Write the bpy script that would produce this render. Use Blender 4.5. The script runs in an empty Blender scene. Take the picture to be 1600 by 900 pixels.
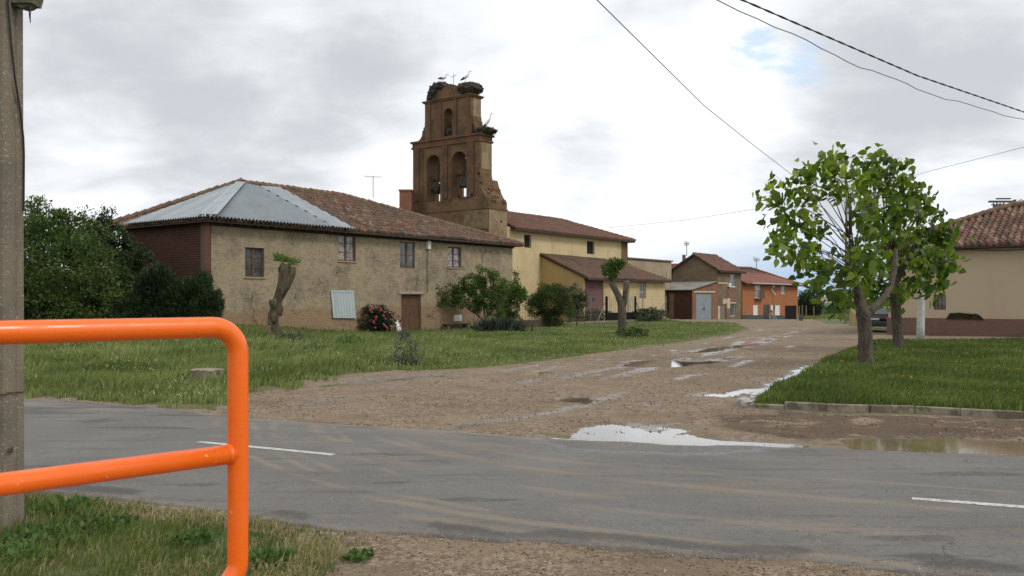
import bpy, math, random
import numpy as np
from mathutils import Vector, noise as mnoise
R = math.radians
random.seed(7); rng = np.random.default_rng(7)
SC = bpy.context.scene
COL = SC.collection

# ---------------------------------------------------------------- camera, sky, sun
F, H, HY = 1350.0, 1.85, 464.0      # focal length in px of the 1600 px wide photo, eye height, horizon row
cd = bpy.data.cameras.new("camera"); cam = bpy.data.objects.new("camera", cd); COL.objects.link(cam)
cam.location = (0, 0, H); cam.rotation_euler = (R(90), 0, 0)
cd.sensor_width = 36; cd.lens = 36 * F / 1600; cd.shift_y = (HY - 450) / 1600
cd.clip_end = 6000; cd.clip_start = 0.05
cd.dof.use_dof = True; cd.dof.focus_distance = 40; cd.dof.aperture_fstop = 9
SC.camera = cam
SC.view_settings.view_transform = 'Standard'; SC.view_settings.look = 'None'
SC.view_settings.exposure = 0.30; SC.view_settings.gamma = 1
SC.cycles.max_bounces = 5; SC.cycles.transparent_max_bounces = 6
SUN_EL, SUN_AZ = 48, 118            # azimuth clockwise from +Y (north)
sd = bpy.data.lights.new("sun", 'SUN'); so = bpy.data.objects.new("sun", sd); COL.objects.link(so)
sd.energy = 1.15; sd.angle = R(14); sd.color = (1, .965, .91)
sv = Vector((math.sin(R(SUN_AZ)) * math.cos(R(SUN_EL)), math.cos(R(SUN_AZ)) * math.cos(R(SUN_EL)), math.sin(R(SUN_EL))))
so.rotation_euler = sv.to_track_quat('Z', 'Y').to_euler(); so.location = (20, -20, 40)

class NT:                            # tiny node helper
    def __init__(s, tree): s.t = tree; s.n = tree.nodes; s.l = tree.links
    def new(s, typ, **kw):
        nd = s.n.new(typ)
        for k, v in kw.items():
            if k.startswith('i_'):
                key = k[2:]; key = int(key) if key.isdigit() else key.replace('_', ' ')
                s.put(nd.inputs[key], v)
            else: setattr(nd, k, v)
        return nd
    def put(s, sock, v):
        if hasattr(v, 'is_linked') or isinstance(v, bpy.types.NodeSocket): s.l.new(v, sock)
        elif isinstance(v, (tuple, list)) and len(v) == 3 and sock.type == 'RGBA': sock.default_value = (*v, 1)
        else: sock.default_value = v
    def math(s, op, a, b=0.0, c=None, clamp=False):
        nd = s.new('ShaderNodeMath', operation=op, use_clamp=clamp); s.put(nd.inputs[0], a); s.put(nd.inputs[1], b)
        if c is not None: s.put(nd.inputs[2], c)
        return nd.outputs[0]
    def vmath(s, op, a, b=(0, 0, 0)):
        nd = s.new('ShaderNodeVectorMath', operation=op); s.put(nd.inputs[0], a); s.put(nd.inputs[1], b); return nd.outputs[0]
    def noise(s, vec, scale, detail=4, rough=.55, dist=0.0):
        nd = s.new('ShaderNodeTexNoise', i_Scale=scale, i_Detail=detail, i_Roughness=rough, i_Distortion=dist)
        if vec is not None: s.l.new(vec, nd.inputs['Vector'])
        return nd.outputs['Fac']
    def ramp(s, v, lo, hi, a=0.0, b=1.0):
        nd = s.new('ShaderNodeMapRange', clamp=True); nd.interpolation_type = 'SMOOTHSTEP'
        s.put(nd.inputs[0], v); nd.inputs[1].default_value = lo; nd.inputs[2].default_value = hi
        nd.inputs[3].default_value = a; nd.inputs[4].default_value = b; return nd.outputs[0]
    def mix(s, f, a, b, mode='MIX'):
        nd = s.new('ShaderNodeMix', data_type='RGBA', blend_type=mode)
        s.put(nd.inputs[0], f); s.put(nd.inputs[6], a); s.put(nd.inputs[7], b); return nd.outputs[2]
    def scale(s, vec, sc, rot=(0, 0, 0), loc=(0, 0, 0)):
        nd = s.new('ShaderNodeMapping'); s.l.new(vec, nd.inputs[0])
        nd.inputs['Scale'].default_value = sc; nd.inputs['Rotation'].default_value = rot; nd.inputs['Location'].default_value = loc
        return nd.outputs[0]

W = bpy.data.worlds.new("World"); SC.world = W; W.use_nodes = True
w = NT(W.node_tree); w.n.clear()
sky = w.new('ShaderNodeTexSky'); sky.sky_type = 'NISHITA'; sky.sun_disc = False
sky.sun_elevation = R(SUN_EL); sky.sun_rotation = R(SUN_AZ); sky.air_density = 1.0; sky.dust_density = 1.5
tc = w.new('ShaderNodeTexCoord').outputs['Generated']
sp = w.new('ShaderNodeSeparateXYZ'); w.l.new(tc, sp.inputs[0])
dz = w.math('ADD', w.math('ABSOLUTE', sp.outputs[2]), .30)
cx = w.new('ShaderNodeCombineXYZ'); w.put(cx.inputs[0], w.math('DIVIDE', sp.outputs[0], dz)); w.put(cx.inputs[1], w.math('DIVIDE', sp.outputs[1], dz))
cv = cx.outputs[0]
def dirblob(px, py, r):               # soft patch of the cloud deck round one direction
    d = Vector(((px - 800) / F, 1, (HY - py) / F)).normalized()
    dp = w.new('ShaderNodeVectorMath', operation='DISTANCE'); w.put(dp.inputs[0], w.vmath('NORMALIZE', tc)); dp.inputs[1].default_value = d
    return w.ramp(dp.outputs['Value'], r, 0.0)
n1 = w.noise(w.scale(cv, (1, 1.0, 1), loc=(3.1, 1.7, 0)), 2.0, 7, .52, .25)
n2 = w.noise(w.scale(cv, (1, 1.25, 1), loc=(7.3, 4.1, 0)), 4.6, 8, .56, .3)
dens = w.math('ADD', w.math('MULTIPLY', n1, .62), w.math('MULTIPLY', n2, .38))
for px, py, r, k in ((1400, 205, .21, .24), (330, 205, .26, .20), (930, 215, .16, .05), (60, 120, .24, .22), (560, 60, .25, .12), (1560, 120, .16, .2), (700, 330, .12, .03)):
    dens = w.math('MULTIPLY_ADD', dirblob(px, py, r), k, dens)
for px, py, r, k in ((1170, 120, .12, -.16), (1030, 120, .10, -.14), (130, 265, .12, -.2), (620, 240, .08, -.12), (1050, 290, .1, -.12), (1500, 290, .1, -.16), (450, 40, .1, -.08), (830, 300, .08, -.1)):
    dens = w.math('MULTIPLY_ADD', dirblob(px, py, r), k, dens)
shade = w.ramp(dens, .40, .82)
cloud = w.mix(shade, (10.3, 10.5, 10.8), (5.9, 6.15, 6.55))
low = w.ramp(sp.outputs[2], .0, .11)                     # paler, bluish layer close to the horizon
cloud = w.mix(w.math('MULTIPLY', w.math('SUBTRACT', 1.0, low), w.math('MULTIPLY_ADD', dirblob(1290, 445, .26), 1.1, .10)), cloud, (4.6, 5.9, 7.7))
gap = w.ramp(w.math('ADD', w.math('MULTIPLY', w.noise(w.scale(cv, (1, 1.4, 1), loc=(.4, .2, 0)), 9.0, 6, .6, .4), .9), w.math('MULTIPLY', w.math('MAXIMUM', dirblob(1180, 82, .06), dirblob(1255, 105, .06)), .38)), .66, .86)
top = w.ramp(sp.outputs[2], .0, 1.0, 1.0, .82)
cloud = w.mix(1.0, cloud, w.mix(top, (0, 0, 0), (1, 1, 1)), 'MULTIPLY')
bluesky = w.mix(.62, w.mix(1.0, sky.outputs[0], (1.5, 1.55, 1.6), 'MULTIPLY'), (6.6, 8.9, 11.4))
skyc = w.mix(w.math('MULTIPLY', gap, .68), cloud, bluesky)
bg = w.new('ShaderNodeBackground', i_Strength=.088); w.l.new(skyc, bg.inputs[0])
wo = w.new('ShaderNodeOutputWorld'); w.l.new(bg.outputs[0], wo.inputs[0])

# ---------------------------------------------------------------- helpers
E1 = Vector((.595, .804, 0)); E2 = Vector((-.804, .595, 0)); UP = Vector((0, 0, 1))
def P(px, py, D): return Vector(((px - 800) / F * D, D, H + (HY - py) / F * D))
def smooth(a, b, x): t = np.clip((x - a) / (b - a), 0, 1); return t * t * (3 - 2 * t)
def gz(x, y):                         # height of the ground
    x = np.asarray(x, float); y = np.asarray(y, float)
    z = .42 * smooth(-7.0, -12, x) * smooth(24, 36, y) + .12 * smooth(0, -6, x) * smooth(17, 24, y) * (1 - smooth(34, 42, y))
    z = z - .10 * smooth(38, 46, y) * (1 - smooth(-9, -12, x))
    z = z - .03 * np.clip(y - 75, 0, 50) + 3.7 * smooth(200, 900, y) + .25 * np.sin(x / 60) * smooth(200, 500, y)
    return z
def ground(px, py):
    D = H * F / (py - HY)
    for _ in range(25):
        D = .5 * D + .5 * (H - float(gz((px - 800) / F * D, D))) * F / (py - HY)
    return Vector(((px - 800) / F * D, D, float(gz((px - 800) / F * D, D))))
def onw(px, py, P0, d):               # photo point on the vertical plane through P0 along d -> (distance along d, height)
    k = (px - 800) / F
    s = (k * P0.y - P0.x) / (d.x - k * d.y)
    D = P0.y + s * d.y
    return s, H + (HY - py) / F * D
def hit(px, py, Q, n):                # photo point on any plane
    r = Vector(((px - 800) / F, 1, (HY - py) / F)); o = Vector((0, 0, H))
    return o + r * ((Q - o).dot(n) / r.dot(n))
ROOT = {}
def setp(o, label=None, cat=None, group=None, kind=None):
    if label: o['label'] = label
    if cat: o['category'] = cat
    if group: o['group'] = group
    if kind: o['kind'] = kind
    return o
def thing(name, label, cat, loc, group=None):
    o = bpy.data.objects.new(name, None); COL.objects.link(o); o.location = loc; o.empty_display_size = .2
    ROOT[o.name] = Vector(loc); return setp(o, label, cat, group)
def link(name, me, mt, parent, loc):
    o = bpy.data.objects.new(name, me); COL.objects.link(o)
    if mt is not None: me.materials.append(mt)
    if parent is not None:
        o.parent = parent; ROOT[o.name] = ROOT[parent.name]
    else:
        o.location = loc; ROOT[o.name] = Vector(loc)
    return o
class MB:
    def __init__(s): s.v = []; s.f = []
    def add(s, vs, fs):
        b = len(s.v); s.v += [tuple(v) for v in vs]; s.f += [tuple(b + i for i in f) for f in fs]; return s
    def hexa(s, p): return s.add(p, [(0, 3, 2, 1), (4, 5, 6, 7), (0, 1, 5, 4), (1, 2, 6, 5), (2, 3, 7, 6), (3, 0, 4, 7)])
    def ob(s, P0, d, n, a0, a1, b0, b1, z0, z1):      # oriented box: along d, along n, absolute heights
        q = lambda a, b, z: (P0.x + d.x * a + n.x * b, P0.y + d.y * a + n.y * b, z)
        p = [q(a0, b0, z0), q(a1, b0, z0), q(a1, b1, z0), q(a0, b1, z0), q(a0, b0, z1), q(a1, b0, z1), q(a1, b1, z1), q(a0, b1, z1)]
        if d.x * n.y - d.y * n.x < 0: p = [p[i] for i in (3, 2, 1, 0, 7, 6, 5, 4)]
        return s.hexa(p)
    def box(s, x0, x1, y0, y1, z0, z1): return s.ob(Vector((0, 0, 0)), Vector((1, 0, 0)), Vector((0, 1, 0)), x0, x1, y0, y1, z0, z1)
    def tube(s, pts, rad, n=8, cap=True, sq=1.0):
        pts = [Vector(p) for p in pts]; m = len(pts)
        if not hasattr(rad, '__len__'): rad = [rad] * m
        b = len(s.v); prev = None
        for i, p in enumerate(pts):
            t = (pts[min(i + 1, m - 1)] - pts[max(i - 1, 0)]).normalized()
            if prev is None: a = t.cross(Vector((0, 0, 1)) if abs(t.z) < .9 else Vector((1, 0, 0))).normalized()
            else: a = (prev - t * prev.dot(t)).normalized()
            prev = a; c = t.cross(a)
            for k in range(n):
                an = 2 * math.pi * k / n
                s.v.append(tuple(p + (a * math.cos(an) + c * math.sin(an) * sq) * rad[i]))
        for i in range(m - 1):
            for k in range(n):
                k2 = (k + 1) % n; s.f.append((b + i * n + k, b + i * n + k2, b + (i + 1) * n + k2, b + (i + 1) * n + k))
        if cap:
            s.f.append(tuple(b + k for k in range(n))[::-1]); s.f.append(tuple(b + (m - 1) * n + k for k in range(n)))
        return s
    def lathe(s, c, prof, n=16):
        b = len(s.v)
        for r, z in prof:
            for k in range(n):
                a = 2 * math.pi * k / n; s.v.append((c[0] + r * math.cos(a), c[1] + r * math.sin(a), c[2] + z))
        for i in range(len(prof) - 1):
            for k in range(n):
                k2 = (k + 1) % n; s.f.append((b + i * n + k, b + i * n + k2, b + (i + 1) * n + k2, b + (i + 1) * n + k))
        s.f.append(tuple(b + k for k in range(n))[::-1]); s.f.append(tuple(b + (len(prof) - 1) * n + k for k in range(n)))
        return s
    def blob(s, c, r, amp=.15, seed=0, nu=16, nv=10, sc=1.5):
        prof = []; b = len(s.v)
        for i in range(nv + 1):
            ph = -math.pi / 2 + math.pi * i / nv
            for k in range(nu):
                a = 2 * math.pi * k / nu; d = Vector((math.cos(a) * math.cos(ph), math.sin(a) * math.cos(ph), math.sin(ph)))
                g = 1 + amp * mnoise.noise(d * sc + Vector((seed * 7.3, seed, 0))) * 2
                s.v.append((c[0] + d.x * r[0] * g, c[1] + d.y * r[1] * g, c[2] + d.z * r[2] * g))
        for i in range(nv):
            for k in range(nu):
                k2 = (k + 1) % nu; s.f.append((b + i * nu + k, b + i * nu + k2, b + (i + 1) * nu + k2, b + (i + 1) * nu + k))
        return s
    def slab(s, poly, th, d=None):      # a flat polygon given thickness th downwards
        poly = [Vector(p) for p in poly]; m = len(poly); dn = d if d is not None else Vector((0, 0, -th))
        return s.add(poly + [p + dn for p in poly], [tuple(range(m)), tuple(range(2 * m - 1, m - 1, -1))] + [(i, i + m, (i + 1) % m + m, (i + 1) % m) for i in range(m)])
    def build(s, name, mt, parent=None, loc=(0, 0, 0), smooth_=False, bevel=0):
        base = ROOT[parent.name] if parent is not None else Vector(loc)
        me = bpy.data.meshes.new(name)
        me.from_pydata([(v[0] - base.x, v[1] - base.y, v[2] - base.z) for v in s.v], [], s.f)
        me.validate(); me.update()
        uv = me.uv_layers.new(name="UVMap")
        nl = len(me.loops); data = np.zeros(nl * 2)
        for p in me.polygons:
            n = p.normal
            for li in p.loop_indices:
                c = me.vertices[me.loops[li].vertex_index].co + base
                if abs(n.z) < .8:
                    q = math.hypot(n.x, n.y); data[2 * li] = (-n.y * c.x + n.x * c.y) / q; data[2 * li + 1] = c.z
                else: data[2 * li] = c.x; data[2 * li + 1] = c.y
        uv.data.foreach_set('uv', data)
        if smooth_: me.polygons.foreach_set('use_smooth', [True] * len(me.polygons))
        o = link(name, me, mt, parent, base)
        if bevel:
            m = o.modifiers.new('bevel', 'BEVEL'); m.width = bevel; m.segments = 2; m.limit_method = 'ANGLE'
        return o
def npmesh(name, V, Fc, mt, parent=None, loc=(0, 0, 0), rnd=None, uv=None, attrs=None, smooth_=False):
    """V (n,3), Fc (m,k) faces of equal size, rnd per vertex, uv per vertex"""
    base = ROOT[parent.name] if parent is not None else Vector(loc)
    V = np.asarray(V, np.float32) - np.array(base, np.float32)
    me = bpy.data.meshes.new(name); m, k = Fc.shape
    me.vertices.add(len(V)); me.vertices.foreach_set('co', V.ravel())
    me.loops.add(m * k); me.loops.foreach_set('vertex_index', Fc.astype(np.int32).ravel())
    me.polygons.add(m); me.polygons.foreach_set('loop_start', np.arange(0, m * k, k, dtype=np.int32))
    me.update(calc_edges=True)
    if smooth_: me.polygons.foreach_set('use_smooth', np.ones(m, bool))
    if rnd is not None:
        a = me.attributes.new('rnd', 'FLOAT', 'POINT'); a.data.foreach_set('value', np.asarray(rnd, np.float32))
    for kk, vv in (attrs or {}).items():
        a = me.attributes.new(kk, 'FLOAT', 'POINT'); a.data.foreach_set('value', np.asarray(vv, np.float32).ravel())
    if uv is not None:
        l = me.uv_layers.new(name='UVMap'); l.data.foreach_set('uv', np.asarray(uv, np.float32)[Fc.ravel()].ravel())
    return link(name, me, mt, parent, base)
def vnoise(x, y, sc, seed=0, octv=3):   # value noise on arrays
    x = np.asarray(x, float) * sc + 100.3 + seed * 17.7; y = np.asarray(y, float) * sc + 51.7 + seed * 31.1
    out = 0; amp = 1; tot = 0
    for o in range(octv):
        xi = np.floor(x).astype(np.int64); yi = np.floor(y).astype(np.int64); fx = x - xi; fy = y - yi
        fx = fx * fx * (3 - 2 * fx); fy = fy * fy * (3 - 2 * fy)
        h = lambda a, b: (((a * 73856093) ^ (b * 19349663) ^ (seed * 83492791)) * 2654435761 % 4294967296 >> 8) % 65536 / 65535.0
        out = out + amp * ((h(xi, yi) * (1 - fx) + h(xi + 1, yi) * fx) * (1 - fy) + (h(xi, yi + 1) * (1 - fx) + h(xi + 1, yi + 1) * fx) * fy)
        tot += amp; amp *= .5; x = x * 2.03; y = y * 2.03
    return out / tot
def inpoly(x, y, poly):
    x = np.asarray(x); y = np.asarray(y); r = np.zeros(x.shape, bool); n = len(poly)
    for i in range(n):
        x0, y0 = poly[i][0], poly[i][1]; x1, y1 = poly[(i + 1) % n][0], poly[(i + 1) % n][1]
        if y0 == y1: continue
        c = ((y0 > y) != (y1 > y)) & (x < (x1 - x0) * (y - y0) / (y1 - y0) + x0); r ^= c
    return r
def segdist(x, y, pts, closed=False):
    d = np.full(np.shape(x), 1e9); n = len(pts)
    for i in range(n if closed else n - 1):
        a = pts[i]; b = pts[(i + 1) % n]; vx, vy = b[0] - a[0], b[1] - a[1]; L = vx * vx + vy * vy + 1e-12
        t = np.clip(((x - a[0]) * vx + (y - a[1]) * vy) / L, 0, 1)
        d = np.minimum(d, np.hypot(x - a[0] - t * vx, y - a[1] - t * vy))
    return d

# ---------------------------------------------------------------- materials
def newmat(name):
    m = bpy.data.materials.new(name); m.use_nodes = True; t = NT(m.node_tree); b = t.n['Principled BSDF']; return m, t, b
def mat(name, col, rough=.8, metal=0, layers=(), bump=None, coord='pos', spec=.4, fine=None):
    m, t, b = newmat(name)
    if coord == 'pos': v = t.new('ShaderNodeNewGeometry').outputs['Position']
    elif coord == 'uv': v = t.new('ShaderNodeTexCoord').outputs['UV']
    else: v = t.new('ShaderNodeTexCoord').outputs['Object']
    c = None
    rgb = t.new('ShaderNodeRGB'); rgb.outputs[0].default_value = (*col, 1); c = rgb.outputs[0]
    for L in layers:                    # (scale, colour, lo, hi, amount[, stretch])
        sc, colb, lo, hi, am = L[:5]
        vv = t.scale(v, L[5]) if len(L) > 5 else v
        f = t.math('MULTIPLY', t.ramp(t.noise(vv, sc, 5, .6), lo, hi), am)
        c = t.mix(f, c, colb)
    t.l.new(c, b.inputs['Base Color']); b.inputs['Roughness'].default_value = rough; b.inputs['Metallic'].default_value = metal
    b.inputs['Specular IOR Level'].default_value = spec
    if bump:
        bp = t.new('ShaderNodeBump', i_Strength=bump[1], i_Distance=bump[2] if len(bump) > 2 else .02)
        h = t.noise(v, bump[0], 6, .65); t.l.new(h, bp.inputs['Height']); t.l.new(bp.outputs[0], b.inputs['Normal'])
    return m
def leafmat(name, dark, light, trans=.35, rough=.55, third=None):
    m, t, b = newmat(name)
    at = t.new('ShaderNodeAttribute', attribute_name='rnd').outputs['Fac']
    cr = t.new('ShaderNodeValToRGB'); t.l.new(at, cr.inputs[0])
    cr.color_ramp.elements[0].color = (*dark, 1); cr.color_ramp.elements[1].color = (*light, 1)
    if third: e = cr.color_ramp.elements.new(.96); e.color = (*light, 1); cr.color_ramp.elements[2].color = (*third, 1)
    t.l.new(cr.outputs[0], b.inputs['Base Color']); b.inputs['Roughness'].default_value = rough; b.inputs['Specular IOR Level'].default_value = .3
    tr = t.new('ShaderNodeBsdfTranslucent'); t.l.new(t.mix(1.0, cr.outputs[0], (1.2, 1.45, .55), 'MULTIPLY'), tr.inputs[0])
    mx = t.new('ShaderNodeMixShader', i_0=trans); t.l.new(b.outputs[0], mx.inputs[1]); t.l.new(tr.outputs[0], mx.inputs[2])
    t.l.new(mx.outputs[0], t.n['Material Output'].inputs[0]); return m
def brickmat(name, c1, c2, mortar, bw=.26, bh=.075, ms=.012, dirt=(.08, .06, .045), dam=.5, bump=.5):
    m, t, b = newmat(name); v = t.new('ShaderNodeTexCoord').outputs['UV']
    br = t.new('ShaderNodeTexBrick'); t.l.new(v, br.inputs[0]); br.offset = .5
    br.inputs['Color1'].default_value = (*c1, 1); br.inputs['Color2'].default_value = (*c2, 1); br.inputs['Mortar'].default_value = (*mortar, 1)
    br.inputs['Scale'].default_value = 1; br.inputs['Mortar Size'].default_value = ms; br.inputs['Brick Width'].default_value = bw; br.inputs['Row Height'].default_value = bh
    pos = t.new('ShaderNodeNewGeometry').outputs['Position']
    c = t.mix(t.math('MULTIPLY', t.ramp(t.noise(pos, .9, 6, .6), .42, .7), dam), br.outputs[0], dirt)
    c = t.mix(t.math('MULTIPLY', t.ramp(t.noise(pos, 7, 3, .6), .5, .8), .25), c, mortar)
    t.l.new(c, b.inputs['Base Color']); b.inputs['Roughness'].default_value = .9; b.inputs['Specular IOR Level'].default_value = .2
    bp = t.new('ShaderNodeBump', i_Strength=bump, i_Distance=.015)
    t.l.new(t.math('SUBTRACT', t.math('MULTIPLY', t.noise(pos, 20, 4, .6), .6), br.outputs['Fac']), bp.inputs['Height']); t.l.new(bp.outputs[0], b.inputs['Normal'])
    return m
def tilemat(name, cols, moss=(.10, .095, .06), mam=.5, dark=.35, posn=.8):
    m, t, b = newmat(name); uv = t.new('ShaderNodeTexCoord').outputs['UV']; pos = t.new('ShaderNodeNewGeometry').outputs['Position']
    fl = t.vmath('FLOOR', uv); wn = t.new('ShaderNodeTexWhiteNoise', noise_dimensions='2D'); t.l.new(fl, wn.inputs['Vector'])
    cr = t.new('ShaderNodeValToRGB'); t.l.new(wn.outputs['Value'], cr.inputs[0]); cr.color_ramp.interpolation = 'LINEAR'
    els = cr.color_ramp.elements
    while len(els) < len(cols): els.new(.5)
    for i, cc in enumerate(cols): els[i].position = i / (len(cols) - 1); els[i].color = (*cc, 1)
    c = t.mix(t.math('MULTIPLY', t.ramp(t.noise(pos, posn, 6, .65), .42, .66), mam), cr.outputs[0], moss)
    c = t.mix(t.math('MULTIPLY', t.ramp(t.noise(pos, 5, 5, .7), .5, .7), dark), c, (.06, .05, .045))
    c = t.mix(t.math('MULTIPLY', t.ramp(t.noise(pos, 9, 4, .7), .58, .72), .35), c, (.32, .29, .22))
    t.l.new(c, b.inputs['Base Color']); b.inputs['Roughness'].default_value = .85; b.inputs['Specular IOR Level'].default_value = .25
    bp = t.new('ShaderNodeBump', i_Strength=.4, i_Distance=.01); t.l.new(t.noise(pos, 30, 4, .6), bp.inputs['Height']); t.l.new(bp.outputs[0], b.inputs['Normal'])
    return m
def adobemat():
    m, t, b = newmat('adobe plaster'); pos = t.new('ShaderNodeNewGeometry').outputs['Position']
    sp = t.new('ShaderNodeSeparateXYZ'); t.l.new(pos, sp.inputs[0])
    c = t.mix(t.ramp(t.noise(pos, .7, 8, .68), .40, .62), (.40, .325, .215), (.28, .23, .162))
    c = t.mix(t.math('MULTIPLY', t.ramp(t.noise(pos, 1.7, 8, .75, .3), .46, .70), .6), c, (.40, .325, .215))
    c = t.mix(t.math('MULTIPLY', t.ramp(t.noise(t.scale(pos, (1, 1, .35)), 2.4, 6, .7), .55, .75), .6), c, (.19, .155, .115))
    c = t.mix(t.math('MULTIPLY', t.ramp(t.noise(pos, 6, 8, .8), .48, .66), .7), c, (.175, .142, .10))
    low = t.ramp(t.math('ADD', sp.outputs[2], t.math('MULTIPLY', t.noise(pos, .6, 4, .6), 1.3)), 2.1, 1.75)   # bare earth band low on the wall
    c = t.mix(t.math('MULTIPLY', low, .75), c, (.30, .20, .115))
    vo = t.new('ShaderNodeTexVoronoi', feature='DISTANCE_TO_EDGE', i_Scale=1.1)
    nd = t.new('ShaderNodeTexNoise', i_Scale=1.3, i_Detail=6); t.l.new(pos, nd.inputs['Vector'])
    off = t.new('ShaderNodeVectorMath', operation='MULTIPLY_ADD'); t.l.new(nd.outputs['Color'], off.inputs[0]); off.inputs[1].default_value = (1.6, 1.6, 1.6); t.l.new(pos, off.inputs[2])
    t.l.new(off.outputs[0], vo.inputs['Vector'])
    crack = t.math('MULTIPLY', t.ramp(vo.outputs['Distance'], .016, .002), t.ramp(t.noise(pos, .7, 3), .52, .66))
    c = t.mix(t.math('MULTIPLY', crack, .30), c, (.12, .095, .07))
    t.l.new(c, b.inputs['Base Color']); b.inputs['Roughness'].default_value = .95; b.inputs['Specular IOR Level'].default_value = .15
    bp = t.new('ShaderNodeBump', i_Strength=1.0, i_Distance=.13)
    hh = t.math('SUBTRACT', t.math('ADD', t.noise(pos, 2.2, 8, .7), t.math('MULTIPLY', t.noise(pos, 14, 4, .7), .5)), t.math('MULTIPLY', crack, .6))
    t.l.new(hh, bp.inputs['Height']); t.l.new(bp.outputs[0], b.inputs['Normal'])
    return m
def yellowmat():
    m, t, b = newmat('yellow render'); pos = t.new('ShaderNodeNewGeometry').outputs['Position']
    c = t.mix(t.ramp(t.noise(pos, .5, 6, .6), .38, .68), (.57, .46, .265), (.48, .38, .21))
    c = t.mix(t.math('MULTIPLY', t.ramp(t.noise(t.scale(pos, (1, 1, .15)), 1.6, 6, .7), .54, .74), .55), c, (.30, .215, .105))
    c = t.mix(t.math('MULTIPLY', t.ramp(t.noise(pos, 3.5, 6, .75), .6, .7), .5), c, (.26, .185, .10))
    t.l.new(c, b.inputs['Base Color']); b.inputs['Roughness'].default_value = .92; b.inputs['Specular IOR Level'].default_value = .2
    bp = t.new('ShaderNodeBump', i_Strength=.9, i_Distance=.05); t.l.new(t.noise(pos, 4.5, 7, .6), bp.inputs['Height']); t.l.new(bp.outputs[0], b.inputs['Normal'])
    return m
MAT = {}
def setup_mats():
    A = MAT
    A['adobe'] = adobemat(); A['yellow'] = yellowmat()
    A['dullyellow'] = mat('weathered ochre render', (.36, .275, .15), .95, layers=[(.6, (.25, .19, .115), .42, .66, .8), (1.5, (.17, .125, .08), .56, .76, .5, (1, 1, .15))], bump=(5, .6, .03))
    A['tanwall'] = mat('grey tan render', (.34, .28, .19), .95, layers=[(.5, (.26, .21, .15), .42, .66, .8), (2, (.42, .36, .26), .6, .7, .5), (1.5, (.19, .15, .11), .56, .76, .5, (1, 1, .15))], bump=(5, .6, .03))
    A['cream'] = mat('cream render', (.455, .365, .25), .9, layers=[(.35, (.42, .33, .22), .4, .7, .8), (1.2, (.37, .28, .19), .52, .8, .35, (1, 1, .2)), (6, (.50, .41, .29), .55, .75, .25)], bump=(9, .25, .02))
    A['plinth'] = mat('brown plinth', (.17, .098, .072), .9, layers=[(.8, (.13, .085, .065), .42, .66, .9), (1.5, (.25, .17, .125), .58, .72, .5, (.4, .4, 2)), (5, (.07, .055, .04), .6, .7, .5)], bump=(5, .8, .05))
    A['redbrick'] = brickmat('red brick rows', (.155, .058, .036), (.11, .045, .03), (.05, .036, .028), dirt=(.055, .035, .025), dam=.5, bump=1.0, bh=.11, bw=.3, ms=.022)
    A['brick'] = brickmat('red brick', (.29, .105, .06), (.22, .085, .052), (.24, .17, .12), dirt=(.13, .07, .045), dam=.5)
    A['towerbrick'] = brickmat('old church brick', (.20, .118, .062), (.14, .082, .044), (.17, .12, .07), dirt=(.062, .048, .026), dam=.75, bh=.09, bw=.3)
    A['towered'] = brickmat('old church brick, reddish', (.19, .085, .048), (.14, .065, .038), (.14, .105, .07), dirt=(.055, .045, .028), dam=.8, bh=.09, bw=.3)
    A['brownwall'] = mat('brown earth wall', (.19, .135, .08), .95, layers=[(.9, (.13, .095, .06), .42, .62, .9), (3, (.25, .19, .12), .58, .7, .6)], bump=(6, .7, .04))
    A['lightplaster'] = mat('pale plaster patch', (.52, .43, .28), .9, layers=[(3, (.36, .28, .18), .5, .7, .6)])
    A['orange'] = brickmat('orange brick', (.40, .155, .066), (.35, .135, .057), (.31, .135, .075), bw=.25, bh=.07, ms=.008, dirt=(.30, .10, .045), dam=.5, bump=.15)
    A['darkgreen'] = mat('dark slate band', (.045, .06, .062), .7, layers=[(2, (.07, .08, .08), .4, .7, .5)])
    A['tile'] = tilemat('old roof tiles', [(.085, .055, .042), (.20, .098, .066), (.135, .078, .057), (.24, .125, .085), (.13, .095, .07), (.27, .20, .145)], moss=(.11, .092, .065), mam=.75, dark=.7)
    A['tilechurch'] = tilemat('church roof tiles', [(.13, .065, .052), (.22, .105, .075), (.17, .08, .06), (.21, .12, .088)], moss=(.10, .085, .06), mam=.7, dark=.45, posn=.35)
    A['tiledark'] = tilemat('mossy roof tiles', [(.11, .07, .05), (.19, .085, .055), (.14, .10, .075), (.21, .11, .075)], moss=(.085, .085, .065), mam=.9, dark=.5, posn=.45)
    A['tilered'] = tilemat('newer roof tiles', [(.26, .11, .085), (.31, .14, .105), (.23, .10, .075), (.29, .15, .12)], mam=.12, dark=.15)
    A['tileright'] = tilemat('weathered barrel tiles', [(.10, .062, .052), (.25, .115, .082), (.165, .082, .06), (.37, .24, .175), (.09, .07, .058)], moss=(.10, .085, .06), mam=.5, dark=.75, posn=1.6)
    A['ridge'] = mat('ridge tiles', (.20, .115, .07), .9, layers=[(3, (.09, .075, .05), .42, .6, .8), (8, (.30, .20, .13), .55, .65, .6)], bump=(15, .5, .02))
    A['zinc'] = mat('galvanised sheet', (.30, .33, .345), .5, .5, layers=[(.8, (.25, .28, .30), .4, .6, .7), (4, (.36, .39, .40), .5, .65, .4)])
    A['zinclight'] = mat('newer galvanised sheet', (.40, .43, .44), .5, .45, layers=[(1.2, (.34, .37, .375), .4, .6, .7)])
    A['greypaint'] = mat('pale grey painted metal', (.38, .42, .43), .55, .1, layers=[(2, (.30, .33, .34), .5, .7, .5), (9, (.2, .13, .08), .66, .75, .4)])
    A['paleblue'] = mat('pale blue grey board', (.40, .46, .46), .6, layers=[(2, (.31, .36, .36), .45, .7, .6, (1, 1, .3))])
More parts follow.
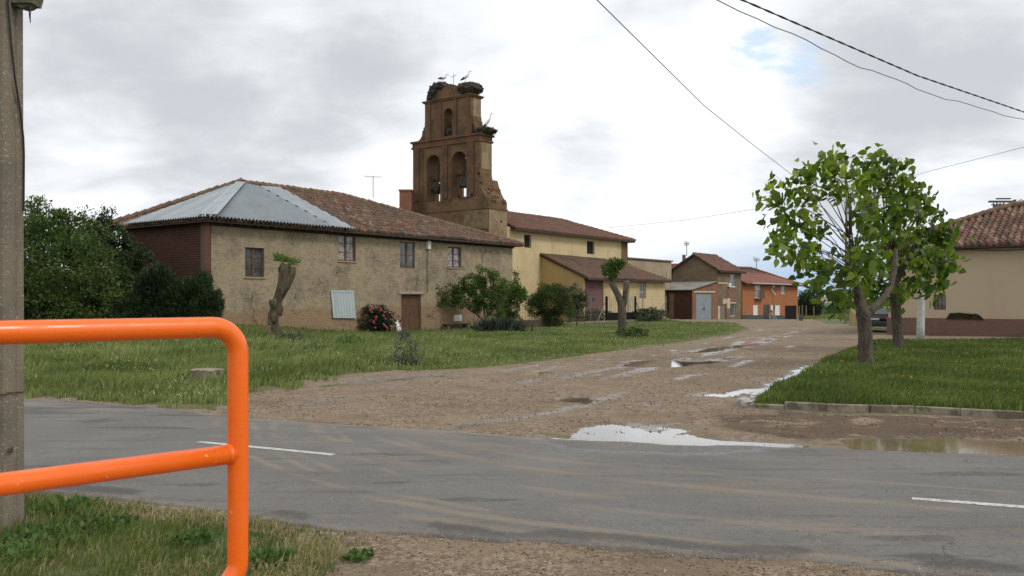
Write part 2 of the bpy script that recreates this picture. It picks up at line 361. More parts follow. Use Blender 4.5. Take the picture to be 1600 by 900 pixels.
    A['wood'] = mat('weathered brown wood', (.135, .068, .037), .75, layers=[(3, (.07, .038, .024), .4, .65, .8, (4, 4, .5)), (9, (.2, .12, .07), .6, .7, .4)], bump=(20, .3, .01))
    A['darkwood'] = mat('dark old wood', (.045, .03, .022), .85, layers=[(4, (.08, .055, .04), .5, .7, .6)])
    A['maroon'] = mat('faded maroon boards', (.165, .082, .078), .8, layers=[(1.2, (.13, .066, .063), .4, .66, .8, (3, 3, .4)), (5, (.26, .14, .12), .6, .72, .4)])
    A['glass'] = mat('window glass', (.05, .055, .06), .08, layers=[(1.4, (.16, .17, .18), .45, .6, .6)], spec=.8)
    A['curtain'] = mat('net curtain behind glass', (.34, .33, .31), .25, layers=[(5, (.12, .12, .12), .45, .6, .8)], spec=.7)
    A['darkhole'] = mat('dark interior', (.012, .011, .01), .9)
    A['white'] = mat('white paint', (.72, .72, .70), .6, layers=[(3, (.55, .54, .50), .5, .7, .5)])
    A['blackmetal'] = mat('black painted iron', (.008, .008, .009), .8, spec=.15)
    A['ironpale'] = mat('pale iron bars', (.33, .31, .27), .5)
    A['darkmetal'] = mat('dark grey metal', (.08, .08, .08), .5, .4)
    A['rustmetal'] = mat('rusty galvanised tube', (.22, .20, .18), .6, .3, layers=[(6, (.16, .08, .045), .5, .65, .8)])
    A['concrete'] = mat('speckled concrete', (.185, .152, .108), .95, layers=[(2.5, (.14, .12, .09), .42, .62, .9), (55, (.46, .44, .38), .60, .66, .8), (140, (.5, .48, .43), .62, .68, .8), (48, (.05, .042, .03), .62, .68, .8), (1.4, (.24, .19, .12), .55, .7, .6), (6, (.27, .14, .045), .70, .76, .8)], bump=(75, .6, .004))
    A['kerb'] = mat('old kerb concrete', (.26, .225, .17), .95, layers=[(4, (.12, .095, .065), .42, .60, .9), (30, (.38, .34, .28), .55, .7, .5)], bump=(25, .6, .01))
    A['rail'] = None
    m, t, b = newmat('orange enamel'); pos = t.new('ShaderNodeNewGeometry').outputs['Position']
    c = t.mix(t.math('MULTIPLY', t.ramp(t.noise(pos, 3, 4), .4, .7), .4), (.93, .155, .008), (.88, .13, .006))
    c = t.mix(t.math('MULTIPLY', t.ramp(t.noise(t.scale(pos, (1, 1, 1.6)), 22, 8, .8), .54, .74), .28), c, (.50, .085, .012))
    c = t.mix(t.math('MULTIPLY', t.ramp(t.noise(pos, 55, 2), .72, .735), .7), c, (.80, .48, .32))
    c = t.mix(t.math('MULTIPLY', t.ramp(t.noise(pos, 130, 2), .77, .785), .6), c, (.12, .05, .02))
    t.l.new(c, b.inputs['Base Color']); t.l.new(t.ramp(t.noise(pos, 14, 6, .7), .35, .7, .22, .46), b.inputs['Roughness']); b.inputs['Specular IOR Level'].default_value = .55
    bp = t.new('ShaderNodeBump', i_Strength=.12, i_Distance=.003); t.l.new(t.noise(pos, 60, 3), bp.inputs['Height']); t.l.new(bp.outputs[0], b.inputs['Normal'])
    A['rail'] = m
    A['bark'] = mat('grey brown bark', (.105, .088, .062), .95, layers=[(9, (.06, .048, .036), .42, .58, .9, (1, 1, .35)), (18, (.19, .175, .135), .58, .68, .7)], bump=(14, 1.0, .04))
    A['barkdark'] = mat('dark twig bark', (.07, .055, .045), .9)
    A['stumpbark'] = mat('pollard bark', (.12, .088, .052), .95, layers=[(5, (.055, .042, .028), .42, .58, .9, (2, 2, .3)), (2, (.10, .095, .045), .5, .66, .7), (14, (.21, .17, .11), .6, .7, .5)], bump=(12, 1.0, .05))
    A['cutwood'] = mat('cut wood', (.36, .27, .17), .9, layers=[(12, (.22, .17, .12), .5, .65, .6)])
    A['stumptop'] = mat('weathered stump wood', (.24, .195, .145), .95, layers=[(7, (.12, .09, .065), .42, .6, .9, (1, 1, .4)), (20, (.34, .29, .23), .55, .7, .6)], bump=(16, .9, .03))
    A['birch'] = mat('white birch bark', (.50, .50, .46), .85, layers=[(5, (.30, .31, .27), .5, .62, .6, (1, 1, 2)), (7, (.05, .045, .04), .66, .70, 1.0, (.6, .6, 3))], bump=(12, .5, .02))
    A['nest'] = mat('nest sticks', (.085, .07, .052), 1, layers=[(12, (.035, .03, .024), .4, .6, .9), (25, (.17, .14, .10), .6, .7, .7)], bump=(22, 1.0, .08))
    A['bronze'] = mat('old bronze', (.045, .05, .045), .55, .5)
    A['storkwhite'] = mat('white plumage', (.60, .57, .52), .9); A['storkblack'] = mat('black flight feathers', (.02, .02, .022), .7); A['storkred'] = mat('red beak and legs', (.42, .10, .05), .7)
    A['carpaint'] = mat('black car paint', (.006, .007, .009), .18, spec=.6)
    A['tyre'] = mat('tyre rubber', (.015, .015, .015), .9); A['redlight'] = mat('red lamp lens', (.55, .012, .01), .2); A['carglass'] = mat('car window', (.10, .115, .12), .04, spec=1.0)
    A['steel'] = mat('steel rim', (.4, .4, .4), .35, .8)
    A['skin'] = mat('skin', (.42, .24, .17), .6); A['cloth'] = mat('grey blue clothes', (.20, .22, .27), .9, layers=[(6, (.42, .43, .46), .48, .56, .8)]); A['hair'] = mat('dark hair', (.02, .014, .01), .7)
    A['cable'] = mat('black cable', (.022, .019, .018), .7); A['rust'] = mat('rusty wire', (.10, .045, .025), .8)
    A['lm'] = mat('worn white road paint', (.55, .54, .51), .8, layers=[(6, (.30, .29, .27), .45, .65, .7), (34, (.17, .165, .155), .54, .62, .8)])
    # foliage
    A['catalpa'] = leafmat('broad green leaves', (.035, .075, .012), (.21, .27, .035), .48, .42, third=(.33, .40, .08))
    A['birchleaf'] = leafmat('small bright leaves', (.03, .065, .012), (.11, .17, .03), .35)
    A['hedge'] = leafmat('hedge leaves', (.030, .062, .016), (.13, .18, .048), .38, .5, third=(.15, .20, .07))
    A['hedge2'] = leafmat('blackish green leaves', (.020, .036, .015), (.06, .09, .034), .2)
    A['conifer'] = leafmat('conifer sprays', (.012, .022, .011), (.040, .070, .022), .15)
    A['ash'] = leafmat('light shrub leaves', (.035, .075, .016), (.15, .22, .05), .35)
    A['roundbush'] = leafmat('round shrub leaves', (.024, .042, .012), (.10, .135, .036), .25)
    A['greybush'] = leafmat('grey green leaves', (.03, .045, .024), (.11, .14, .075), .2)
    A['fartree'] = leafmat('distant leaves', (.014, .030, .014), (.04, .07, .03), .15)
    A['farcrop'] = leafmat('far scrub', (.04, .06, .03), (.10, .12, .055), .1)
    A['grass'] = leafmat('long grass', (.085, .115, .036), (.31, .33, .15), .40, .6, third=(.42, .37, .23))
    A['lawn'] = leafmat('lush grass', (.052, .088, .020), (.18, .215, .060), .40, .6, third=(.28, .28, .12))
    A['nearGrass'] = leafmat('verge grass', (.06, .095, .022), (.22, .25, .085), .35, .6, third=(.40, .34, .20))
    A['dry'] = leafmat('dry grass', (.20, .17, .08), (.42, .36, .20), .25, .8)
    A['weed'] = leafmat('broad weeds', (.035, .08, .02), (.13, .21, .06), .3)
    A['yucca'] = leafmat('strap leaves', (.010, .020, .013), (.06, .085, .055), .1)
    A['rose'] = leafmat('rose leaves', (.010, .024, .010), (.036, .062, .018), .2)
    A['petal'] = mat('pink rose petals', (.50, .075, .13), .7, layers=[(9, (.62, .22, .26), .4, .6, .7)])
    A['purple'] = leafmat('purple petals', (.16, .08, .22), (.30, .18, .38), .2); A['yellowpet'] = leafmat('yellow petals', (.6, .38, .01), (.75, .5, .02), .2); A['poppy'] = leafmat('poppy petals', (.5, .03, .01), (.65, .06, .02), .2)
    A['whitepet'] = leafmat('pale seed heads', (.26, .28, .15), (.42, .41, .27), .2)
setup_mats(); A = MAT

# ---------------------------------------------------------------- the ground
G = lambda pts: [tuple(ground(a, b)[:2]) for a, b in pts]
far_edge = G([(37, 622), (140, 628), (250, 637), (390, 652), (520, 661), (700, 673), (865, 685), (1050, 694), (1270, 698), (1430, 706), (1600, 712)])
far_edge = [(-60, far_edge[0][1] + (60 + far_edge[0][0]) * .42)] + far_edge + [(60, far_edge[-1][1] - (60 - far_edge[-1][0]) * .20)]
near_edge = G([(100, 775), (230, 790), (360, 805), (530, 835), (800, 850), (1000, 864), (1200, 880), (1400, 897)])
near_edge = [(-60, near_edge[0][1] + (60 + near_edge[0][0]) * .36)] + near_edge + [(60, near_edge[-1][1] - (60 - near_edge[-1][0]) * .24)]
fx = np.array([p[0] for p in far_edge]); fy = np.array([p[1] for p in far_edge])
nx = np.array([p[0] for p in near_edge]); ny = np.array([p[1] for p in near_edge])
yfar = lambda x: np.interp(x, fx, fy); ynear = lambda x: np.interp(x, nx, ny)
dirtL = [(330, 640), (375, 622), (440, 604), (520, 590), (600, 577), (680, 578), (750, 574), (850, 562), (950, 549), (1050, 537), (1100, 529), (1140, 522), (1168, 514), (1150, 505), (1060, 503)]
dirt_poly = G(dirtL) + G([(1050, 500), (1080, 499), (1160, 499), (1246, 499), (1262, 494), (1292, 493), (1290, 497), (1262, 499), (1290, 505), (1330, 508), (1388, 519), (1600, 527), (1800, 534), (1800, 545), (1600, 533), (1420, 533), (1372, 534), (1330, 545), (1290, 563), (1235, 598), (1178, 630), (1190, 640), (1225, 641), (1600, 655), (1900, 668)]) + [(30, 9.0), (-3, 12.0), (-5.2, 13.2)]
isl_poly = G([(1182, 634), (1235, 600), (1290, 565), (1330, 547), (1372, 535), (1420, 534), (1600, 534), (1900, 541), (1900, 664), (1600, 650), (1225, 636)])
neardirt = G([(470, 900), (560, 868), (530, 842), (620, 838)]) + [(2, 6.6), (4, 6.4), (9, 4.6), (6, 0), (-1.2, 0), (-1.2, 4.2)]
pud = {
 'main': G([(868, 690), (872, 683), (905, 675), (925, 665), (985, 660), (1050, 660), (1072, 668), (1082, 678), (1130, 685), (1200, 688), (1275, 692), (1290, 702), (1200, 702), (1000, 700)]),
 'right': G([(1312, 686), (1345, 683), (1400, 684), (1480, 682), (1560, 684), (1640, 688), (1700, 700), (1700, 722), (1600, 716), (1450, 711), (1340, 704)]),
 'kerbside': G([(1165, 636), (1150, 625), (1160, 612), (1185, 598), (1212, 590), (1235, 577), (1262, 568), (1290, 565), (1282, 575), (1240, 592), (1215, 608), (1190, 622), (1180, 634)]),
 'kerbside2': G([(1060, 618), (1085, 613), (1130, 613), (1165, 604), (1180, 606), (1150, 622), (1110, 620)]),
 'lane': G([(968, 570), (985, 564), (1040, 562), (1090, 562), (1150, 556), (1158, 560), (1110, 568), (1050, 573), (1000, 573)]),
 'lane2': G([(1040, 552), (1100, 543), (1160, 538), (1205, 527), (1215, 530), (1180, 542), (1120, 549)]),
 'left': G([(485, 602), (540, 594), (600, 588), (640, 586), (705, 584), (710, 588), (640, 592), (560, 600), (500, 606)]),
 'left2': G([(830, 580), (870, 578), (880, 582), (840, 584)]),
 'small': G([(865, 622), (890, 617), (925, 618), (920, 625), (880, 628)]),
 'verge': G([(175, 628), (250, 633), (345, 634), (350, 640), (250, 640)]),
 'small2': G([(1005, 629), (1028, 629), (1028, 634), (1005, 634)]),
}
xs = np.concatenate([-np.geomspace(3000, 44, 26), np.arange(-43, -14, .6), np.arange(-14, 15, .085), np.arange(15, 44, .5), np.geomspace(44, 3000, 26)])
ys = np.concatenate([-np.geomspace(60, 3.2, 8), np.arange(-3, 3.6, .4), np.arange(3.6, 13.5, .05), np.arange(13.5, 26, .085), np.arange(26, 60, .25), np.arange(60, 140, 1.0), np.geomspace(142, 5000, 60)])
X, Y = np.meshgrid(xs, ys); Xf, Yf = X.ravel(), Y.ravel()
Z = gz(Xf, Yf)
onroad = (Yf < yfar(Xf)) & (Yf > ynear(Xf))
def softpoly(poly, s, x=Xf, y=Yf):
    ins = inpoly(x, y, poly); d = segdist(x, y, poly, True); return np.clip(.5 + np.where(ins, d, -d) / s, 0, 1)
cl = (Yf < 170) & (np.abs(Xf) < 90)
def softc(poly, s):
    r = np.zeros(Xf.shape); r[cl] = softpoly(poly, s, Xf[cl], Yf[cl]); return r
wob = (vnoise(Xf, Yf, 1.1, 3) - .5)
dirt = softc(dirt_poly, .7)
dirt = np.maximum(dirt, softc(neardirt, .9))
dirt = np.maximum(dirt, np.where((Yf < yfar(Xf) + .25) & (Yf > ynear(Xf) - .35), 1, 0))
dirt = np.where(Yf > 118, smooth(0.45, .7, vnoise(Xf, Yf, .01, 4)) * .8, dirt)
isl = softc(isl_poly, .5)
rough = smooth(.35, .7, dirt)
Z += rough * ((vnoise(Xf, Yf, .9, 1) - .5) * .07 + (vnoise(Xf, Yf, 4.2, 2) - .5) * .034 + (vnoise(Xf, Yf, 13, 9, 2) - .5) * .010) * (Yf > 3)
Z += (1 - rough) * (vnoise(Xf, Yf, .35, 6) - .5) * .22 * smooth(12, 18, Yf) * (Yf < 120)
ruts = np.zeros(Xf.shape)                       # wheel ruts along the lane
for pl in ([(640, 640), (800, 600), (950, 575), (1080, 555), (1190, 528), (1260, 512)], [(560, 625), (760, 598), (900, 565), (1050, 548), (1150, 525), (1200, 512)],
           [(700, 668), (880, 640), (1020, 600), (1150, 570), (1250, 535), (1300, 515)], [(440, 640), (600, 605), (760, 582), (900, 560)]):
    ruts = np.maximum(ruts, np.exp(-(segdist(Xf, Yf, G(pl)) / .30) ** 2))
Z -= rough * ruts * .022
wet = ruts * .62 * smooth(.40, .60, vnoise(Xf, Yf, .5, 12))
lanewet = softc(G([(700, 640), (800, 600), (960, 560), (1080, 545), (1200, 520), (1240, 512), (1280, 515), (1180, 560), (1000, 590), (900, 625), (800, 650)]), 1.5)
wet = np.maximum(wet, lanewet * .62 * smooth(.52, .63, vnoise((Xf * .87 - Yf * .49) * 2.6, (Xf * .49 + Yf * .87) * .42, 1.0, 15, 4)))
dip = np.zeros(Xf.shape)
mudp = G([(1150, 636), (1200, 640), (1600, 653), (1900, 668), (1900, 720), (1600, 712), (1270, 700), (1100, 690)])
dirt = np.maximum(dirt, softc(mudp, .5))
for k, pl in pud.items():
    s = softc(pl, .95 if k == 'main' else (.5 if k not in ('left', 'left2', 'small', 'small2') else .3)); dip = np.maximum(dip, s * (1.4 if k in ('main', 'right') else 1)); wet = np.maximum(wet, softc(pl, 1.4) * .9)
Z = Z - .042 * smooth(.2, 1.2, dip) * (Z < 2)
mudstrip = softc(G([(1200, 642), (1600, 656), (1900, 670), (1900, 715), (1600, 706), (1300, 694), (1130, 672), (1120, 650)]), .5)
Z += mudstrip * (vnoise(Xf, Yf * 2.6, 1.9, 21) - .45) * .13 * (dip < .3)
wet = np.maximum(wet, mudstrip * .32 * vnoise(Xf, Yf * 2.5, 1.6, 23)); mud = np.maximum(mudstrip * smooth(.15, .6, vnoise(Xf, Yf * 2.6, 1.7, 24)), .55 * np.exp(-(segdist(Xf, Yf, isl_poly, True) / .45) ** 2) * (Yf < 40) * (Yf > 10))
Z += isl * .085
Z -= .035 * ((Yf < yfar(Xf) - .12) & (Yf > ynear(Xf) + .1))
m, t, b = newmat('earth, gravel and turf'); pos = t.new('ShaderNodeNewGeometry').outputs['Position']
at = lambda n: t.new('ShaderNodeAttribute', attribute_name=n).outputs['Fac']
dm = t.ramp(t.math('ADD', at('dirt'), t.math('MULTIPLY', t.math('SUBTRACT', t.noise(pos, 1.8, 6, .7), .5), 1.3)), .40, .60)
soil = t.mix(t.ramp(t.noise(pos, .9, 6, .65), .36, .64), (.215, .158, .098), (.155, .112, .070))
soil = t.mix(t.math('MULTIPLY', t.ramp(t.noise(pos, .35, 4, .6), .46, .66), .6), soil, (.25, .195, .13))
vor = t.new('ShaderNodeTexVoronoi', i_Scale=34.0); t.l.new(pos, vor.inputs['Vector'])
peb = t.new('ShaderNodeSeparateColor'); t.l.new(vor.outputs['Color'], peb.inputs[0])
vor2 = t.new('ShaderNodeTexVoronoi', i_Scale=12.0); t.l.new(pos, vor2.inputs['Vector']); peb2 = t.new('ShaderNodeSeparateColor'); t.l.new(vor2.outputs['Color'], peb2.inputs[0])
grav = t.ramp(t.noise(pos, .8, 5, .6), .40, .56)
soil = t.mix(t.math('MULTIPLY', t.math('MULTIPLY', t.ramp(peb.outputs[0], .5, .6), grav), .75), soil, (.33, .245, .165))
soil = t.mix(t.math('MULTIPLY', t.math('MULTIPLY', t.ramp(peb.outputs[1], .62, .7), grav), .75), soil, (.115, .082, .06))
soil = t.mix(t.math('MULTIPLY', t.math('MULTIPLY', t.ramp(peb2.outputs[0], .7, .75), grav), .4), soil, (.34, .27, .20))
turf = t.mix(t.ramp(t.noise(pos, 1.2, 6, .7), .35, .65), (.075, .10, .03), (.13, .135, .055))
turf = t.mix(t.math('MULTIPLY', t.ramp(t.noise(pos, .5, 5, .6), .52, .68), .6), turf, (.16, .135, .07))
sp = t.new('ShaderNodeSeparateXYZ'); t.l.new(pos, sp.inputs[0])
fld = t.new('ShaderNodeValToRGB'); t.l.new(t.math('ADD', t.math('MULTIPLY', sp.outputs[1], 1 / 1000), t.math('MULTIPLY', t.noise(pos, .006, 3), .06)), fld.inputs[0])
fld.color_ramp.interpolation = 'CONSTANT'; e = fld.color_ramp.elements
e[0].color = (.075, .10, .04, 1); e[1].position = .26; e[1].color = (.13, .13, .07, 1)
for p_, c_ in ((.33, (.07, .10, .045)), (.42, (.27, .19, .13)), (.60, (.22, .155, .11)), (.70, (.12, .145, .06)), (.85, (.15, .165, .08))): q = e.new(p_); q.color = (*c_, 1)
turf = t.mix(t.ramp(sp.outputs[1], 190, 240), turf, fld.outputs[0])
dm = t.math('MULTIPLY', dm, t.ramp(sp.outputs[1], 150, 120))
col = t.mix(dm, turf, soil)
wn = t.ramp(t.math('ADD', at('wet'), t.math('MULTIPLY', t.math('SUBTRACT', t.noise(pos, 2.6, 6, .7), .5), .9)), .34, .62)
wetm = t.math('MULTIPLY', wn, dm)
col = t.mix(t.math('MULTIPLY', wetm, .66), col, (.070, .050, .033))
col = t.mix(t.math('MULTIPLY', t.math('MULTIPLY', t.ramp(t.math('ADD', at('mud'), t.math('MULTIPLY', t.math('SUBTRACT', t.noise(pos, 5, 7, .75), .5), .9)), .15, .75), .8), dm), col, (.085, .058, .036))
t.l.new(col, b.inputs['Base Color']); t.l.new(t.math('MULTIPLY_ADD', wetm, .45, .35), b.inputs['Specular IOR Level'])
t.l.new(t.math('SUBTRACT', .95, t.math('MULTIPLY', wetm, .70)), b.inputs['Roughness'])
bp = t.new('ShaderNodeBump', i_Strength=.8, i_Distance=.02)
hh = t.math('SUBTRACT', t.math('ADD', t.noise(pos, 9, 8, .7), t.math('MULTIPLY', t.math('MULTIPLY', peb.outputs[2], grav), .35)), t.math('MULTIPLY', t.math('MULTIPLY', vor.outputs['Distance'], grav), .8))
t.l.new(t.math('MULTIPLY', hh, t.math('SUBTRACT', 1.0, t.math('MULTIPLY', wetm, .55))), bp.inputs['Height']); t.l.new(bp.outputs[0], b.inputs['Normal'])
nxx, nyy = len(xs), len(ys)
idx = np.arange(nxx * nyy).reshape(nyy, nxx)
Fq = np.stack([idx[:-1, :-1], idx[:-1, 1:], idx[1:, 1:], idx[1:, :-1]], -1).reshape(-1, 4)
setp(npmesh('ground', np.stack([Xf, Yf, Z], 1), Fq, m, attrs={'dirt': dirt, 'wet': wet, 'mud': mud}, smooth_=True), kind='structure')
def gzz(x, y):                        # finished ground height
    i = np.clip(np.searchsorted(xs, x) - 1, 0, nxx - 2); j = np.clip(np.searchsorted(ys, y) - 1, 0, nyy - 2)
    Zg = Z.reshape(nyy, nxx); a = (x - xs[i]) / (xs[i + 1] - xs[i]); c = (y - ys[j]) / (ys[j + 1] - ys[j])
    return (Zg[j, i] * (1 - a) + Zg[j, i + 1] * a) * (1 - c) + (Zg[j + 1, i] * (1 - a) + Zg[j + 1, i + 1] * a) * c
def gp(px, py, dzz=0.0):
    q = ground(px, py); return Vector((q.x, q.y, float(gzz(q.x, q.y)) + dzz))

# asphalt road: a crowned sheet with ragged edges
ux = np.concatenate([np.arange(-60, -12, .8), np.arange(-12, 12, .05), np.arange(12, 60, .8)]); vv = np.linspace(0, 1, 100)
UX, VV = np.meshgrid(ux, vv)
rag = lambda x, s: (vnoise(x, x * 0, 1.3, s) - .5) * .22 + (vnoise(x, x * 0, 7, s + 1) - .5) * .07
YN = ynear(UX) + rag(UX, 31); YF = yfar(UX) + rag(UX, 37)
YA = YN + (YF - YN) * VV
ZA = .004 + .02 * np.sin(np.pi * VV) - .03 * (VV == 0) - .03 * (VV == 1) + (vnoise(UX, YA, .8, 40) - .5) * .008
xf, yf_ = UX.ravel(), YA.ravel()
dust = np.zeros(xf.shape)
for pl, wd, am in (([(395, 662), (405, 690), (450, 722), (520, 752), (600, 772), (760, 800)], .045, .8), ([(520, 668), (545, 692), (620, 722), (740, 752), (900, 775), (1200, 802), (1500, 826)], .05, .75), ([(600, 678), (660, 700), (780, 728), (960, 752), (1180, 772)], .05, .7), ([(740, 690), (860, 712), (1000, 728), (1300, 752), (1580, 772)], .06, .6), ([(520, 700), (620, 745), (760, 780), (900, 800)], .04, .7), ([(460, 690), (560, 672), (640, 668)], .05, .5),([(391, 716), (447, 740), (522, 762), (575, 778), (640, 790), (720, 803), (800, 815), (1000, 838), (1200, 860), (1420, 885)], .055, .95),
                   ([(430, 655), (425, 680), (470, 715), (540, 745), (600, 765)], .06, .6), ([(487, 655), (500, 680), (560, 706), (650, 735), (800, 765), (1000, 790), (1300, 822), (1600, 850)], .10, .65),
                   ([(550, 665), (600, 690), (720, 720), (900, 745), (1150, 770), (1500, 800)], .10, .6), ([(640, 672), (720, 698), (850, 720), (1000, 735), (1250, 755)], .12, .5),
                   ([(340, 655), (335, 680), (360, 700)], .07, .5), ([(700, 690), (800, 705), (900, 716)], .12, .5), ([(640, 808), (800, 832), (1000, 846), (1200, 862), (1400, 882)], .09, .55),
                   ([(40, 632), (120, 637), (200, 643)], .18, .7), ([(850, 790), (1100, 812), (1400, 838)], .08, .5), ([(600, 745), (800, 780), (1050, 808), (1300, 835)], .07, .5)):
    dust = np.maximum(dust, am * np.exp(-(segdist(xf, yf_, G(pl)) / (wd * (.55 + 1.2 * vnoise(xf, yf_, .9, 49)))) ** 2))
dust *= (.25 + 1.05 * smooth(.25, .7, vnoise(xf * .9 + yf_ * .3, yf_ * 5 + xf * 1.8, .9, 44)))
dust = np.maximum(dust, .9 * np.exp(-((YF.ravel() - yf_) / .35) ** 2) * (xf > -5) * (xf < 2) * (.4 + vnoise(xf, yf_, 2, 46)))
dust = np.maximum(dust, .9 * np.exp(-((yf_ - YN.ravel()) / .22) ** 2) * (.2 + vnoise(xf, yf_, 3, 47)))
en = yf_ - YN.ravel(); ef = YF.ravel() - yf_; crumb = np.exp(-((en - .32) / .16) ** 2) * smooth(.35, .6, vnoise(xf, yf_, 1.3, 52)) + np.exp(-((en - .02) / .12) ** 2) * .8 + .7 * np.exp(-((ef - .25) / .2) ** 2) * smooth(.45, .65, vnoise(xf, yf_, 1.1, 53)); crumb += .75 * smooth(.66, .74, vnoise(xf * .8, yf_ * 3.2, .8, 54))
pcx, pcy = ground(1010, 700)[:2]
wetA = np.exp(-(((xf - pcx) * .93 - (yf_ - pcy) * .37) / 1.5) ** 2 - ((YF.ravel() - yf_) / .85) ** 2 * 1.0)
m, t, b = newmat('worn asphalt'); pos = t.new('ShaderNodeNewGeometry').outputs['Position']
at = lambda n: t.new('ShaderNodeAttribute', attribute_name=n).outputs['Fac']
rot = t.scale(pos, (.28, 2.6, 1), rot=(0, 0, R(17)))
c = t.mix(t.ramp(t.noise(pos, .8, 6, .6), .35, .65), (.132, .126, .116), (.168, .161, .148))
c = t.mix(t.math('MULTIPLY', t.ramp(t.noise(rot, 1.3, 9, .74), .44, .68), .7), c, (.205, .172, .128))
c = t.mix(t.math('MULTIPLY', t.ramp(t.noise(t.scale(rot, (1, 1, 1), loc=(4, 9, 0)), 1.6, 7, .7), .52, .70), .7), c, (.075, .073, .070))
c = t.mix(t.ramp(t.noise(pos, 48, 5, .85), .50, .66, 0, .75), c, (.24, .23, .21)); c = t.mix(t.ramp(t.noise(t.scale(pos, (1, 1, 1), loc=(5, 2, 0)), 40, 5, .85), .52, .66, 0, .75), c, (.045, .044, .042))
c = t.mix(t.math('MULTIPLY', t.ramp(t.noise(pos, 3.2, 8, .78), .50, .72), .6), c, (.075, .072, .068))
du = t.math('MULTIPLY', t.ramp(t.math('ADD', at('dust'), t.math('MULTIPLY', t.math('SUBTRACT', t.noise(pos, 5, 8, .8), .5), .8)), .12, .95), .52)
c = t.mix(du, c, (.285, .225, .155))
vo = t.new('ShaderNodeTexVoronoi', feature='DISTANCE_TO_EDGE', i_Scale=1.1); nd = t.new('ShaderNodeTexNoise', i_Scale=2.0, i_Detail=6); t.l.new(pos, nd.inputs['Vector'])
off = t.new('ShaderNodeVectorMath', operation='MULTIPLY_ADD'); t.l.new(nd.outputs['Color'], off.inputs[0]); off.inputs[1].default_value = (1.2, 1.2, 1.2); t.l.new(pos, off.inputs[2]); t.l.new(off.outputs[0], vo.inputs['Vector'])
crk = t.math('MULTIPLY', t.ramp(vo.outputs['Distance'], .008, .001), t.ramp(t.noise(pos, .5, 3), .56, .66)); c = t.mix(t.math('MULTIPLY', crk, .45), c, (.02, .02, .019))
c = t.mix(t.math('MULTIPLY', t.ramp(t.math('ADD', at('crumb'), t.math('MULTIPLY', t.math('SUBTRACT', t.noise(pos, 9, 8, .85), .5), 1.5)), .35, .95), .62), c, (.048, .045, .040))
we = t.ramp(t.math('ADD', at('wet'), t.math('MULTIPLY', t.math('SUBTRACT', t.noise(pos, 3, 5, .6), .5), .5)), .18, .52)
c = t.mix(t.math('MULTIPLY', we, .5), c, (.04, .04, .042)); t.l.new(c, b.inputs['Base Color'])
t.l.new(t.math('SUBTRACT', t.math('ADD', .74, t.math('MULTIPLY', t.noise(pos, 5), .2)), t.math('MULTIPLY', we, .74)), b.inputs['Roughness']); b.inputs['Specular IOR Level'].default_value = .45
bp = t.new('ShaderNodeBump', i_Strength=.9, i_Distance=.010); t.l.new(t.math('SUBTRACT', t.noise(pos, 50, 5, .85), t.math('MULTIPLY', crk, 1.5)), bp.inputs['Height']); t.l.new(bp.outputs[0], b.inputs['Normal'])
nu, nv = len(ux), len(vv); idx = np.arange(nu * nv).reshape(nv, nu)
Fa = np.stack([idx[:-1, :-1], idx[:-1, 1:], idx[1:, 1:], idx[1:, :-1]], -1).reshape(-1, 4)
setp(npmesh('asphalt_road', np.stack([xf, yf_, ZA.ravel()], 1), Fa, m, attrs={'dust': dust, 'wet': wetA, 'crumb': crumb}, smooth_=True), kind='structure')
for a_, b_ in (((310, 693.5), (521, 714)), ((1425, 783), (1720, 806))):
    p, q = ground(*a_), ground(*b_); d = (q - p).normalized(); n_ = Vector((-d.y, d.x, 0)); L = (q - p).length; mb = MB(); N = 60
    for i in range(N + 1):
        e0 = .052 + .010 * mnoise.noise(Vector((i * .7, 3, a_[0]))); c0 = p + d * (L * i / N)
        for s_ in (-1, 1):
            r_ = c0 + n_ * (e0 + random.uniform(-.003, .003)) * s_; v_ = (r_.y - ynear(r_.x)) / (yfar(r_.x) - ynear(r_.x)); mb.v.append((r_.x, r_.y, .004 + .0035 + .02 * math.sin(math.pi * float(v_)) + float(vnoise(r_.x, r_.y, .8, 40) - .5) * .008))
        if i: k = 2 * i; mb.f.append((k - 2, k, k + 1, k - 1))
    setp(mb.build('lane_marking', A['lm']), kind='structure')

# standing water
def watermat(name, col, rough=.03, ior=1.45):
    m, t, b = newmat(name); pos = t.new('ShaderNodeNewGeometry').outputs['Position']
    t.l.new(t.mix(t.ramp(t.noise(pos, 1.5, 4), .4, .65), col, tuple(x * .75 for x in col)), b.inputs['Base Color'])
    b.inputs['Roughness'].default_value = rough; b.inputs['IOR'].default_value = ior; b.inputs['Specular IOR Level'].default_value = .5
    b.inputs['Coat Weight'].default_value = .35 if ior > 1.4 else 0; b.inputs['Coat Roughness'].default_value = .02
    bp = t.new('ShaderNodeBump', i_Strength=.03, i_Distance=.02); t.l.new(t.noise(pos, 6, 3), bp.inputs['Height']); t.l.new(bp.outputs[0], b.inputs['Normal']); return m
wm = watermat('still pale water', (.12, .10, .08), .02, 1.55); wm2 = watermat('muddy brown water', (.20, .155, .085), .06, 1.33)
lev = {'main': -.026, 'right': -.020, 'kerbside': -.024, 'kerbside2': -.026, 'lane': -.026, 'lane2': -.028, 'left': -.03, 'left2': -.028, 'small': -.03, 'small2': -.02, 'verge': -.012}
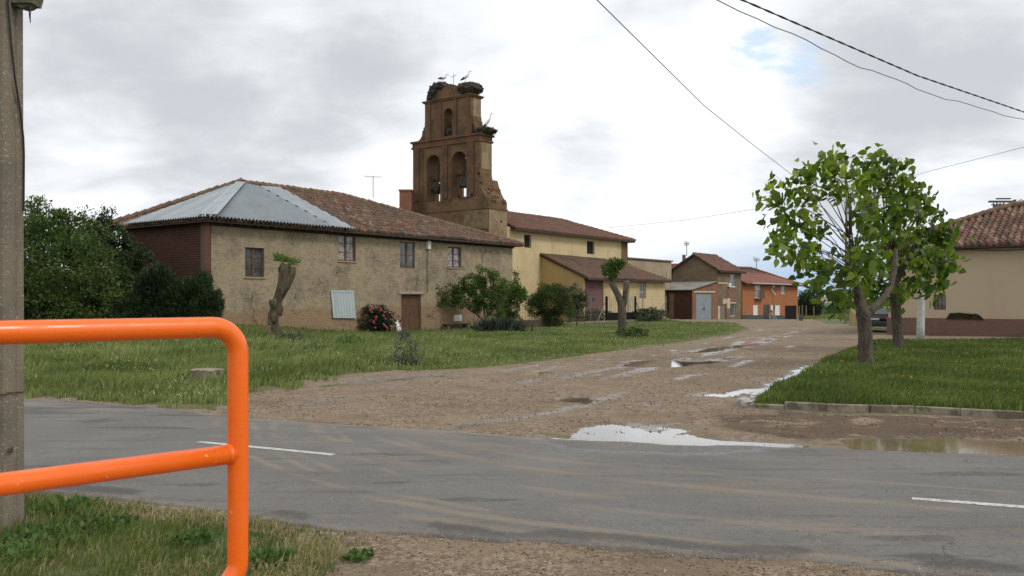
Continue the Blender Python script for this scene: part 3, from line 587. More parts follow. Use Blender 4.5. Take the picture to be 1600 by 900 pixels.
for k, pl in pud.items():
    cx_ = sum(p[0] for p in pl) / len(pl); cy_ = sum(p[1] for p in pl) / len(pl)
    grow = .22 if k not in ('main', 'right') else .18
    ctr = Vector((cx_, cy_, 0)); z0 = lev[k] + float(gz(cx_, cy_))
    ring = []
    for i, p in enumerate(pl):
        a_ = Vector((*pl[i - 1], 0)); c_ = Vector((*pl[(i + 1) % len(pl)], 0)); tn = (c_ - a_).normalized(); on = Vector((tn.y, -tn.x, 0))
        p_ = Vector((*p, 0)); on = on if inpoly(np.array([p_.x - on.x * .02]), np.array([p_.y - on.y * .02]), pl)[0] else -on
        p_ = p_ + on * grow; ring.append((p_.x, p_.y, z0))
    area = sum(ring[i - 1][0] * ring[i][1] - ring[i][0] * ring[i - 1][1] for i in range(len(ring)))
    if area < 0: ring.reverse()
    mb = MB(); mb.v = ring; mb.f = [tuple(range(len(ring)))]
    import bmesh
    o = mb.build('puddle', wm if k not in ('right', 'verge', 'left', 'left2') else wm2, loc=(cx_, cy_, z0)); setp(o, kind='structure')
# kerb round the lawn: one row of worn blocks with open joints
mb = MB(); kp = [ground(x_, y_) for x_, y_ in ((1178, 637), (1225, 639), (1290, 642.5), (1360, 644.5), (1430, 646), (1500, 650), (1600, 655), (1750, 661), (1900, 668))]
acc = 0
for i in range(len(kp) - 1):
    p, q = kp[i], kp[i + 1]; L = (q - p).length; d = (q - p).normalized(); n_ = Vector((-d.y, d.x, 0)); nb = max(1, round(L / .62))
    for j in range(nb):
        s0 = L * j / nb + .006; s1 = L * (j + 1) / nb - .006; zt = .115 + random.uniform(-.012, .012) - (.05 if i == 0 else 0); o_ = random.uniform(-.015, .015)
        mb.ob(p + n_ * o_, d, n_, s0, s1, -.0, .10, -.08, zt)
setp(mb.build('kerb', A['kerb'], bevel=.012), kind='structure')

# ---------------------------------------------------------------- scattered small matter
def leafcards(P_, size, tmpl='leaf', up=0.2, aspect=.5, down=0.0, fold=.25, outward=None, ow=0.0):
    """P_ (n,3) bases, size (n,) -> V, F(quads/tris) ; each leaf gets its own random turn"""
    n = len(P_); d = rng.normal(size=(n, 3)); d[:, 2] += up * 2 - down * 2
    if outward is not None: d += outward * ow
    d /= np.linalg.norm(d, axis=1)[:, None] + 1e-9
    r = rng.normal(size=(n, 3)); s = np.cross(d, r); s /= np.linalg.norm(s, axis=1)[:, None] + 1e-9; nn = np.cross(d, s)
    if tmpl == 'leaf': T = [(0, 0, 0), (.5, .4, fold), (0, 1, 0), (-.5, .4, fold)]; Fl = [(0, 1, 2, 3)]; Fl = [(0, 1, 2), (0, 2, 3)]
    elif tmpl == 'heart': T = [(0, 0, 0), (.46, .12, .10), (.42, .55, .10), (0, 1, -.12), (-.42, .55, .10), (-.46, .12, .10)]; Fl = [(0, 1, 2), (0, 2, 3), (0, 3, 4), (0, 4, 5)]
    elif tmpl == 'needle': T = [(-.5, 0, 0), (.5, 0, 0), (0, 1, 0)]; Fl = [(0, 1, 2)]
    T = np.array(T); k = len(T); a = np.asarray(aspect) * np.ones(n)
    V = P_[:, None, :] + size[:, None, None] * (T[None, :, 0:1] * a[:, None, None] * s[:, None, :] + T[None, :, 1:2] * d[:, None, :] + T[None, :, 2:3] * a[:, None, None] * nn[:, None, :])
    Fc = (np.arange(n) * k)[:, None, None] + np.array(Fl)[None]
    return V.reshape(-1, 3), Fc.reshape(-1, 3), k
def blades(x, y, z, h, w, lean=.45, wind=(.25, .0)):
    n = len(x); a = rng.uniform(0, 2 * np.pi, n); dx, dy = np.cos(a), np.sin(a); la = rng.normal(0, lean, n) ; lb = rng.uniform(0, 2 * np.pi, n)
    tx = x + h * (la * np.cos(lb) + wind[0]); ty = y + h * (la * np.sin(lb) + wind[1]); mx_, my_ = x + (tx - x) * .38, y + (ty - y) * .38
    V = np.stack([np.stack([x - dx * w, y - dy * w, z - .02], 1), np.stack([x + dx * w, y + dy * w, z - .02], 1), np.stack([mx_ + dx * w * .8, my_ + dy * w * .8, z + h * .6], 1),
                  np.stack([mx_ - dx * w * .8, my_ - dy * w * .8, z + h * .6], 1), np.stack([tx, ty, z + h * np.sqrt(np.clip(1 - la * la * .4, .3, 1))], 1)], 1).reshape(-1, 3)
    b_ = (np.arange(n) * 5)[:, None]
    F3 = np.concatenate([b_ + [0, 1, 2], b_ + [0, 2, 3], b_ + [3, 2, 4]], 0); return V, F3
def sample(n, x0, x1, y0, y1, power=1.0):
    u = rng.uniform(0, 1, n); y = y0 * (y1 / y0) ** u if power == 1 else y0 + (y1 - y0) * u
    return rng.uniform(x0, x1, n) , y
def sample_view(n, y0, y1, m=1.15):   # denser close by, as wide as the photo can see
    y = y0 * (y1 / y0) ** rng.uniform(0, 1, n); x = rng.uniform(-m, m, n) * (800 / F) * y; return x, y
left_poly = G([(-200, 616), (37, 621), (140, 627), (250, 635), (345, 633), (375, 620), (440, 603), (520, 589), (600, 577), (680, 577), (750, 573), (850, 561), (950, 548), (1050, 536), (1100, 528), (1140, 521), (1168, 514), (1150, 505), (1050, 501)]) + [(14, 86), (6, 68), (-2, 64), (-16, 46), (-20, 40), (-45, 40), (-45, 20)]
left_core = left_poly
def grassy(name, poly, n, y0, y1, hf, mt, wd, dens=None, kindlabel=None):
    x, y = sample_view(n, y0, y1); k = inpoly(x, y, poly)
    ed = segdist(x, y, poly, True); sg = np.where(k, ed, -ed); lim = .55 if name == 'long_grass' else (.16 if name == 'lawn_grass' else .35)
    k = (sg > lim * (1 - 2.6 * vnoise(x, y, 1.7, 60)) + (.1 if name == 'long_grass' else 0)) & ~((y < yfar(x) + .02) & (y > ynear(x) + .05)) & ((name != 'lawn_grass') | (sg > -.05) | (x < 5.6)); ed = np.where(sg > 0, ed, 0)
    if dens is not None: k &= rng.uniform(0, 1, n) < dens(x, y)
    sx_, sy_ = ground(322, 598)[:2]; k &= ~((np.hypot(x - sx_, (y - sy_ + .25) * .6) < .52) & (rng.uniform(0, 1, n) < .93))
    x, y, ed = x[k], y[k], ed[k]; z = gzz(x, y); h = hf(x, y, ed) * rng.uniform(.55, 1.25, len(x)); w_ = wd * (y / 12) ** .55 * rng.uniform(.6, 1.3, len(x))
    V, F3 = blades(x, y, z, h, w_, lean=.42, wind=(.28, -.05))
    patch = vnoise(x, y, .55, 61); rn = np.clip(-.05 + .95 * patch + rng.normal(0, .2 if name != 'lawn_grass' else .3, len(x)), 0, 1)
    dryp = np.maximum(smooth(.52, .70, vnoise(x, y, .4, 66)), .75 * smooth(1.4, .2, ed) * (name == 'long_grass')) * smooth(.5, .9, rng.uniform(0, 1, len(x))); rn = np.maximum(rn, dryp)
    o = npmesh(name, V, F3, mt, rnd=np.repeat(rn, 5)); setp(o, kindlabel, 'grass', kind='stuff'); return x, y, z, h
xg, yg, zg_, hg = grassy('long_grass', left_poly, 330000, 13, 74, lambda x, y, e: (.12 + .34 * vnoise(x, y, .6, 62) * smooth(.1, 1.2, e)) * np.where(y > 34, .62, 1) * np.where(x > -2, .55, 1), A['grass'], .0095, None, 'long wild grass on the verge between the road and the old houses')
k = rng.uniform(0, 1, len(xg)) < .11 * smooth(.42, .62, vnoise(xg, yg, .3, 70)); k2 = k & (yg < 34)     # pale seed heads
V, F3, kk = leafcards(np.stack([xg[k2] + .28 * hg[k2], yg[k2], zg_[k2] + hg[k2] * .9], 1), rng.uniform(.06, .11, k2.sum()), up=.9, aspect=.22)
x_, y_ = sample_view(90000, 14, 50); k_ = inpoly(x_, y_, left_poly) & (rng.uniform(0, 1, len(x_)) < .5 * smooth(.55, .68, vnoise(x_, y_, .9, 97))); x_, y_ = x_[k_], y_[k_]
Vw, Fw, kw = leafcards(np.stack([x_, y_, gzz(x_, y_) + rng.uniform(.02, .30, len(x_))], 1), rng.uniform(.04, .09, len(x_)), up=.5, aspect=.6)
setp(npmesh('low_weeds', Vw, Fw, A['weed'], rnd=np.repeat(rng.uniform(0, 1, len(x_)), kw)), 'patches of low broad leaved weeds among the long grass', 'weeds', kind='stuff')
setp(npmesh('grass_seed_heads', V, F3, A['whitepet'], rnd=rng.uniform(0, 1, len(V))), 'pale nodding seed heads among the long grass left of the lane', 'seed heads', kind='stuff')
xl, yl, zl_, hl = grassy('lawn_grass', isl_poly, 330000, 13, 36, lambda x, y, e: .06 + .15 * vnoise(x, y, 1.1, 63), A['lawn'], .0085, None, 'lush green grass growing inside the kerb on the right')
near_poly = [(-9, 8.4)] + G([(60, 772), (100, 780), (230, 796), (360, 812), (470, 828), (530, 842), (545, 868), (500, 893)]) + [(-1.35, 5.0), (-1.6, 4.0), (-1.8, 1.5), (-9, 1.5)]
grassy('verge_grass', near_poly, 120000, 3.0, 9.5, lambda x, y, e: .035 + .10 * vnoise(x, y, 1.8, 64) * smooth(0, .6, e) + .05 * (x < -3.2), A['nearGrass'], .0052, lambda x, y: .25 + .75 * smooth(.3, .5, vnoise(x, y, 2.2, 65)), 'short green grass in the near left corner under the railing')
x, y = sample_view(110000, 3.2, 8.5); k = inpoly(x, y, near_poly) & (rng.uniform(0, 1, len(x)) < smooth(.34, .56, vnoise(x, y, 1.3, 68))); x, y = x[k], y[k]
V, F3 = blades(x, y, gzz(x, y), rng.uniform(.03, .11, len(x)), np.full(len(x), .004), lean=.9)
setp(npmesh('dry_grass', V, F3, A['dry'], rnd=np.repeat(rng.uniform(0, 1, len(x)), 5)), 'straw coloured dry grass stems among the near green grass', 'dry grass', kind='stuff')
def pebbles(name, poly, n, y0, y1, s0, s1, mt, label, dens=None):
    x, y = sample_view(n, y0, y1); k = inpoly(x, y, poly); 
    if dens is not None: k &= rng.uniform(0, 1, n) < dens(x, y)
    x, y = x[k], y[k]; n = len(x); s = s0 * (s1 / s0) ** (rng.uniform(0, 1, n) ** 2.2); z = gzz(x, y) + s * .15
    T = np.array([(1, 0, 0), (-.2, .9, 0), (-.9, -.1, 0), (.1, -.8, 0), (0, 0, .7), (0, 0, -.6)]); a = rng.uniform(0, 6.28, n); ca, sa = np.cos(a), np.sin(a)
    J = T[None] * rng.uniform(.6, 1.2, (n, 6, 1)) * s[:, None, None]
    V = np.stack([x[:, None] + J[..., 0] * ca[:, None] - J[..., 1] * sa[:, None], y[:, None] + J[..., 0] * sa[:, None] + J[..., 1] * ca[:, None], z[:, None] + J[..., 2]], -1).reshape(-1, 3)
    f = np.array([(0, 1, 4), (1, 2, 4), (2, 3, 4), (3, 0, 4), (1, 0, 5), (2, 1, 5), (3, 2, 5), (0, 3, 5)])
    F3 = ((np.arange(n) * 6)[:, None, None] + f[None]).reshape(-1, 3)
    setp(npmesh(name, V, F3, mt, rnd=np.repeat(rng.uniform(0, 1, n), 6)), label, 'gravel', kind='stuff')
pm = leafmat('gravel stones', (.10, .068, .045), (.33, .25, .175), 0, .85, third=(.46, .40, .33))
mud_d = lambda x, y: .25 + .75 * smooth(.42, .6, vnoise(x, y, .8, 71))
pebbles('gravel', dirt_poly, 60000, 9.5, 32, .008, .026, pm, 'loose brown gravel on the unpaved lane', mud_d)
pebbles('roadside_gravel', neardirt, 42000, 3.5, 7.5, .004, .016, pm, 'fine brown gravel along the near edge of the asphalt')

roadp = [(x_, float(yfar(x_)) + .1) for x_ in np.linspace(-12, 12, 40)] + [(x_, float(ynear(x_)) - .05) for x_ in np.linspace(12, -12, 40)]
def edge_d(x, y): a = np.minimum(np.abs(yfar(x) - y), np.abs(y - ynear(x))); return .02 + .9 * np.exp(-(a / .16) ** 2) + .03 * (vnoise(x, y, .6, 77) > .62)
x, y = sample_view(60000, 5.5, 17); k = inpoly(x, y, roadp) & (rng.uniform(0, 1, len(x)) < edge_d(x, y)); x, y = x[k], y[k]; n = len(x)
v_ = np.clip((y - ynear(x)) / (yfar(x) - ynear(x)), 0, 1); z = .004 + .02 * np.sin(np.pi * v_); s = rng.uniform(.003, .011, n); T = np.array([(1, 0, 0), (-.2, .9, 0), (-.9, -.1, 0), (.1, -.8, 0), (0, 0, .8), (0, 0, -.3)]); a = rng.uniform(0, 6.28, n); J = T[None] * rng.uniform(.6, 1.3, (n, 6, 1)) * s[:, None, None]; ca, sa = np.cos(a)[:, None], np.sin(a)[:, None]
V = np.stack([x[:, None] + J[..., 0] * ca - J[..., 1] * sa, y[:, None] + J[..., 0] * sa + J[..., 1] * ca, z[:, None] + J[..., 2] + .001], -1).reshape(-1, 3); f = np.array([(0, 1, 4), (1, 2, 4), (2, 3, 4), (3, 0, 4)])
setp(npmesh('loose_grit', V, ((np.arange(n) * 6)[:, None, None] + f[None]).reshape(-1, 3), pm, rnd=np.repeat(rng.uniform(0, 1, n), 6)), 'loose grit strewn over the asphalt, thickest along its edges', 'gravel', kind='stuff')

# ---------------------------------------------------------------- building helpers
def face(mb, P0, d, n, L, z0, ztop, holes=(), cuts=()):
    """wall face along d, outward normal n, with openings (a0,a1,za,zb,depth)"""
    ss = sorted({0, L, *[h[0] for h in holes], *[h[1] for h in holes], *cuts})
    q = lambda s, z, o=0.0: Vector((P0.x + d.x * s + n.x * o, P0.y + d.y * s + n.y * o, z))
    for a, b in zip(ss, ss[1:]):
        zs = [(z0, z0)]; hs = sorted([h for h in holes if h[0] <= a + 1e-6 and h[1] >= b - 1e-6], key=lambda h: h[2])
        lo = (z0, z0)
        for h in hs:
            mb.add([q(a, lo[0]), q(b, lo[1]), q(b, h[2]), q(a, h[2])], [(0, 1, 2, 3)]); lo = (h[3], h[3])
        mb.add([q(a, lo[0]), q(b, lo[1]), q(b, ztop(b)), q(a, ztop(a))], [(0, 1, 2, 3)])
    for a, b, za, zb, dp in holes:
        mb.add([q(a, za), q(b, za), q(b, za, -dp), q(a, za, -dp)], [(0, 1, 2, 3)]); mb.add([q(a, zb), q(b, zb), q(b, zb, -dp), q(a, zb, -dp)], [(0, 1, 2, 3)])
        mb.add([q(a, za), q(a, zb), q(a, zb, -dp), q(a, za, -dp)], [(0, 1, 2, 3)]); mb.add([q(b, za), q(b, zb), q(b, zb, -dp), q(b, za, -dp)], [(0, 1, 2, 3)])
    return mb
def window(parent, P0, d, n, h, fm, pm, cols=2, rows=3, fw=.055, name='window', shift=.55, sill=None, label=None):
    a0, a1, za, zb, dp = h; mb = MB(); o0, o1 = -dp * shift - .03, -dp * shift + .03
    mb.ob(P0, d, n, a0, a0 + fw, o0, o1, za, zb); mb.ob(P0, d, n, a1 - fw, a1, o0, o1, za, zb)
    mb.ob(P0, d, n, a0 + fw, a1 - fw, o0, o1, zb - fw, zb); mb.ob(P0, d, n, a0 + fw, a1 - fw, o0, o1, za, za + fw)
    for i in range(1, cols):
        c_ = a0 + (a1 - a0) * i / cols; wd = fw * (.9 if i * 2 == cols else .4); mb.ob(P0, d, n, c_ - wd, c_ + wd, o0 + .008, o1 + .006, za + fw, zb - fw)
    for j in range(1, rows):
        c_ = za + (zb - za) * j / rows; mb.ob(P0, d, n, a0 + fw, a1 - fw, o0 + .012, o1 - .008, c_ - fw * .25, c_ + fw * .25)
    w_ = mb.build(name, fm, parent)
    if label: w_['label'] = label
    g = MB().ob(P0, d, n, a0 + fw * .5, a1 - fw * .5, -dp * shift - .012, -dp * shift - .002, za + fw * .5, zb - fw * .5); g.build('pane', pm, w_)
    if sill: MB().ob(P0, d, n, a0 - .06, a1 + .06, -dp * .4, .06, za - .06, za).build('sill', sill, w_)
    return w_
def roofface(name, E0, E1_, R1, R0, mt, parent, pitch=.23, course=.36, amp=.045, lip=.035, sag=.05, seed=0, lift=0.0, jit=.012, edge=.09):
    """curved tiles (or corrugated sheet) laid on the polygon eave E0-E1, top R0-R1"""
    E0, E1_, R0, R1 = map(Vector, (E0, E1_, R0, R1)); du = (E1_ - E0); L = du.length; du.normalize()
    a = R0 - E0; a2 = R1 - E0; nrm = du.cross((a if (a - du * a.dot(du)).length > .01 else a2)).normalized()
    if nrm.z < 0: nrm = -nrm
    dv = nrm.cross(du).normalized()
    if dv.z < 0: dv = -dv
    u0, v0 = a.dot(du), a.dot(dv); u1, v1 = a2.dot(du), a2.dot(dv)
    ulo, uhi = min(0, u0), max(L, u1)
    k = 6; nu_ = int((uhi - ulo) / pitch) * k + 1; us = np.linspace(ulo, uhi, nu_)
    top = np.zeros(nu_); bot = np.zeros(nu_)
    for i, u in enumerate(us):
        top[i] = v0 * (u / u0) if (u0 > 1e-6 and u < u0) else (v1 * (L - u) / (L - u1) if (u1 < L - 1e-6 and u > u1) else v0 + (v1 - v0) * (u - u0) / max(u1 - u0, 1e-6))
        if u < 0: bot[i] = v0 * (u / u0)
        if u > L: bot[i] = v1 * (u - L) / (u1 - L)
    vm = max(v0, v1); nc = max(1, int(math.ceil(vm / course))) if course else 6
    cs = course if course else vm / 6
    rows = [(0.0, -edge, 0)]
    for c_ in range(nc): rows += [(c_ * cs, lip, c_), ((c_ + 1) * cs - 1e-3, 0, c_)]
    Rv = np.array([r[0] for r in rows]); Rh = np.array([r[1] for r in rows]); Rc = np.array([r[2] for r in rows])
    UU, VV_ = np.meshgrid(us, Rv); VV_ = np.clip(VV_, bot[None], np.maximum(top, bot)[None])
    col = np.round((UU - ulo) / pitch).astype(int)
    jj = (vnoise(col * 3.3, Rc[:, None] * 5.1 + 0 * UU, 1.0, seed + 80, 1) - .5)
    hh = np.cos((UU - ulo) / pitch * 2 * np.pi) * amp + Rh[:, None] + jj * jit * 2 + lift
    hh = hh + (vnoise(UU, VV_, .25, seed + 81) - .5) * sag * 2 * 1.0
    VV2 = VV_ + (jj * jit * 3 if course else 0)
    pts = np.array(E0)[None, None] + UU[..., None] * np.array(du) + VV2[..., None] * np.array(dv) + hh[..., None] * np.array(nrm)
    uvx = col + .5 + seed * 3; uvy = np.clip(np.floor(VV_ / cs - 1e-3), 0, None) + .5
    nr = len(rows); idx = np.arange(nr * nu_).reshape(nr, nu_)
    Fq = np.stack([idx[:-1, :-1], idx[:-1, 1:], idx[1:, 1:], idx[1:, :-1]], -1).reshape(-1, 4)
    Vp = pts.reshape(-1, 3); ok = np.ptp(VV_[:, :].ravel()[Fq], axis=1) > 1e-4; ok |= (Fq[:, 0] < nu_)
    okc = (top - bot > .01); cidx = Fq[:, 0] % nu_; ok &= okc[cidx] | okc[np.minimum(cidx + 1, nu_ - 1)]
    Fq = Fq[ok]
    # split shared vertices per face so that each tile keeps one colour
    Vn = Vp[Fq.ravel()]; uvf = np.stack([np.repeat(uvx.ravel()[Fq[:, 0]], 4) * 1.0, np.repeat(uvy.ravel()[Fq[:, 2]], 4)], 1)
    Fn = np.arange(len(Fq) * 4).reshape(-1, 4)
    return npmesh(name, Vn, Fn, mt, parent, uv=uvf)
def ridgecaps(mb, A_, B_, r=.12, step=.38, lift=.03):
    A_, B_ = Vector(A_), Vector(B_); n = max(2, int((B_ - A_).length / step)); d = (B_ - A_) / n; s = d.normalized()
    for i in range(n):
        p = A_ + d * i + Vector((0, 0, lift + random.uniform(-.012, .012))); mb.tube([p, p + d * 1.06 + Vector((0, 0, -.02))], [r * random.uniform(1.0, 1.12), r * random.uniform(.85, .95)], 8)
    return mb
def at(P0, d, s, z=None, n=None, o=0.0):
    v = Vector((P0.x + d.x * s, P0.y + d.y * s, P0.z if z is None else z))
    return v + n * o if n is not None else v

# ---------------------------------------------------------------- adobe house
Ah = Vector((-13.06, 37.5, 0)); ze = 5.3; Wh, Dh = 22.0, 7.26; N1 = -E2; N2 = -E1
H1 = thing('adobe_house', 'long two storey adobe house with tiled roof and metal sheets over its near corner', 'house', (Ah.x, Ah.y, .2))
ztop = lambda s: 5.28 + .07 * math.sin(s * .5)
def px2hole(P0, d, x0, y0, x1, y1, dp=.28):
    s0, za = onw(x0, y1, P0, d); s1, zb = onw(x1, y0, P0, d); mid = onw((x0 + x1) / 2, y0, P0, d)[1]; lo = onw((x0 + x1) / 2, y1, P0, d)[1]
    return (min(s0, s1), max(s0, s1), lo, mid, dp)
h_w1 = px2hole(Ah, E1, 383, 387, 413, 433); h_w2 = px2hole(Ah, E1, 529, 366, 556, 408); h_w3 = px2hole(Ah, E1, 625, 378, 648, 419); h_w4 = px2hole(Ah, E1, 700, 386, 721, 418)
h_door = px2hole(Ah, E1, 627, 460, 658, 521, .3); h_small = px2hole(Ah, E1, 706, 456, 718, 479, .3); h_small2 = px2hole(Ah, E1, 741, 459, 751, 490, .3); h_hatch = px2hole(Ah, E1, 519, 457, 548, 492, .2)
mb = MB(); face(mb, Ah, E1, N1, Wh, -.5, ztop, [h_w1, h_w2, h_w3, h_w4, h_door, h_small, h_small2, h_hatch], cuts=range(1, 22))
face(mb, at(Ah, E1, Wh), E2, E1, Dh, -.5, lambda s: 5.28); face(mb, at(at(Ah, E1, Wh), E2, Dh), -E1, E2, Wh, -.5, lambda s: 5.28)
mb.build('wall', A['adobe'], H1)
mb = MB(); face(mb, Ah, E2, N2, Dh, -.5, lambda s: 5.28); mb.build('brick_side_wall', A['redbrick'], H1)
mb = MB(); mb.ob(Ah, E2, N2, .05, .45, .0, .03, -.3, 5.2); mb.build('brick_pier', A['brick'], H1)
mb = MB(); mb.ob(Ah, E2, N2, .45, .72, .0, .035, -.3, 5.15); mb.build('cement_strip', mat('dark cement', (.13, .11, .085), .95), H1)
ov = .5
C00 = at(Ah, E1, -ov, 5.22) + N1 * ov; C10 = at(Ah, E1, Wh + ov, 5.22) + N1 * ov; C01 = at(Ah, E1, -ov, 5.22) + E2 * (Dh + ov); C11 = at(Ah, E1, Wh + ov, 5.22) + E2 * (Dh + ov)
K0 = at(Ah, E1, 4.3, 7.55) + E2 * Dh / 2; K1 = at(Ah, E1, 10.9, 7.55) + E2 * Dh / 2
roofface('tiled_roof_slope', C00, C10, K1, K0, A['tile'], H1, seed=1, amp=.052, sag=.10, lip=.05, jit=.03)
roofface('tiled_roof_slope', C01, C00, K0, K0, A['tile'], H1, seed=2, amp=.052, sag=.04, lip=.05, jit=.03)
roofface('tiled_roof_slope', C10, C11, K1, K1, A['tile'], H1, seed=3, amp=.052, lip=.05, jit=.03)
roofface('tiled_roof_slope', C11, C01, K0, K1, A['tile'], H1, seed=4, amp=.05, jit=.03)
mb = MB(); ridgecaps(mb, K0, K1, .14); ridgecaps(mb, K1, C10, .13); ridgecaps(mb, K1, C11, .13); ridgecaps(mb, K0, C01, .17, .38, .10); mb.build('ridge_tiles', A['ridge'], H1)
mb = MB(); dn = Vector((0, 0, -.14))
for poly in ((C00, C10, K1, K0), (C01, C00, K0), (C10, C11, K1), (C11, C01, K0, K1)): mb.slab([p + Vector((0, 0, -.10)) for p in poly], .06)
for i in range(46): mb.ob(Ah, E1, N1, .2 + i * .48, .2 + i * .48 + .11, -.05, .44, 5.02, 5.12)
mb.ob(Ah, E1, N1, -.1, Wh + .1, .003, .07, 4.95, 5.1)
mb.build('eaves', A['darkwood'], H1)
# corrugated sheets over the near hip
nf = (C10 - C00).cross(K0 - C00).normalized(); nf = nf if nf.z > 0 else -nf
nl_ = (C01 - C00).cross(K0 - C00).normalized(); nl_ = nl_ if nl_.z > 0 else -nl_
Kh = K0 + (C00 - K0) * .085
# three strips on the front slope, the right one newer and paler
ea = hit(508, 350, C00, nf); eb = hit(540, 353, C00, nf); fa = hit(404, 295, C00, nf); fb = hit(436, 297, C00, nf)
def oneave(p): return C00 + E1 * (p - C00).dot(E1)
ea_, eb_ = oneave(ea), oneave(eb); C0m = C00 - E1 * .12 + N1 * .12 - Vector((0, 0, .02))
roofface('corrugated_sheet', C00 + N1 * .12 - E1 * .1 + Vector((0, 0, -.06)), ea_ + N1 * .12 + Vector((0, 0, -.06)), fa, Kh, A['zinc'], H1, pitch=.19, course=0, amp=.045, lip=0, sag=0, lift=.15, jit=0, edge=.02)
roofface('corrugated_sheet', ea_ + N1 * .12 + Vector((0, 0, -.06)), eb_ + N1 * .12 + Vector((0, 0, -.06)), fb, fa, A['zinclight'], H1, pitch=.19, course=0, amp=.045, lip=0, sag=0, lift=.165, jit=0, edge=.02)['label'] = 'paler newer corrugated sheet strip'
la = C00 + (C01 - C00) * .76; lb = K0 + (C00 - K0) * .085 + (C01 - K0) * .13
la_ = C00 + E2 * (la - C00).dot(E2)
roofface('corrugated_sheet', la_ + N2 * .12 + Vector((0, 0, -.06)), C00 + N2 * .12 + N1 * .1 + Vector((0, 0, -.06)), Kh, lb, A['zinc'], H1, pitch=.19, course=0, amp=.045, lip=0, sag=0, lift=.15, jit=0, edge=.02)
mb = MB(); mb.slab([C00 + nl_ * .20 + E2 * .28 - E1 * .15, C00 + nf * .20 + E1 * .30 + N1 * .15, Kh + nf * .22 + E1 * .2, Kh + nl_ * .22 + E2 * .2], .02); mb.build('hip_flashing', A['zinclight'], H1)
for i, (h, c, r, pm_) in enumerate(((h_w1, 2, 3, 'glass'), (h_w2, 2, 3, 'curtain'), (h_w3, 2, 2, 'glass'), (h_w4, 2, 3, 'curtain'))):
    window(H1, Ah, E1, N1, h, A['wood'], A[pm_], c, r, .065, sill=A['cutwood'] if i != 2 else None, shift=.55 if i != 2 else .3)
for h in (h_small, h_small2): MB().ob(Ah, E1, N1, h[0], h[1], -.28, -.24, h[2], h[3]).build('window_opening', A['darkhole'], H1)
mb = MB()
a0, a1, za, zb, _ = h_door; wdt = (a1 - a0) / 2
for j in range(2):
    for i in range(5): mb.ob(Ah, E1, N1, a0 + j * wdt + i * wdt / 5 + .004, a0 + j * wdt + (i + 1) * wdt / 5 - .004, -.22, -.18, za, zb)
for z_ in (za + .25, zb - .6, zb - .2): mb.ob(Ah, E1, N1, a0 + .02, a1 - .02, -.178, -.165, z_, z_ + .09)
dd = mb.build('door', A['wood'], H1); MB().tube([at(Ah, E1, a0 + wdt + .06, za + 1.0, N1, -.15), at(Ah, E1, a0 + wdt + .06, za + 1.14, N1, -.15)], .012, 6).build('handle', A['darkmetal'], dd)
MB().ob(Ah, E1, N1, a0 - .25, a1 + .25, -.05, .05, zb + .02, zb + .17).build('door_lintel', mat('grey lintel beam', (.34, .29, .23), .9, layers=[(6, (.2, .17, .13), .45, .65, .7)]), H1)
MB().ob(Ah, E1, N1, a0 - .1, a1 + .1, -.1, .18, -.3, za).build('doorstep', A['concrete'], H1)
s_, z_ = onw(667, 389, Ah, E1); s2, z2 = onw(672, 377, Ah, E1)
MB().ob(Ah, E1, N1, s_ - .08, s_ + .18, .0, .16, z_, z2).build('meter_box', A['white'], H1, bevel=.01)
MB().tube([at(Ah, E1, s_, z_, N1, .04), at(Ah, E1, s_ - .02, 3.5, N1, .03), at(Ah, E1, s_ + .02, zb + .1, N1, .03)], .014, 5).build('cable', A['cable'], H1)
MB().tube([at(Ah, E1, s_ + .05, z2, N1, .06), at(Ah, E1, s_ + .1, 5.1, N1, .05)], .012, 5).build('cable', A['cable'], H1)
s_, z_ = onw(709, 502, Ah, E1); s2, z2 = onw(721, 492, Ah, E1); pl_ = MB().ob(Ah, E1, N1, s_, s2, .0, .03, z_, z2).build('wall_plaque', A['white'], H1, bevel=.004)
mk = MB(); random.seed(3)
for r_ in range(3):
    for c_ in range(6): q = s_ + .06 + c_ * (s2 - s_ - .12) / 6; mk.ob(Ah, E1, N1, q, q + .035, .031, .034, z_ + .08 + r_ * .08, z_ + .11 + r_ * .08)
mk.build('faded_marks', mat('faded grey marks', (.45, .46, .48), .8), pl_)['kind'] = 'stuff'
s_, z_ = onw(516, 500, Ah, E1); s2, z2 = onw(552, 454, Ah, E1)
mb = MB(); nb = 8
for i in range(nb):
    u0 = s_ + (s2 - s_) * i / nb; u1 = s_ + (s2 - s_) * (i + 1) / nb - .015
    f0 = lambda s: z2 + .04 * (s - s_)
    lo = z_ + .10 - .05 * (i / nb) - .0
    mb.hexa([at(Ah, E1, u0 + .12, lo, N1, .10), at(Ah, E1, u1 + .12, lo, N1, .10), at(Ah, E1, u1 + .12, lo, N1, .07), at(Ah, E1, u0 + .12, lo, N1, .07), at(Ah, E1, u0, z2, N1, .05), at(Ah, E1, u1, z2, N1, .05), at(Ah, E1, u1, z2, N1, .02), at(Ah, E1, u0, z2, N1, .02)])
mb.ob(Ah, E1, N1, s_, s2, .051, .075, z2 - .1, z2 - .04)
mb.build('hatch', A['paleblue'], H1)
p = at(Ah, E1, 12.6, 7.4) + E2 * 2.6; r0 = P(583, 308, p.y)
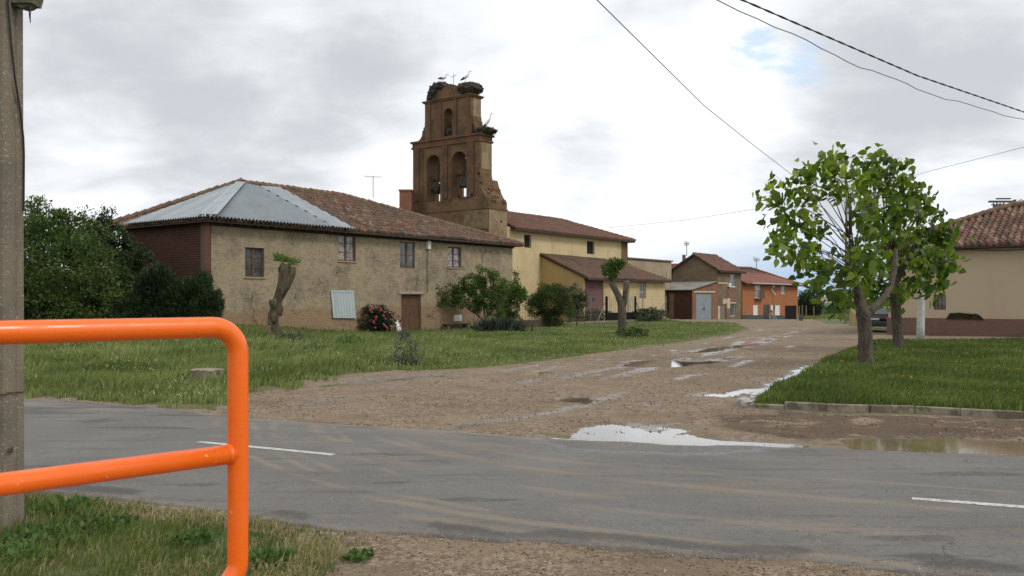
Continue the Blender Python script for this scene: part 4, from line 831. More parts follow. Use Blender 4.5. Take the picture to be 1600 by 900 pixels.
def antenna(parent, px, ytop, ybot, D, wpx, name='antenna', tilt=0):
    a = P(px, ybot, D); b_ = P(px, ytop, D); mb = MB(); mb.tube([a, b_], .018 * D / 45, 5); wd = wpx / F * D / 2; r_ = .010 * D / 45
    z = b_.z - (b_.z - a.z) * .08; ax = Vector((1, .3, tilt)).normalized(); mb.tube([b_ + ax * -wd + Vector((0, 0, -.04)), b_ + ax * wd + Vector((0, 0, -.04))], r_, 4)
    for i in range(9): q = b_ + ax * (wd * (-1 + .25 * i)) + Vector((0, 0, -.04)); e_ = Vector((.1, .6, .35)).normalized() * (.30 - .015 * i) * D / 45; mb.tube([q - e_, q + e_], r_ * .7, 4)
    return mb.build(name, A['darkmetal'], parent)
antenna(H1, 583, 275, 309, 47, 26)
mb = MB(); s_, z_ = onw(745, 379, Ah, E1)
mb.tube([at(Ah, E1, s_, 4.95, N1, .02), at(Ah, E1, s_ + .5, 4.5, N1, .02), at(Ah, E1, s_ + .5, 3.8, N1, .02), at(Ah, E1, s_ + .9, 3.2, N1, .02)], .01, 4); mb.build('wall_cable', A['cable'], H1)

# white sheeted panel, low bench by the wall
p = ground(622, 520); mb = MB(); zq = float(gzz(p.x, p.y)); mb.tube([(p.x + .05, p.y - .2, zq - .05), (p.x + .03, p.y - .2, zq + .12), (p.x - .02, p.y - .2, zq + .35), (p.x - .07, p.y - .15, zq + .62), (p.x - .10, p.y - .12, zq + .86), (p.x - .10, p.y - .1, zq + .92)], [.34, .33, .27, .18, .09, .02], 9, sq=.55)
setp(mb.build('sack', A['white'], loc=(p.x, p.y, 0), smooth_=True), 'white plastic sack standing between the rose bush and the brown door', 'sack')
s0, _ = onw(688, 512, Ah, E1); s1, _ = onw(724, 512, Ah, E1); zb_ = .0
mb = MB(); mb.ob(Ah, E1, N1, s0, s1, .12, .5, .22, .29)
t_ = thing('bench', 'low dark plank bench against the foot of the adobe wall', 'bench', tuple(at(Ah, E1, s0, 0))); mb.build('plank', A['darkwood'], t_)
for u in (s0 + .15, s1 - .3): MB().ob(Ah, E1, N1, u, u + .16, .15, .45, -.2, .22).build('support', A['ridge'], t_)

# ---------------------------------------------------------------- church, annexe, plain wall building
Q = Vector((2.34, 70.4, 0)); Ch = at(Q, E1, -4.6); Lc = 19.05
CH = thing('church', 'tall yellow church nave with tiled roof behind the adobe house', 'church', (Ch.x, Ch.y, -.1))
c1 = px2hole(Ch, E1, 819, 367, 830, 387, .35); c2 = px2hole(Ch, E1, 917, 377, 929, 397, .35)
mb = MB(); face(mb, Ch, E1, N1, Lc, -1, lambda s: 7.3, [c1, c2]); face(mb, at(Ch, E1, Lc), E2, E1, 8, -1, lambda s: 7.3); face(mb, Ch, E2, N2, 8, -1, lambda s: 7.3); face(mb, at(Ch, E2, 8), E1, E2, Lc, -1, lambda s: 7.3)
mb.build('wall', A['yellow'], CH)
for h in (c1, c2): window(CH, Ch, E1, N1, h, A['darkwood'], A['darkhole'], 1, 1, .09, shift=.6)
mb = MB(); mb.ob(Ch, E1, N1, Lc - 1.1, Lc + .02, -.2, .05, 4.9, 7.2); mb.build('brick_corner', A['towerbrick'], CH)
ov = .55; a_ = at(Ch, E1, .4, 7.22) + N1 * ov; b_ = at(Ch, E1, Lc + ov, 7.22) + N1 * ov; c_ = at(Ch, E1, Lc + ov, 7.22) + E2 * (8 + ov); d_ = at(Ch, E1, .4, 7.22) + E2 * (8 + ov)
k0 = at(Ch, E1, .4, 9.0) + E2 * 4; k1 = at(Ch, E1, 13.6, 9.0) + E2 * 4
roofface('tiled_roof_slope', a_, b_, k1, k0, A['tilechurch'], CH, seed=5, pitch=.26, course=.42); roofface('tiled_roof_slope', b_, c_, k1, k1, A['tilechurch'], CH, seed=6, pitch=.26, course=.42); roofface('tiled_roof_slope', c_, d_, k0, k1, A['tilechurch'], CH, seed=7, pitch=.26, course=.42)
mb = MB(); ridgecaps(mb, k0, k1, .14, .5); ridgecaps(mb, k1, b_, .14, .5); mb.build('ridge_tiles', A['ridge'], CH)
mb = MB()
for poly in ((a_, b_, k1, k0), (b_, c_, k1), (c_, d_, k0, k1)): mb.slab([q + Vector((0, 0, -.10)) for q in poly], .12)
mb.build('eaves', A['darkwood'], CH)

Pn = at(Q, -E2, 4.1); La = 14.1
AX = thing('church_annex', 'low yellow lean to building with maroon doors against the church', 'annex', (Pn.x, Pn.y, -.1))
hd = px2hole(Pn, E1, 914, 433, 943, 496, .25); hw = px2hole(Pn, E1, 999, 441, 1009, 466, .25)
hd = (hd[0], hd[1], -.4, 3.28, .25)
mb = MB(); face(mb, Pn, E1, N1, La, -1, lambda s: 3.42, [hd, hw]); face(mb, at(Pn, E1, La), E2, E1, 4.1, -1, lambda s: 3.42 + s * .43)
mb.build('wall', A['yellow'], AX)
mb = MB(); face(mb, Pn, E2, N2, 4.1, -1, lambda s: 3.42 + s * .43); mb.build('side_wall', mat('plain ochre render', (.43, .305, .13), .9, layers=[(.5, (.37, .26, .12), .4, .65, .8), (1.3, (.25, .17, .085), .55, .75, .6, (1, 1, .12))]), AX)
a_ = at(Pn, E1, -.15, 3.36) + N1 * .55; b_ = at(Pn, E1, La + .5, 3.36) + N1 * .55; t0 = at(Pn, E1, -.15, 5.36) + E2 * 4.08; t1 = at(Pn, E1, La - 4.2, 5.36) + E2 * 4.08
roofface('tiled_roof_slope', a_, b_, t1, t0, A['tiledark'], AX, seed=8, pitch=.25, course=.4, sag=.1)
bb = at(Pn, E1, La + .5, 3.36) + E2 * 4.05; roofface('tiled_roof_slope', b_, bb, t1, t1, A['tiledark'], AX, seed=9, pitch=.25, course=.4)
mb = MB(); mb.slab([q + Vector((0, 0, -.09)) for q in (a_, b_, t1, t0)], .1); mb.slab([q + Vector((0, 0, -.09)) for q in (b_, bb, t1)], .1); mb.build('eaves', A['darkwood'], AX)
mb = MB(); w2 = (hd[1] - hd[0]) / 2
for j in range(2):
    for i in range(5): mb.ob(Pn, E1, N1, hd[0] + j * w2 + i * w2 / 5 + .006, hd[0] + j * w2 + (i + 1) * w2 / 5 - .006, -.15, -.1, hd[2], hd[3])
    dr = mb.build('barn_door', A['maroon'], AX); mb = MB()
    MB().ob(Pn, E1, N1, hd[0] + w2 + (-.15 if j == 0 else .08), hd[0] + w2 + (-.08 if j == 0 else .15), -.1, -.05, 1.5, 1.8).build('latch', A['darkmetal'], dr)
window(AX, Pn, E1, N1, hw, A['wood'], A['curtain'], 3, 4, .06, shift=.2)
MB().ob(Pn, E1, N1, 7.0, 7.35, .004, .045, -.5, 3.3).build('render_strip', mat('bare ochre strip', (.33, .24, .12), .95), AX)

Pb = at(Q, E1, 14.5); s_ = onw(1049, 440, Pb, E1)[0]
PB = thing('plain_building', 'plain tall tan wall building with flat top beyond the church annexe', 'building', (Pb.x, Pb.y, -.3))
mb = MB(); face(mb, Pb, E1, N1, s_, -1.5, lambda s: 5.5); face(mb, at(Pb, E1, s_), E2, E1, 7, -1.5, lambda s: 5.5); face(mb, at(Pb, E2, 7), E1, E2, s_, -1.5, lambda s: 5.5)
mb.slab([at(Pb, E1, 0, 5.45), at(Pb, E1, s_, 5.45), at(at(Pb, E1, s_), E2, 7, 5.45), at(Pb, E2, 7, 5.45)], .1); mb.build('wall', A['tanwall'], PB)
MB().ob(Pb, E1, N1, -.1, s_ + .2, -.3, .14, 5.5, 5.62).build('coping', A['ridge'], PB)
MB().ob(Pb, E1, N1, s_ - 1.0, s_ - .75, .0, .05, -1, 4.4).build('render_strip', A['cream'], PB)

# ---------------------------------------------------------------- bell tower
C0 = at(Ch, E1, -2.4) + N1 * .05; C0 = Vector((C0.x, C0.y, 0)); TL = 7.77
BT = thing('bell_tower', 'old brown brick bell gable with two bells and stork nests on top', 'bell tower', (C0.x, C0.y, -.1))
tf = lambda px, py: onw(px, py, C0, E2)      # photo point on the tower's front plane
zs = lambda px, py: tf(px, py)[1]
zbase = zs(761, 326); zflare = zs(790, 312) if False else 9.25
tR, tL = .92, TL
zc1 = zs(747, 219); zc1t = zs(747, 206)
t_uR = tf(733, 180)[0]; t_uL = tf(661, 180)[0]; ztopu = zs(733, 149)
def arch(pl, pr, ptop, pbot):
    t1_, t0_ = tf(pl, ptop)[0], tf(pr, ptop)[0]; zt = tf((pl + pr) / 2, ptop)[1]; zb_ = tf((pl + pr) / 2, pbot)[1]; r = (t1_ - t0_) / 2
    return (t0_, t1_, zb_, zt, r)
aR = arch(704, 727, 236, 312); aL = arch(665, 686, 242, 317); aS = arch(690, 704, 168, 212)
mb = MB(); mbr = MB()
def hole_at(t, ar):
    t0_, t1_, zb_, zt, r = ar; c_ = (t0_ + t1_) / 2
    if abs(t - c_) >= r: return zt - r
    return zt - r + math.sqrt(max(0, r * r - (t - c_) ** 2)) 
def slices(mbx, ts, lo, hi, o0, o1, holes):
    for a, b in zip(ts, ts[1:]):
        m_ = (a + b) / 2; seg = [(lo, lo)]; hs = [h for h in holes if h[0] < m_ < h[1]]
        cur = (lo, lo)
        for h in sorted(hs, key=lambda h: h[2]):
            blk(mbx, a, b, cur, (h[2], h[2]), o0, o1); cur = (hole_at(a, h), hole_at(b, h))
        blk(mbx, a, b, cur, (hi(a), hi(b)), o0, o1)
def blk(mbx, a, b, lo, hi, o0, o1):
    if max(hi) - min(lo) < .005: return
    mbx.hexa([at(C0, E2, a, lo[0], E1, o0), at(C0, E2, b, lo[1], E1, o0), at(C0, E2, b, lo[1], E1, o1), at(C0, E2, a, lo[0], E1, o1), at(C0, E2, a, hi[0], E1, o0), at(C0, E2, b, hi[1], E1, o0), at(C0, E2, b, hi[1], E1, o1), at(C0, E2, a, hi[0], E1, o1)])
n_ = lambda a, b, k=1: mnoise.noise(Vector((a * k, b * k, 3.3)))
ts = sorted(set(np.round(np.concatenate([np.linspace(tR, tL, 66), [aR[0], aR[1], aL[0], aL[1]]]), 3)))
# base block, wider on the right, with a broken slope above
tb = [0, .12, .3, .5, .7, .92]
def zslope(t): return 9.15 + (t / .92) ** 1.7 * 1.75 + .10 * n_(t, 1, 6)
slices(mb, tb, -1, zslope, 0, 2.35, []); 
slices(mb, ts, -1, lambda t: 9.35, .0, 2.1, [])
mb.build('base', A['towerbrick'], BT)
# belfry tier with irregular right flank
mb = MB()
slices(mb, ts, 9.35, lambda t: zc1, .12, 1.62, [aR, aL])
for i in range(26):
    z0_ = 9.4 + (zc1 - 9.4) * i / 26; z1_ = 9.4 + (zc1 - 9.4) * (i + 1) / 26; ex = max(0, (11.4 - z0_)) ** 1.6 * .16 + .05 * n_(i, 2, .9) + .02
    mb.ob(C0, E2, E1, tR - max(.01, ex), tR + .02, .14, 1.58 + .04 * n_(i, 9, .7), z0_, z1_ + .003)
mb.build('belfry_wall', A['towerbrick'], BT)
mb = MB(); mb.ob(C0, E2, E1, tR - .10, tL + .10, .02, 1.72, zc1 - .03, zc1 + .13); mb.ob(C0, E2, E1, tR - .03, tL + .03, .08, 1.66, zc1 + .13, zc1t - .2); mb.ob(C0, E2, E1, tR - .16, tL + .16, -.04, 1.78, zc1t - .2, zc1t - .04)
mb.build('cornice', A['towered'], BT); mb = MB(); mb.ob(C0, E2, E1, -.06, tL + .05, -.06, 2.41, zbase, zbase + .10)
mb.build('cornice', A['towered'], BT)
tu = sorted(set(np.round(np.concatenate([np.linspace(t_uR, t_uL, 44), [aS[0], aS[1]]]), 3)))
mb = MB(); slices(mb, tu, zc1t - .05, lambda t: ztopu, .22, 1.45, [aS])
cs_ = (t_uR + t_uL) / 2; hwid = (t_uL - t_uR) / 2; zped = zs(697, 129)
slices(mb, tu, ztopu + .16, lambda t: ztopu + .16 + max(0, (zped - ztopu - .2)) * max(0, 1 - (abs(t - cs_) / hwid) ** 1.4) + .04 * n_(t, 5, 5), .3, 1.4, [])
# scrolled shoulders on the ledge
for sgn, t0_ in ((-1, t_uR), (1, t_uL)):
    for i in range(8): hgt = 1.35 * (1 - i / 8) ** 2.2 + .06; mb.ob(C0, E2, E1, min(t0_, t0_ + sgn * .1 * (i + 1)), max(t0_, t0_ + sgn * .1 * (i + 1)), .3, 1.4, zc1t - .05, zc1t + hgt)
mb.ob(C0, E2, E1, aS[0] - .1, aS[1] + .1, 1.1, 1.3, aS[2], aS[3] - .9)
mb.build('top_tier', A['towerbrick'], BT)
mb = MB(); mb.ob(C0, E2, E1, t_uR - .12, t_uL + .12, .1, 1.57, ztopu, ztopu + .10); mb.ob(C0, E2, E1, t_uR - .2, t_uL + .2, .04, 1.63, ztopu + .10, ztopu + .17); mb.build('cornice', A['towered'], BT)
mb = MB()                              # pilasters and panel frames, in relief
for px in (650, 694, 735): a = tf(px, 270)[0]; mb = MB(); mb.ob(C0, E2, E1, a - .28, a + .28, .03, .13, 9.5, zc1 - .02); mb.build('pilaster', A['towered'], BT)
for px in (658.5, 702, 729): a = tf(px, 270)[0]; mb = MB(); mb.ob(C0, E2, E1, a - .07, a + .07, .07, .125, 9.5, zc1 - .02); mb.build('pilaster', A['towered'], BT)
for px in (668, 685, 709, 728): a = tf(px, 185)[0]; mb = MB(); mb.ob(C0, E2, E1, a - .16, a + .16, .13, .23, zc1t, ztopu - .02); mb.build('pilaster', A['towered'], BT)
mb = MB(); mb.ob(C0, E2, E1, .02, 2.3, -.045, -.003, 7.0, zbase - .05); mb.build('render_patch', mat('old lime render', (.20, .15, .082), .95, layers=[(2, (.12, .085, .05), .45, .62, .8)], bump=(6, .5, .03)), BT)
mb = MB(); mb.ob(C0, E1, -E2, .05, 2.3, .003, .05, 5.5, zbase - .05); rpm = mat('pale lime render', (.27, .20, .115), .95, layers=[(1.6, (.17, .12, .07), .42, .62, .8), (6, (.33, .26, .16), .58, .7, .5)], bump=(6, .6, .03)); mb.build('render_patch', rpm, BT); mb = MB(); mb.ob(C0, E1, -E2, .3, 1.45, -tR - .02 + .0, -tR + .06, 11.6, zc1 - .1); mb.build('render_patch', rpm, BT); mb = MB(); mb.ob(C0, E1, -E2, .4, 1.3, -t_uR - .02, -t_uR + .05, zc1t + 1.2, ztopu - .1)
mb.build('render_patch', rpm, BT)
for px, py in ((690, 278), (672, 297), (677, 298), (737, 304), (716, 307), (747, 271)): a, z = tf(px, py); MB().ob(C0, E2, E1, a - .09, a + .09, .0 if px in (737,) else .08, .118, z - .1, z + .1).build('putlog_hole', A['darkhole'], BT)
a = C0 + E1 * 1.6; z = H + (HY - 346) / F * a.y; mb = MB(); mb.ob(C0, E1, -E2, 1.45, 1.65, .04, .056, z - .1, z + .1)
mb.build('putlog_hole', A['darkhole'], BT)
mb = MB()                              # ruined sill and rubble, grassy ledge
for i in range(60):
    a = random.uniform(tR, 4.4); mb.blob(tuple(at(C0, E2, a, 9.35 + random.uniform(-.1, .12), E1, random.uniform(.0, .5))), (random.uniform(.06, .16),) * 3, .3, i, 7, 5)
for i in range(40):
    a = random.uniform(0, .9); mb.blob(tuple(at(C0, E2, a, zslope(a) + random.uniform(-.1, .02), E1, random.uniform(.0, 2.2))), (random.uniform(.08, .2),) * 3, .3, i, 7, 5)
mb.build('rubble', A['towerbrick'], BT)['kind'] = 'stuff'
for ar, zz, sc, sw in ((aR, zs(720, 290), 1.0, 0), (aL, zs(681, 292), .8, .9)):
    c_ = (ar[0] + ar[1]) / 2; ctr = at(C0, E2, c_, zz, E1, .95)
    prof = [(.02, 0), (.50, -.02), (.44, .14), (.34, .38), (.29, .62), (.24, .80), (.10, .90), (.02, .91)]
    mbb = MB()
    if sw:
        L0 = len(mbb.v); mbb.lathe((0, 0, -.7), [(r * sc, z * sc) for r, z in prof], 18); q = Vector((0, 1, 0)).rotation_difference(E2)
        rot = __import__('mathutils').Matrix.Rotation(R(38), 3, E1); mbb.v = [tuple(rot @ Vector(v) + ctr + Vector((0, 0, .35))) for v in mbb.v]
    else: mbb.lathe(tuple(ctr), [(r * sc, z * sc) for r, z in prof], 18)
    bl = mbb.build('bell', A['bronze'], BT, smooth_=True)
    hb = MB(); z0_ = zz + .86 * sc
    if sw:
        hb.ob(C0, E2, E1, c_ - .16, c_ + .16, .80, 1.1, z0_ - .2, z0_ + 1.3); hb.ob(C0, E2, E1, ar[0], ar[1], .86, 1.04, z0_ - .1, z0_ + .06)
    else: hb.ob(C0, E2, E1, c_ - .18, c_ + .18, .75, 1.15, z0_ - .02, z0_ + 1.35); hb.ob(C0, E2, E1, ar[0], ar[1], .86, 1.04, z0_ + .05, z0_ + .2)
    hb.build('headstock', A['darkwood'], bl)
ta, tz = tf(701, 128)
mb = MB(); c_ = at(C0, E2, cs_ - .1, zped - .2, E1, .8); mb.tube([c_, c_ + Vector((.05, 0, 1.05))], .02, 5); mb.tube([c_ + Vector((-.2, .1, .78)), c_ + Vector((.24, -.1, .9))], .018, 5); mb.build('iron_cross', A['darkmetal'], BT)
# brick chimney beside the tower
q = C0 + E2 * 8.1; a = P(624, 328, 68); b_ = P(643, 328, 68)
t_ = thing('brick_pillar', 'square red brick pillar standing left of the bell tower behind the tiled roof', 'chimney', (a.x, 68, 5)); zt_ = P(630, 296, 68).z
MB().box(a.x, b_.x, 68, 69, 4, zt_ - .12).build('shaft', A['brick'], t_); MB().box(a.x - .06, b_.x + .06, 67.94, 69.06, zt_ - .12, zt_).build('cap', A['brick'], t_)

# nests and storks
def sticks(c, r, n, mt, parent, L=.5):
    P_ = np.array(c)[None] + rng.normal(size=(n, 3)) * np.array(r) * .52; d = P_ - np.array(c); 
    q = d / np.array(r); q /= np.linalg.norm(q, axis=1)[:, None] + 1e-9; P_ = np.array(c) + q * np.array(r) * rng.uniform(.8, 1.03, (n, 1))
    tdir = np.cross(q, rng.normal(size=(n, 3))); tdir[:, 2] *= .5; tdir /= np.linalg.norm(tdir, axis=1)[:, None]
    mb = MB()
    for i in range(n):
        a = Vector(P_[i]); t1_ = Vector(tdir[i]) * L * random.uniform(.3, .7) ; mb.tube([a - t1_, a + t1_ + Vector((0, 0, random.uniform(-.1, .1)))], random.uniform(.012, .02), 3, cap=False)
    return mb.build('loose_sticks', mt, parent)
def nest(label, c, r, seed=0, more=()):
    t = thing('stork_nest', label, 'nest', tuple(c), 'stork nests of sticks on the bell tower')
    nm = MB().blob(c, r, .16, seed, 26, 16, 2.5); [nm.blob(c2, r2, .2, seed + 9, 22, 14, 2.5) for c2, r2 in more]; nm.build('nest_mass', A['nest'], t); [sticks(c2, r2, 120, A['nest'], t, .45) for c2, r2 in more]; sticks(c, r, 220, A['nest'], t, .5 * max(r) / 1.0); return t
def tc3(px, py, o): a, z = tf(px, py); return tuple(at(C0, E2, a, z, E1, o))
nest('large stork nest on the top left of the bell tower, slumping down its shoulder', tc3(681, 134, .7), (.62, .7, .42), 1, [(tc3(672, 141, .7), (.55, .65, .62)), (tc3(666.5, 150, .65), (.38, .5, .55))])
nest('large round stork nest on the top right of the bell tower', tc3(724, 136, .8), (1.0, .85, .52), 2)
nest('wide low stork nest on the right hand ledge below the top tier', tc3(746, 202, 1.0), (.85, .85, .28), 3)
nest('small stork nest filling the bottom of the small upper arch', tc3(697, 205, .6), (.40, .5, .42), 4)
nest('small ragged nest clinging to the left hand ledge', tc3(655, 208, .8), (.28, .5, .5), 5)
def stork(label, foot, face_, lean, s=1.0, stand=1.0):
    f = Vector(foot); d = Vector((face_, .15, 0)).normalized(); t = thing('stork', label, 'stork', tuple(foot), 'storks on the bell tower')
    hgt = .42 * s * stand; b0 = f + Vector((0, 0, hgt)); u = Vector((0, 0, 1)); R_ = lambda a, z: b0 + d * a * s + u * z * s
    tiltf = lambda a: lean * a
    pts = [(-.42, .02), (-.30, .05), (-.15, .10), (0, .13), (.14, .17), (.24, .25), (.29, .36), (.31, .48), (.36, .55), (.42, .56), (.46, .555)]; rad = [.012, .06, .11, .135, .12, .075, .045, .036, .05, .042, .015]
    MB().tube([R_(a, z + tiltf(a)) for a, z in pts], [r * s for r in rad], 10).build('body', A['storkwhite'], t, smooth_=True)
    MB().tube([R_(.44, .555 + tiltf(.44)), R_(.56, .50 + tiltf(.5)), R_(.66, .46 + tiltf(.6))], [.02 * s, .013 * s, .003], 6).build('beak', A['storkred'], t)
    MB().tube([R_(.02, .12 + tiltf(0)), R_(-.15, .085 + tiltf(-.15)), R_(-.34, .03 + tiltf(-.34)), R_(-.52, -.04 + tiltf(-.5))], [.03 * s, .13 * s, .085 * s, .01], 10, sq=.95).build('wing_feathers', A['storkblack'], t, smooth_=True)
    for k_ in (-1, 1): sd_ = Vector((-d.y, d.x, 0)) * .05 * k_ * s; MB().tube([R_(-.02, .05) + sd_, f + sd_ + u * hgt * .5 + d * -.02, f + sd_, f + sd_ + d * .08], [.022 * s, .013 * s, .011 * s, .006 * s], 5).build('leg', A['storkred'], t)
stork('stork standing on the left top nest with its head low to the right', tc3(683, 127, .7), 1, -.15, .85, .8)
stork('stork standing tall on the right top nest facing right', tc3(717, 126, .8), 1, .35, .85, .9)
stork('stork perched on the right ledge nest with its neck stretched up', tc3(748, 194, 1.0), 1, .9, .9, .35)

# ---------------------------------------------------------------- houses down the lane
GC = Vector((.2378 * 92, 92, 0)); gw = 5.2; gl = 6.6
GH = thing('earth_brick_house', 'brown gabled house of earth and brick behind the grey doored shed', 'house', (GC.x, GC.y, -.7))
zE, zA = 4.75, 6.45
g1 = px2hole(GC, E1, 1141.5, 429, 1149, 448, .2); g2 = px2hole(GC, E1, 1141, 474, 1149, 494, .2); g3 = px2hole(GC, E1, 1125, 476, 1134, 501, .15)
mb = MB(); face(mb, GC, E1, N1, gl, -1.8, lambda s: zE, [g1, g2, g3]); face(mb, GC, E2, N2, gw, -1.8, lambda s: zE + (zA - zE) * (1 - abs(s - gw / 2) / (gw / 2)), cuts=[gw / 2])
face(mb, at(GC, E1, gl), E2, E1, gw, -1.8, lambda s: zE + (zA - zE) * (1 - abs(s - gw / 2) / (gw / 2)), cuts=[gw / 2]); mb.build('wall', A['brownwall'], GH)
r0 = at(GC, E1, -.35, zA + .08) + E2 * gw / 2; r1 = at(GC, E1, gl - .6, zA + .08) + E2 * gw / 2; e0 = at(GC, E1, -.35, zE - .08) + N1 * .45; e1_ = at(GC, E1, gl + .5, zE - .08) + N1 * .45; f0 = at(GC, E1, -.35, zE - .1) + E2 * (gw + .5); f1 = at(GC, E1, gl + .5, zE - .1) + E2 * (gw + .5)
roofface('tiled_roof_slope', e0, e1_, r1, r0, A['tilechurch'], GH, seed=11, pitch=.26, course=.42); roofface('tiled_roof_slope', f1, f0, r0, r1, A['tilechurch'], GH, seed=12, pitch=.26, course=.42); roofface('tiled_roof_slope', e1_, f1, r1, r1, A['tilechurch'], GH, seed=13, pitch=.26, course=.42)
mb = MB(); [mb.slab([q + Vector((0, 0, -.09)) for q in pl], .1) for pl in ((e0, e1_, r1, r0), (f1, f0, r0, r1), (e1_, f1, r1))]; mb.build('eaves', A['darkwood'], GH)
mb = MB(); ridgecaps(mb, r0, r1, .13, .45); ridgecaps(mb, r0, e0, .1, .45); mb.build('ridge_tiles', A['ridge'], GH)
window(GH, GC, E1, N1, g1, A['white'], A['glass'], 1, 1, .05, sill=A['white']); window(GH, GC, E1, N1, g2, A['white'], A['glass'], 1, 1, .05)
MB().ob(GC, E1, N1, g3[0], g3[1], -.12, -.07, g3[2], g3[3]).build('door', mat('dusty brown door', (.19, .15, .11), .8), GH)
q = lambda x0, y0, x1, y1, o=.03: (lambda a, b: MB().ob(GC, E1, N1, min(a[0], b[0]), max(a[0], b[0]), .003, o, min(a[1], b[1]), max(a[1], b[1])).build(*pn_, GH))(onw(x0, y0, GC, E1), onw(x1, y1, GC, E1)); pn_ = ('plaster_patch', A['lightplaster'])
q(1129.5, 467, 1134, 475); q(1136, 466, 1140.5, 482, .028); q(1134, 468, 1137, 473, .026); q(1121.5, 478, 1124.5, 499, .027); q(1141, 472, 1150, 474, .03); q(1122, 441, 1136, 443.5, .025)
pn_ = ('meter_box', A['white']); q(1136, 442, 1139, 448, .25)
pn_ = ('brick_patch', A['brick']); q(1137.5, 449, 1149, 471, .02)
a = P(1067, 412, 99); b_ = P(1071.5, 398, 99); MB().box(a.x, b_.x, 99, 99.4, 4.8, b_.z).build('chimney', A['brick'], GH)
a = at(GC, E2, 3.6); rr = at(GC, E1, 4, 5.6) + E2 * (gw + .3)
mb = MB(); l0 = P(1040, 424, 101); l1 = P(1064, 411, 101); l2 = P(1076, 411, 104); l3 = P(1050, 411, 104)
antenna(GH, 1073, 380, 400, 99, 8)
# lower roof beyond, between the plain building and the gable
t_ = thing('low_tiled_outbuilding', 'low outbuilding with tiled roof showing between the plain building and the gabled house', 'outbuilding', (l0.x, 101, -1))
x0, x1 = P(1036, 424, 101).x, P(1072, 424, 101).x; z0_ = P(1050, 424, 101).z; z1_ = P(1050, 412, 104).z
MB().box(x0, x1, 101, 106, -2, z0_ - .1).build('wall', A['brownwall'], t_)
roofface('tiled_roof_slope', (x0, 100.6, z0_), (x1, 100.6, z0_), (x1, 104, z1_), (x0, 104, z1_), A['tilechurch'], t_, seed=14, pitch=.26, course=.42)

# brick shed with grey doors, roof slopes up to the gable wall
SCn = at(GC, E1, -6.3); sw = 5.0
SH = thing('brick_shed', 'small red brick shed with tall grey double doors and a sloping grey roof', 'shed', (SCn.x, SCn.y, -.6))
s0h, _ = onw(1088, 480, SCn, E1); s1h, _ = onw(1112.5, 480, SCn, E1); zt_ = onw(1100, 459, SCn, E1)[1]
hs = (s0h, s1h, -.75, zt_, .12)
zl = onw(1081, 453, SCn, E1)[1]; zh = onw(1120, 441, SCn, E1)[1]
mb = MB(); face(mb, SCn, E1, N1, 6.3, -1.8, lambda s: zl + (zh - zl) * s / 6.3, [hs]); mb.build('wall', A['brick'], SH)
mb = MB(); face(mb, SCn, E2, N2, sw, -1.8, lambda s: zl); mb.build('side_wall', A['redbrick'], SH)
pts = [at(SCn, E1, -.35, zl + .02) + N1 * .12, at(SCn, E1, 6.28, zh + .12) + N1 * .12, at(SCn, E1, 6.28, zh + .12) + E2 * sw, at(SCn, E1, -.35, zl + .02) + E2 * sw]
roofface('sheet_roof', pts[3], pts[0], pts[1], pts[2], mat('grey fibre cement', (.22, .215, .185), .9, layers=[(1, (.15, .14, .12), .42, .65, .8)]), SH, pitch=.2, course=0, amp=.022, lip=0, sag=0, jit=0, edge=.03)
mb = MB(); mb.slab([p - Vector((0, 0, .05)) for p in pts], .05); mb.build('roof_boards', A['darkwood'], SH)
for j in range(2):
    wd = (s1h - s0h) / 2; a = s0h + j * wd; mb = MB(); mb.ob(SCn, E1, N1, a + .015, a + wd - .015, -.09, -.05, hs[2], zt_ - .02)
    for i in range(6): mb.ob(SCn, E1, N1, a + .05 + i * (wd - .1) / 6, a + .05 + i * (wd - .1) / 6 + .03, -.05, -.035, hs[2] + .05, zt_ - .06)
    dr = mb.build('door', mat('blue grey painted door', (.25, .285, .32), .6, layers=[(2, (.2, .225, .25), .45, .65, .6)]), SH)
    MB().ob(SCn, E1, N1, a + (wd - .16 if j == 0 else .08), a + (wd - .08 if j == 0 else .16), -.05, .0, .5, .75).build('handle', A['darkmetal'], dr)
MB().ob(SCn, E1, N1, s0h - .7, s1h + .7, .003, .06, zt_ + .12, zt_ + .28).build('lintel', A['lightplaster'], SH)
MB().ob(SCn, E2, N2, 2.0, 2.5, .003, .04, -1.0, 2.2).build('grey_post', A['brownwall'], SH)

# orange house
OH0 = Vector((.2667 * 103, 103, 0)); lo = onw(1246.5, 480, OH0, E1)[0]; zo = 3.5; dpt = 8.0
OH = thing('orange_house', 'orange brick house with dark grey base and newer red tiled roof', 'house', (OH0.x, OH0.y, -1))
oh = lambda a, b, c, d, dp=.15: px2hole(OH0, E1, a, b, c, d, dp)
w_a = oh(1179.5, 446, 1188, 466); w_b = oh(1220.5, 447, 1227, 459); w_c = oh(1177, 477, 1184, 496); w_d = oh(1211, 477, 1218.5, 495.5); dr_ = oh(1192.5, 476, 1202, 501); gt = oh(1226.5, 477.5, 1244.5, 500.5)
mb = MB(); face(mb, OH0, E1, N1, lo, -2.2, lambda s: zo, [w_a, w_b, w_c, w_d, dr_, gt]); face(mb, at(OH0, E1, lo), E2, E1, dpt, -2.2, lambda s: zo); face(mb, OH0, E2, N2, dpt, -2.2, lambda s: zo); mb.build('wall', A['orange'], OH)
mb = MB()
zg = lambda s: 1.85 - 37 / F * (103 + .804 * s)
sx = [0, w_c[0], w_c[1], dr_[0], dr_[1], w_d[0], w_d[1], gt[0]]
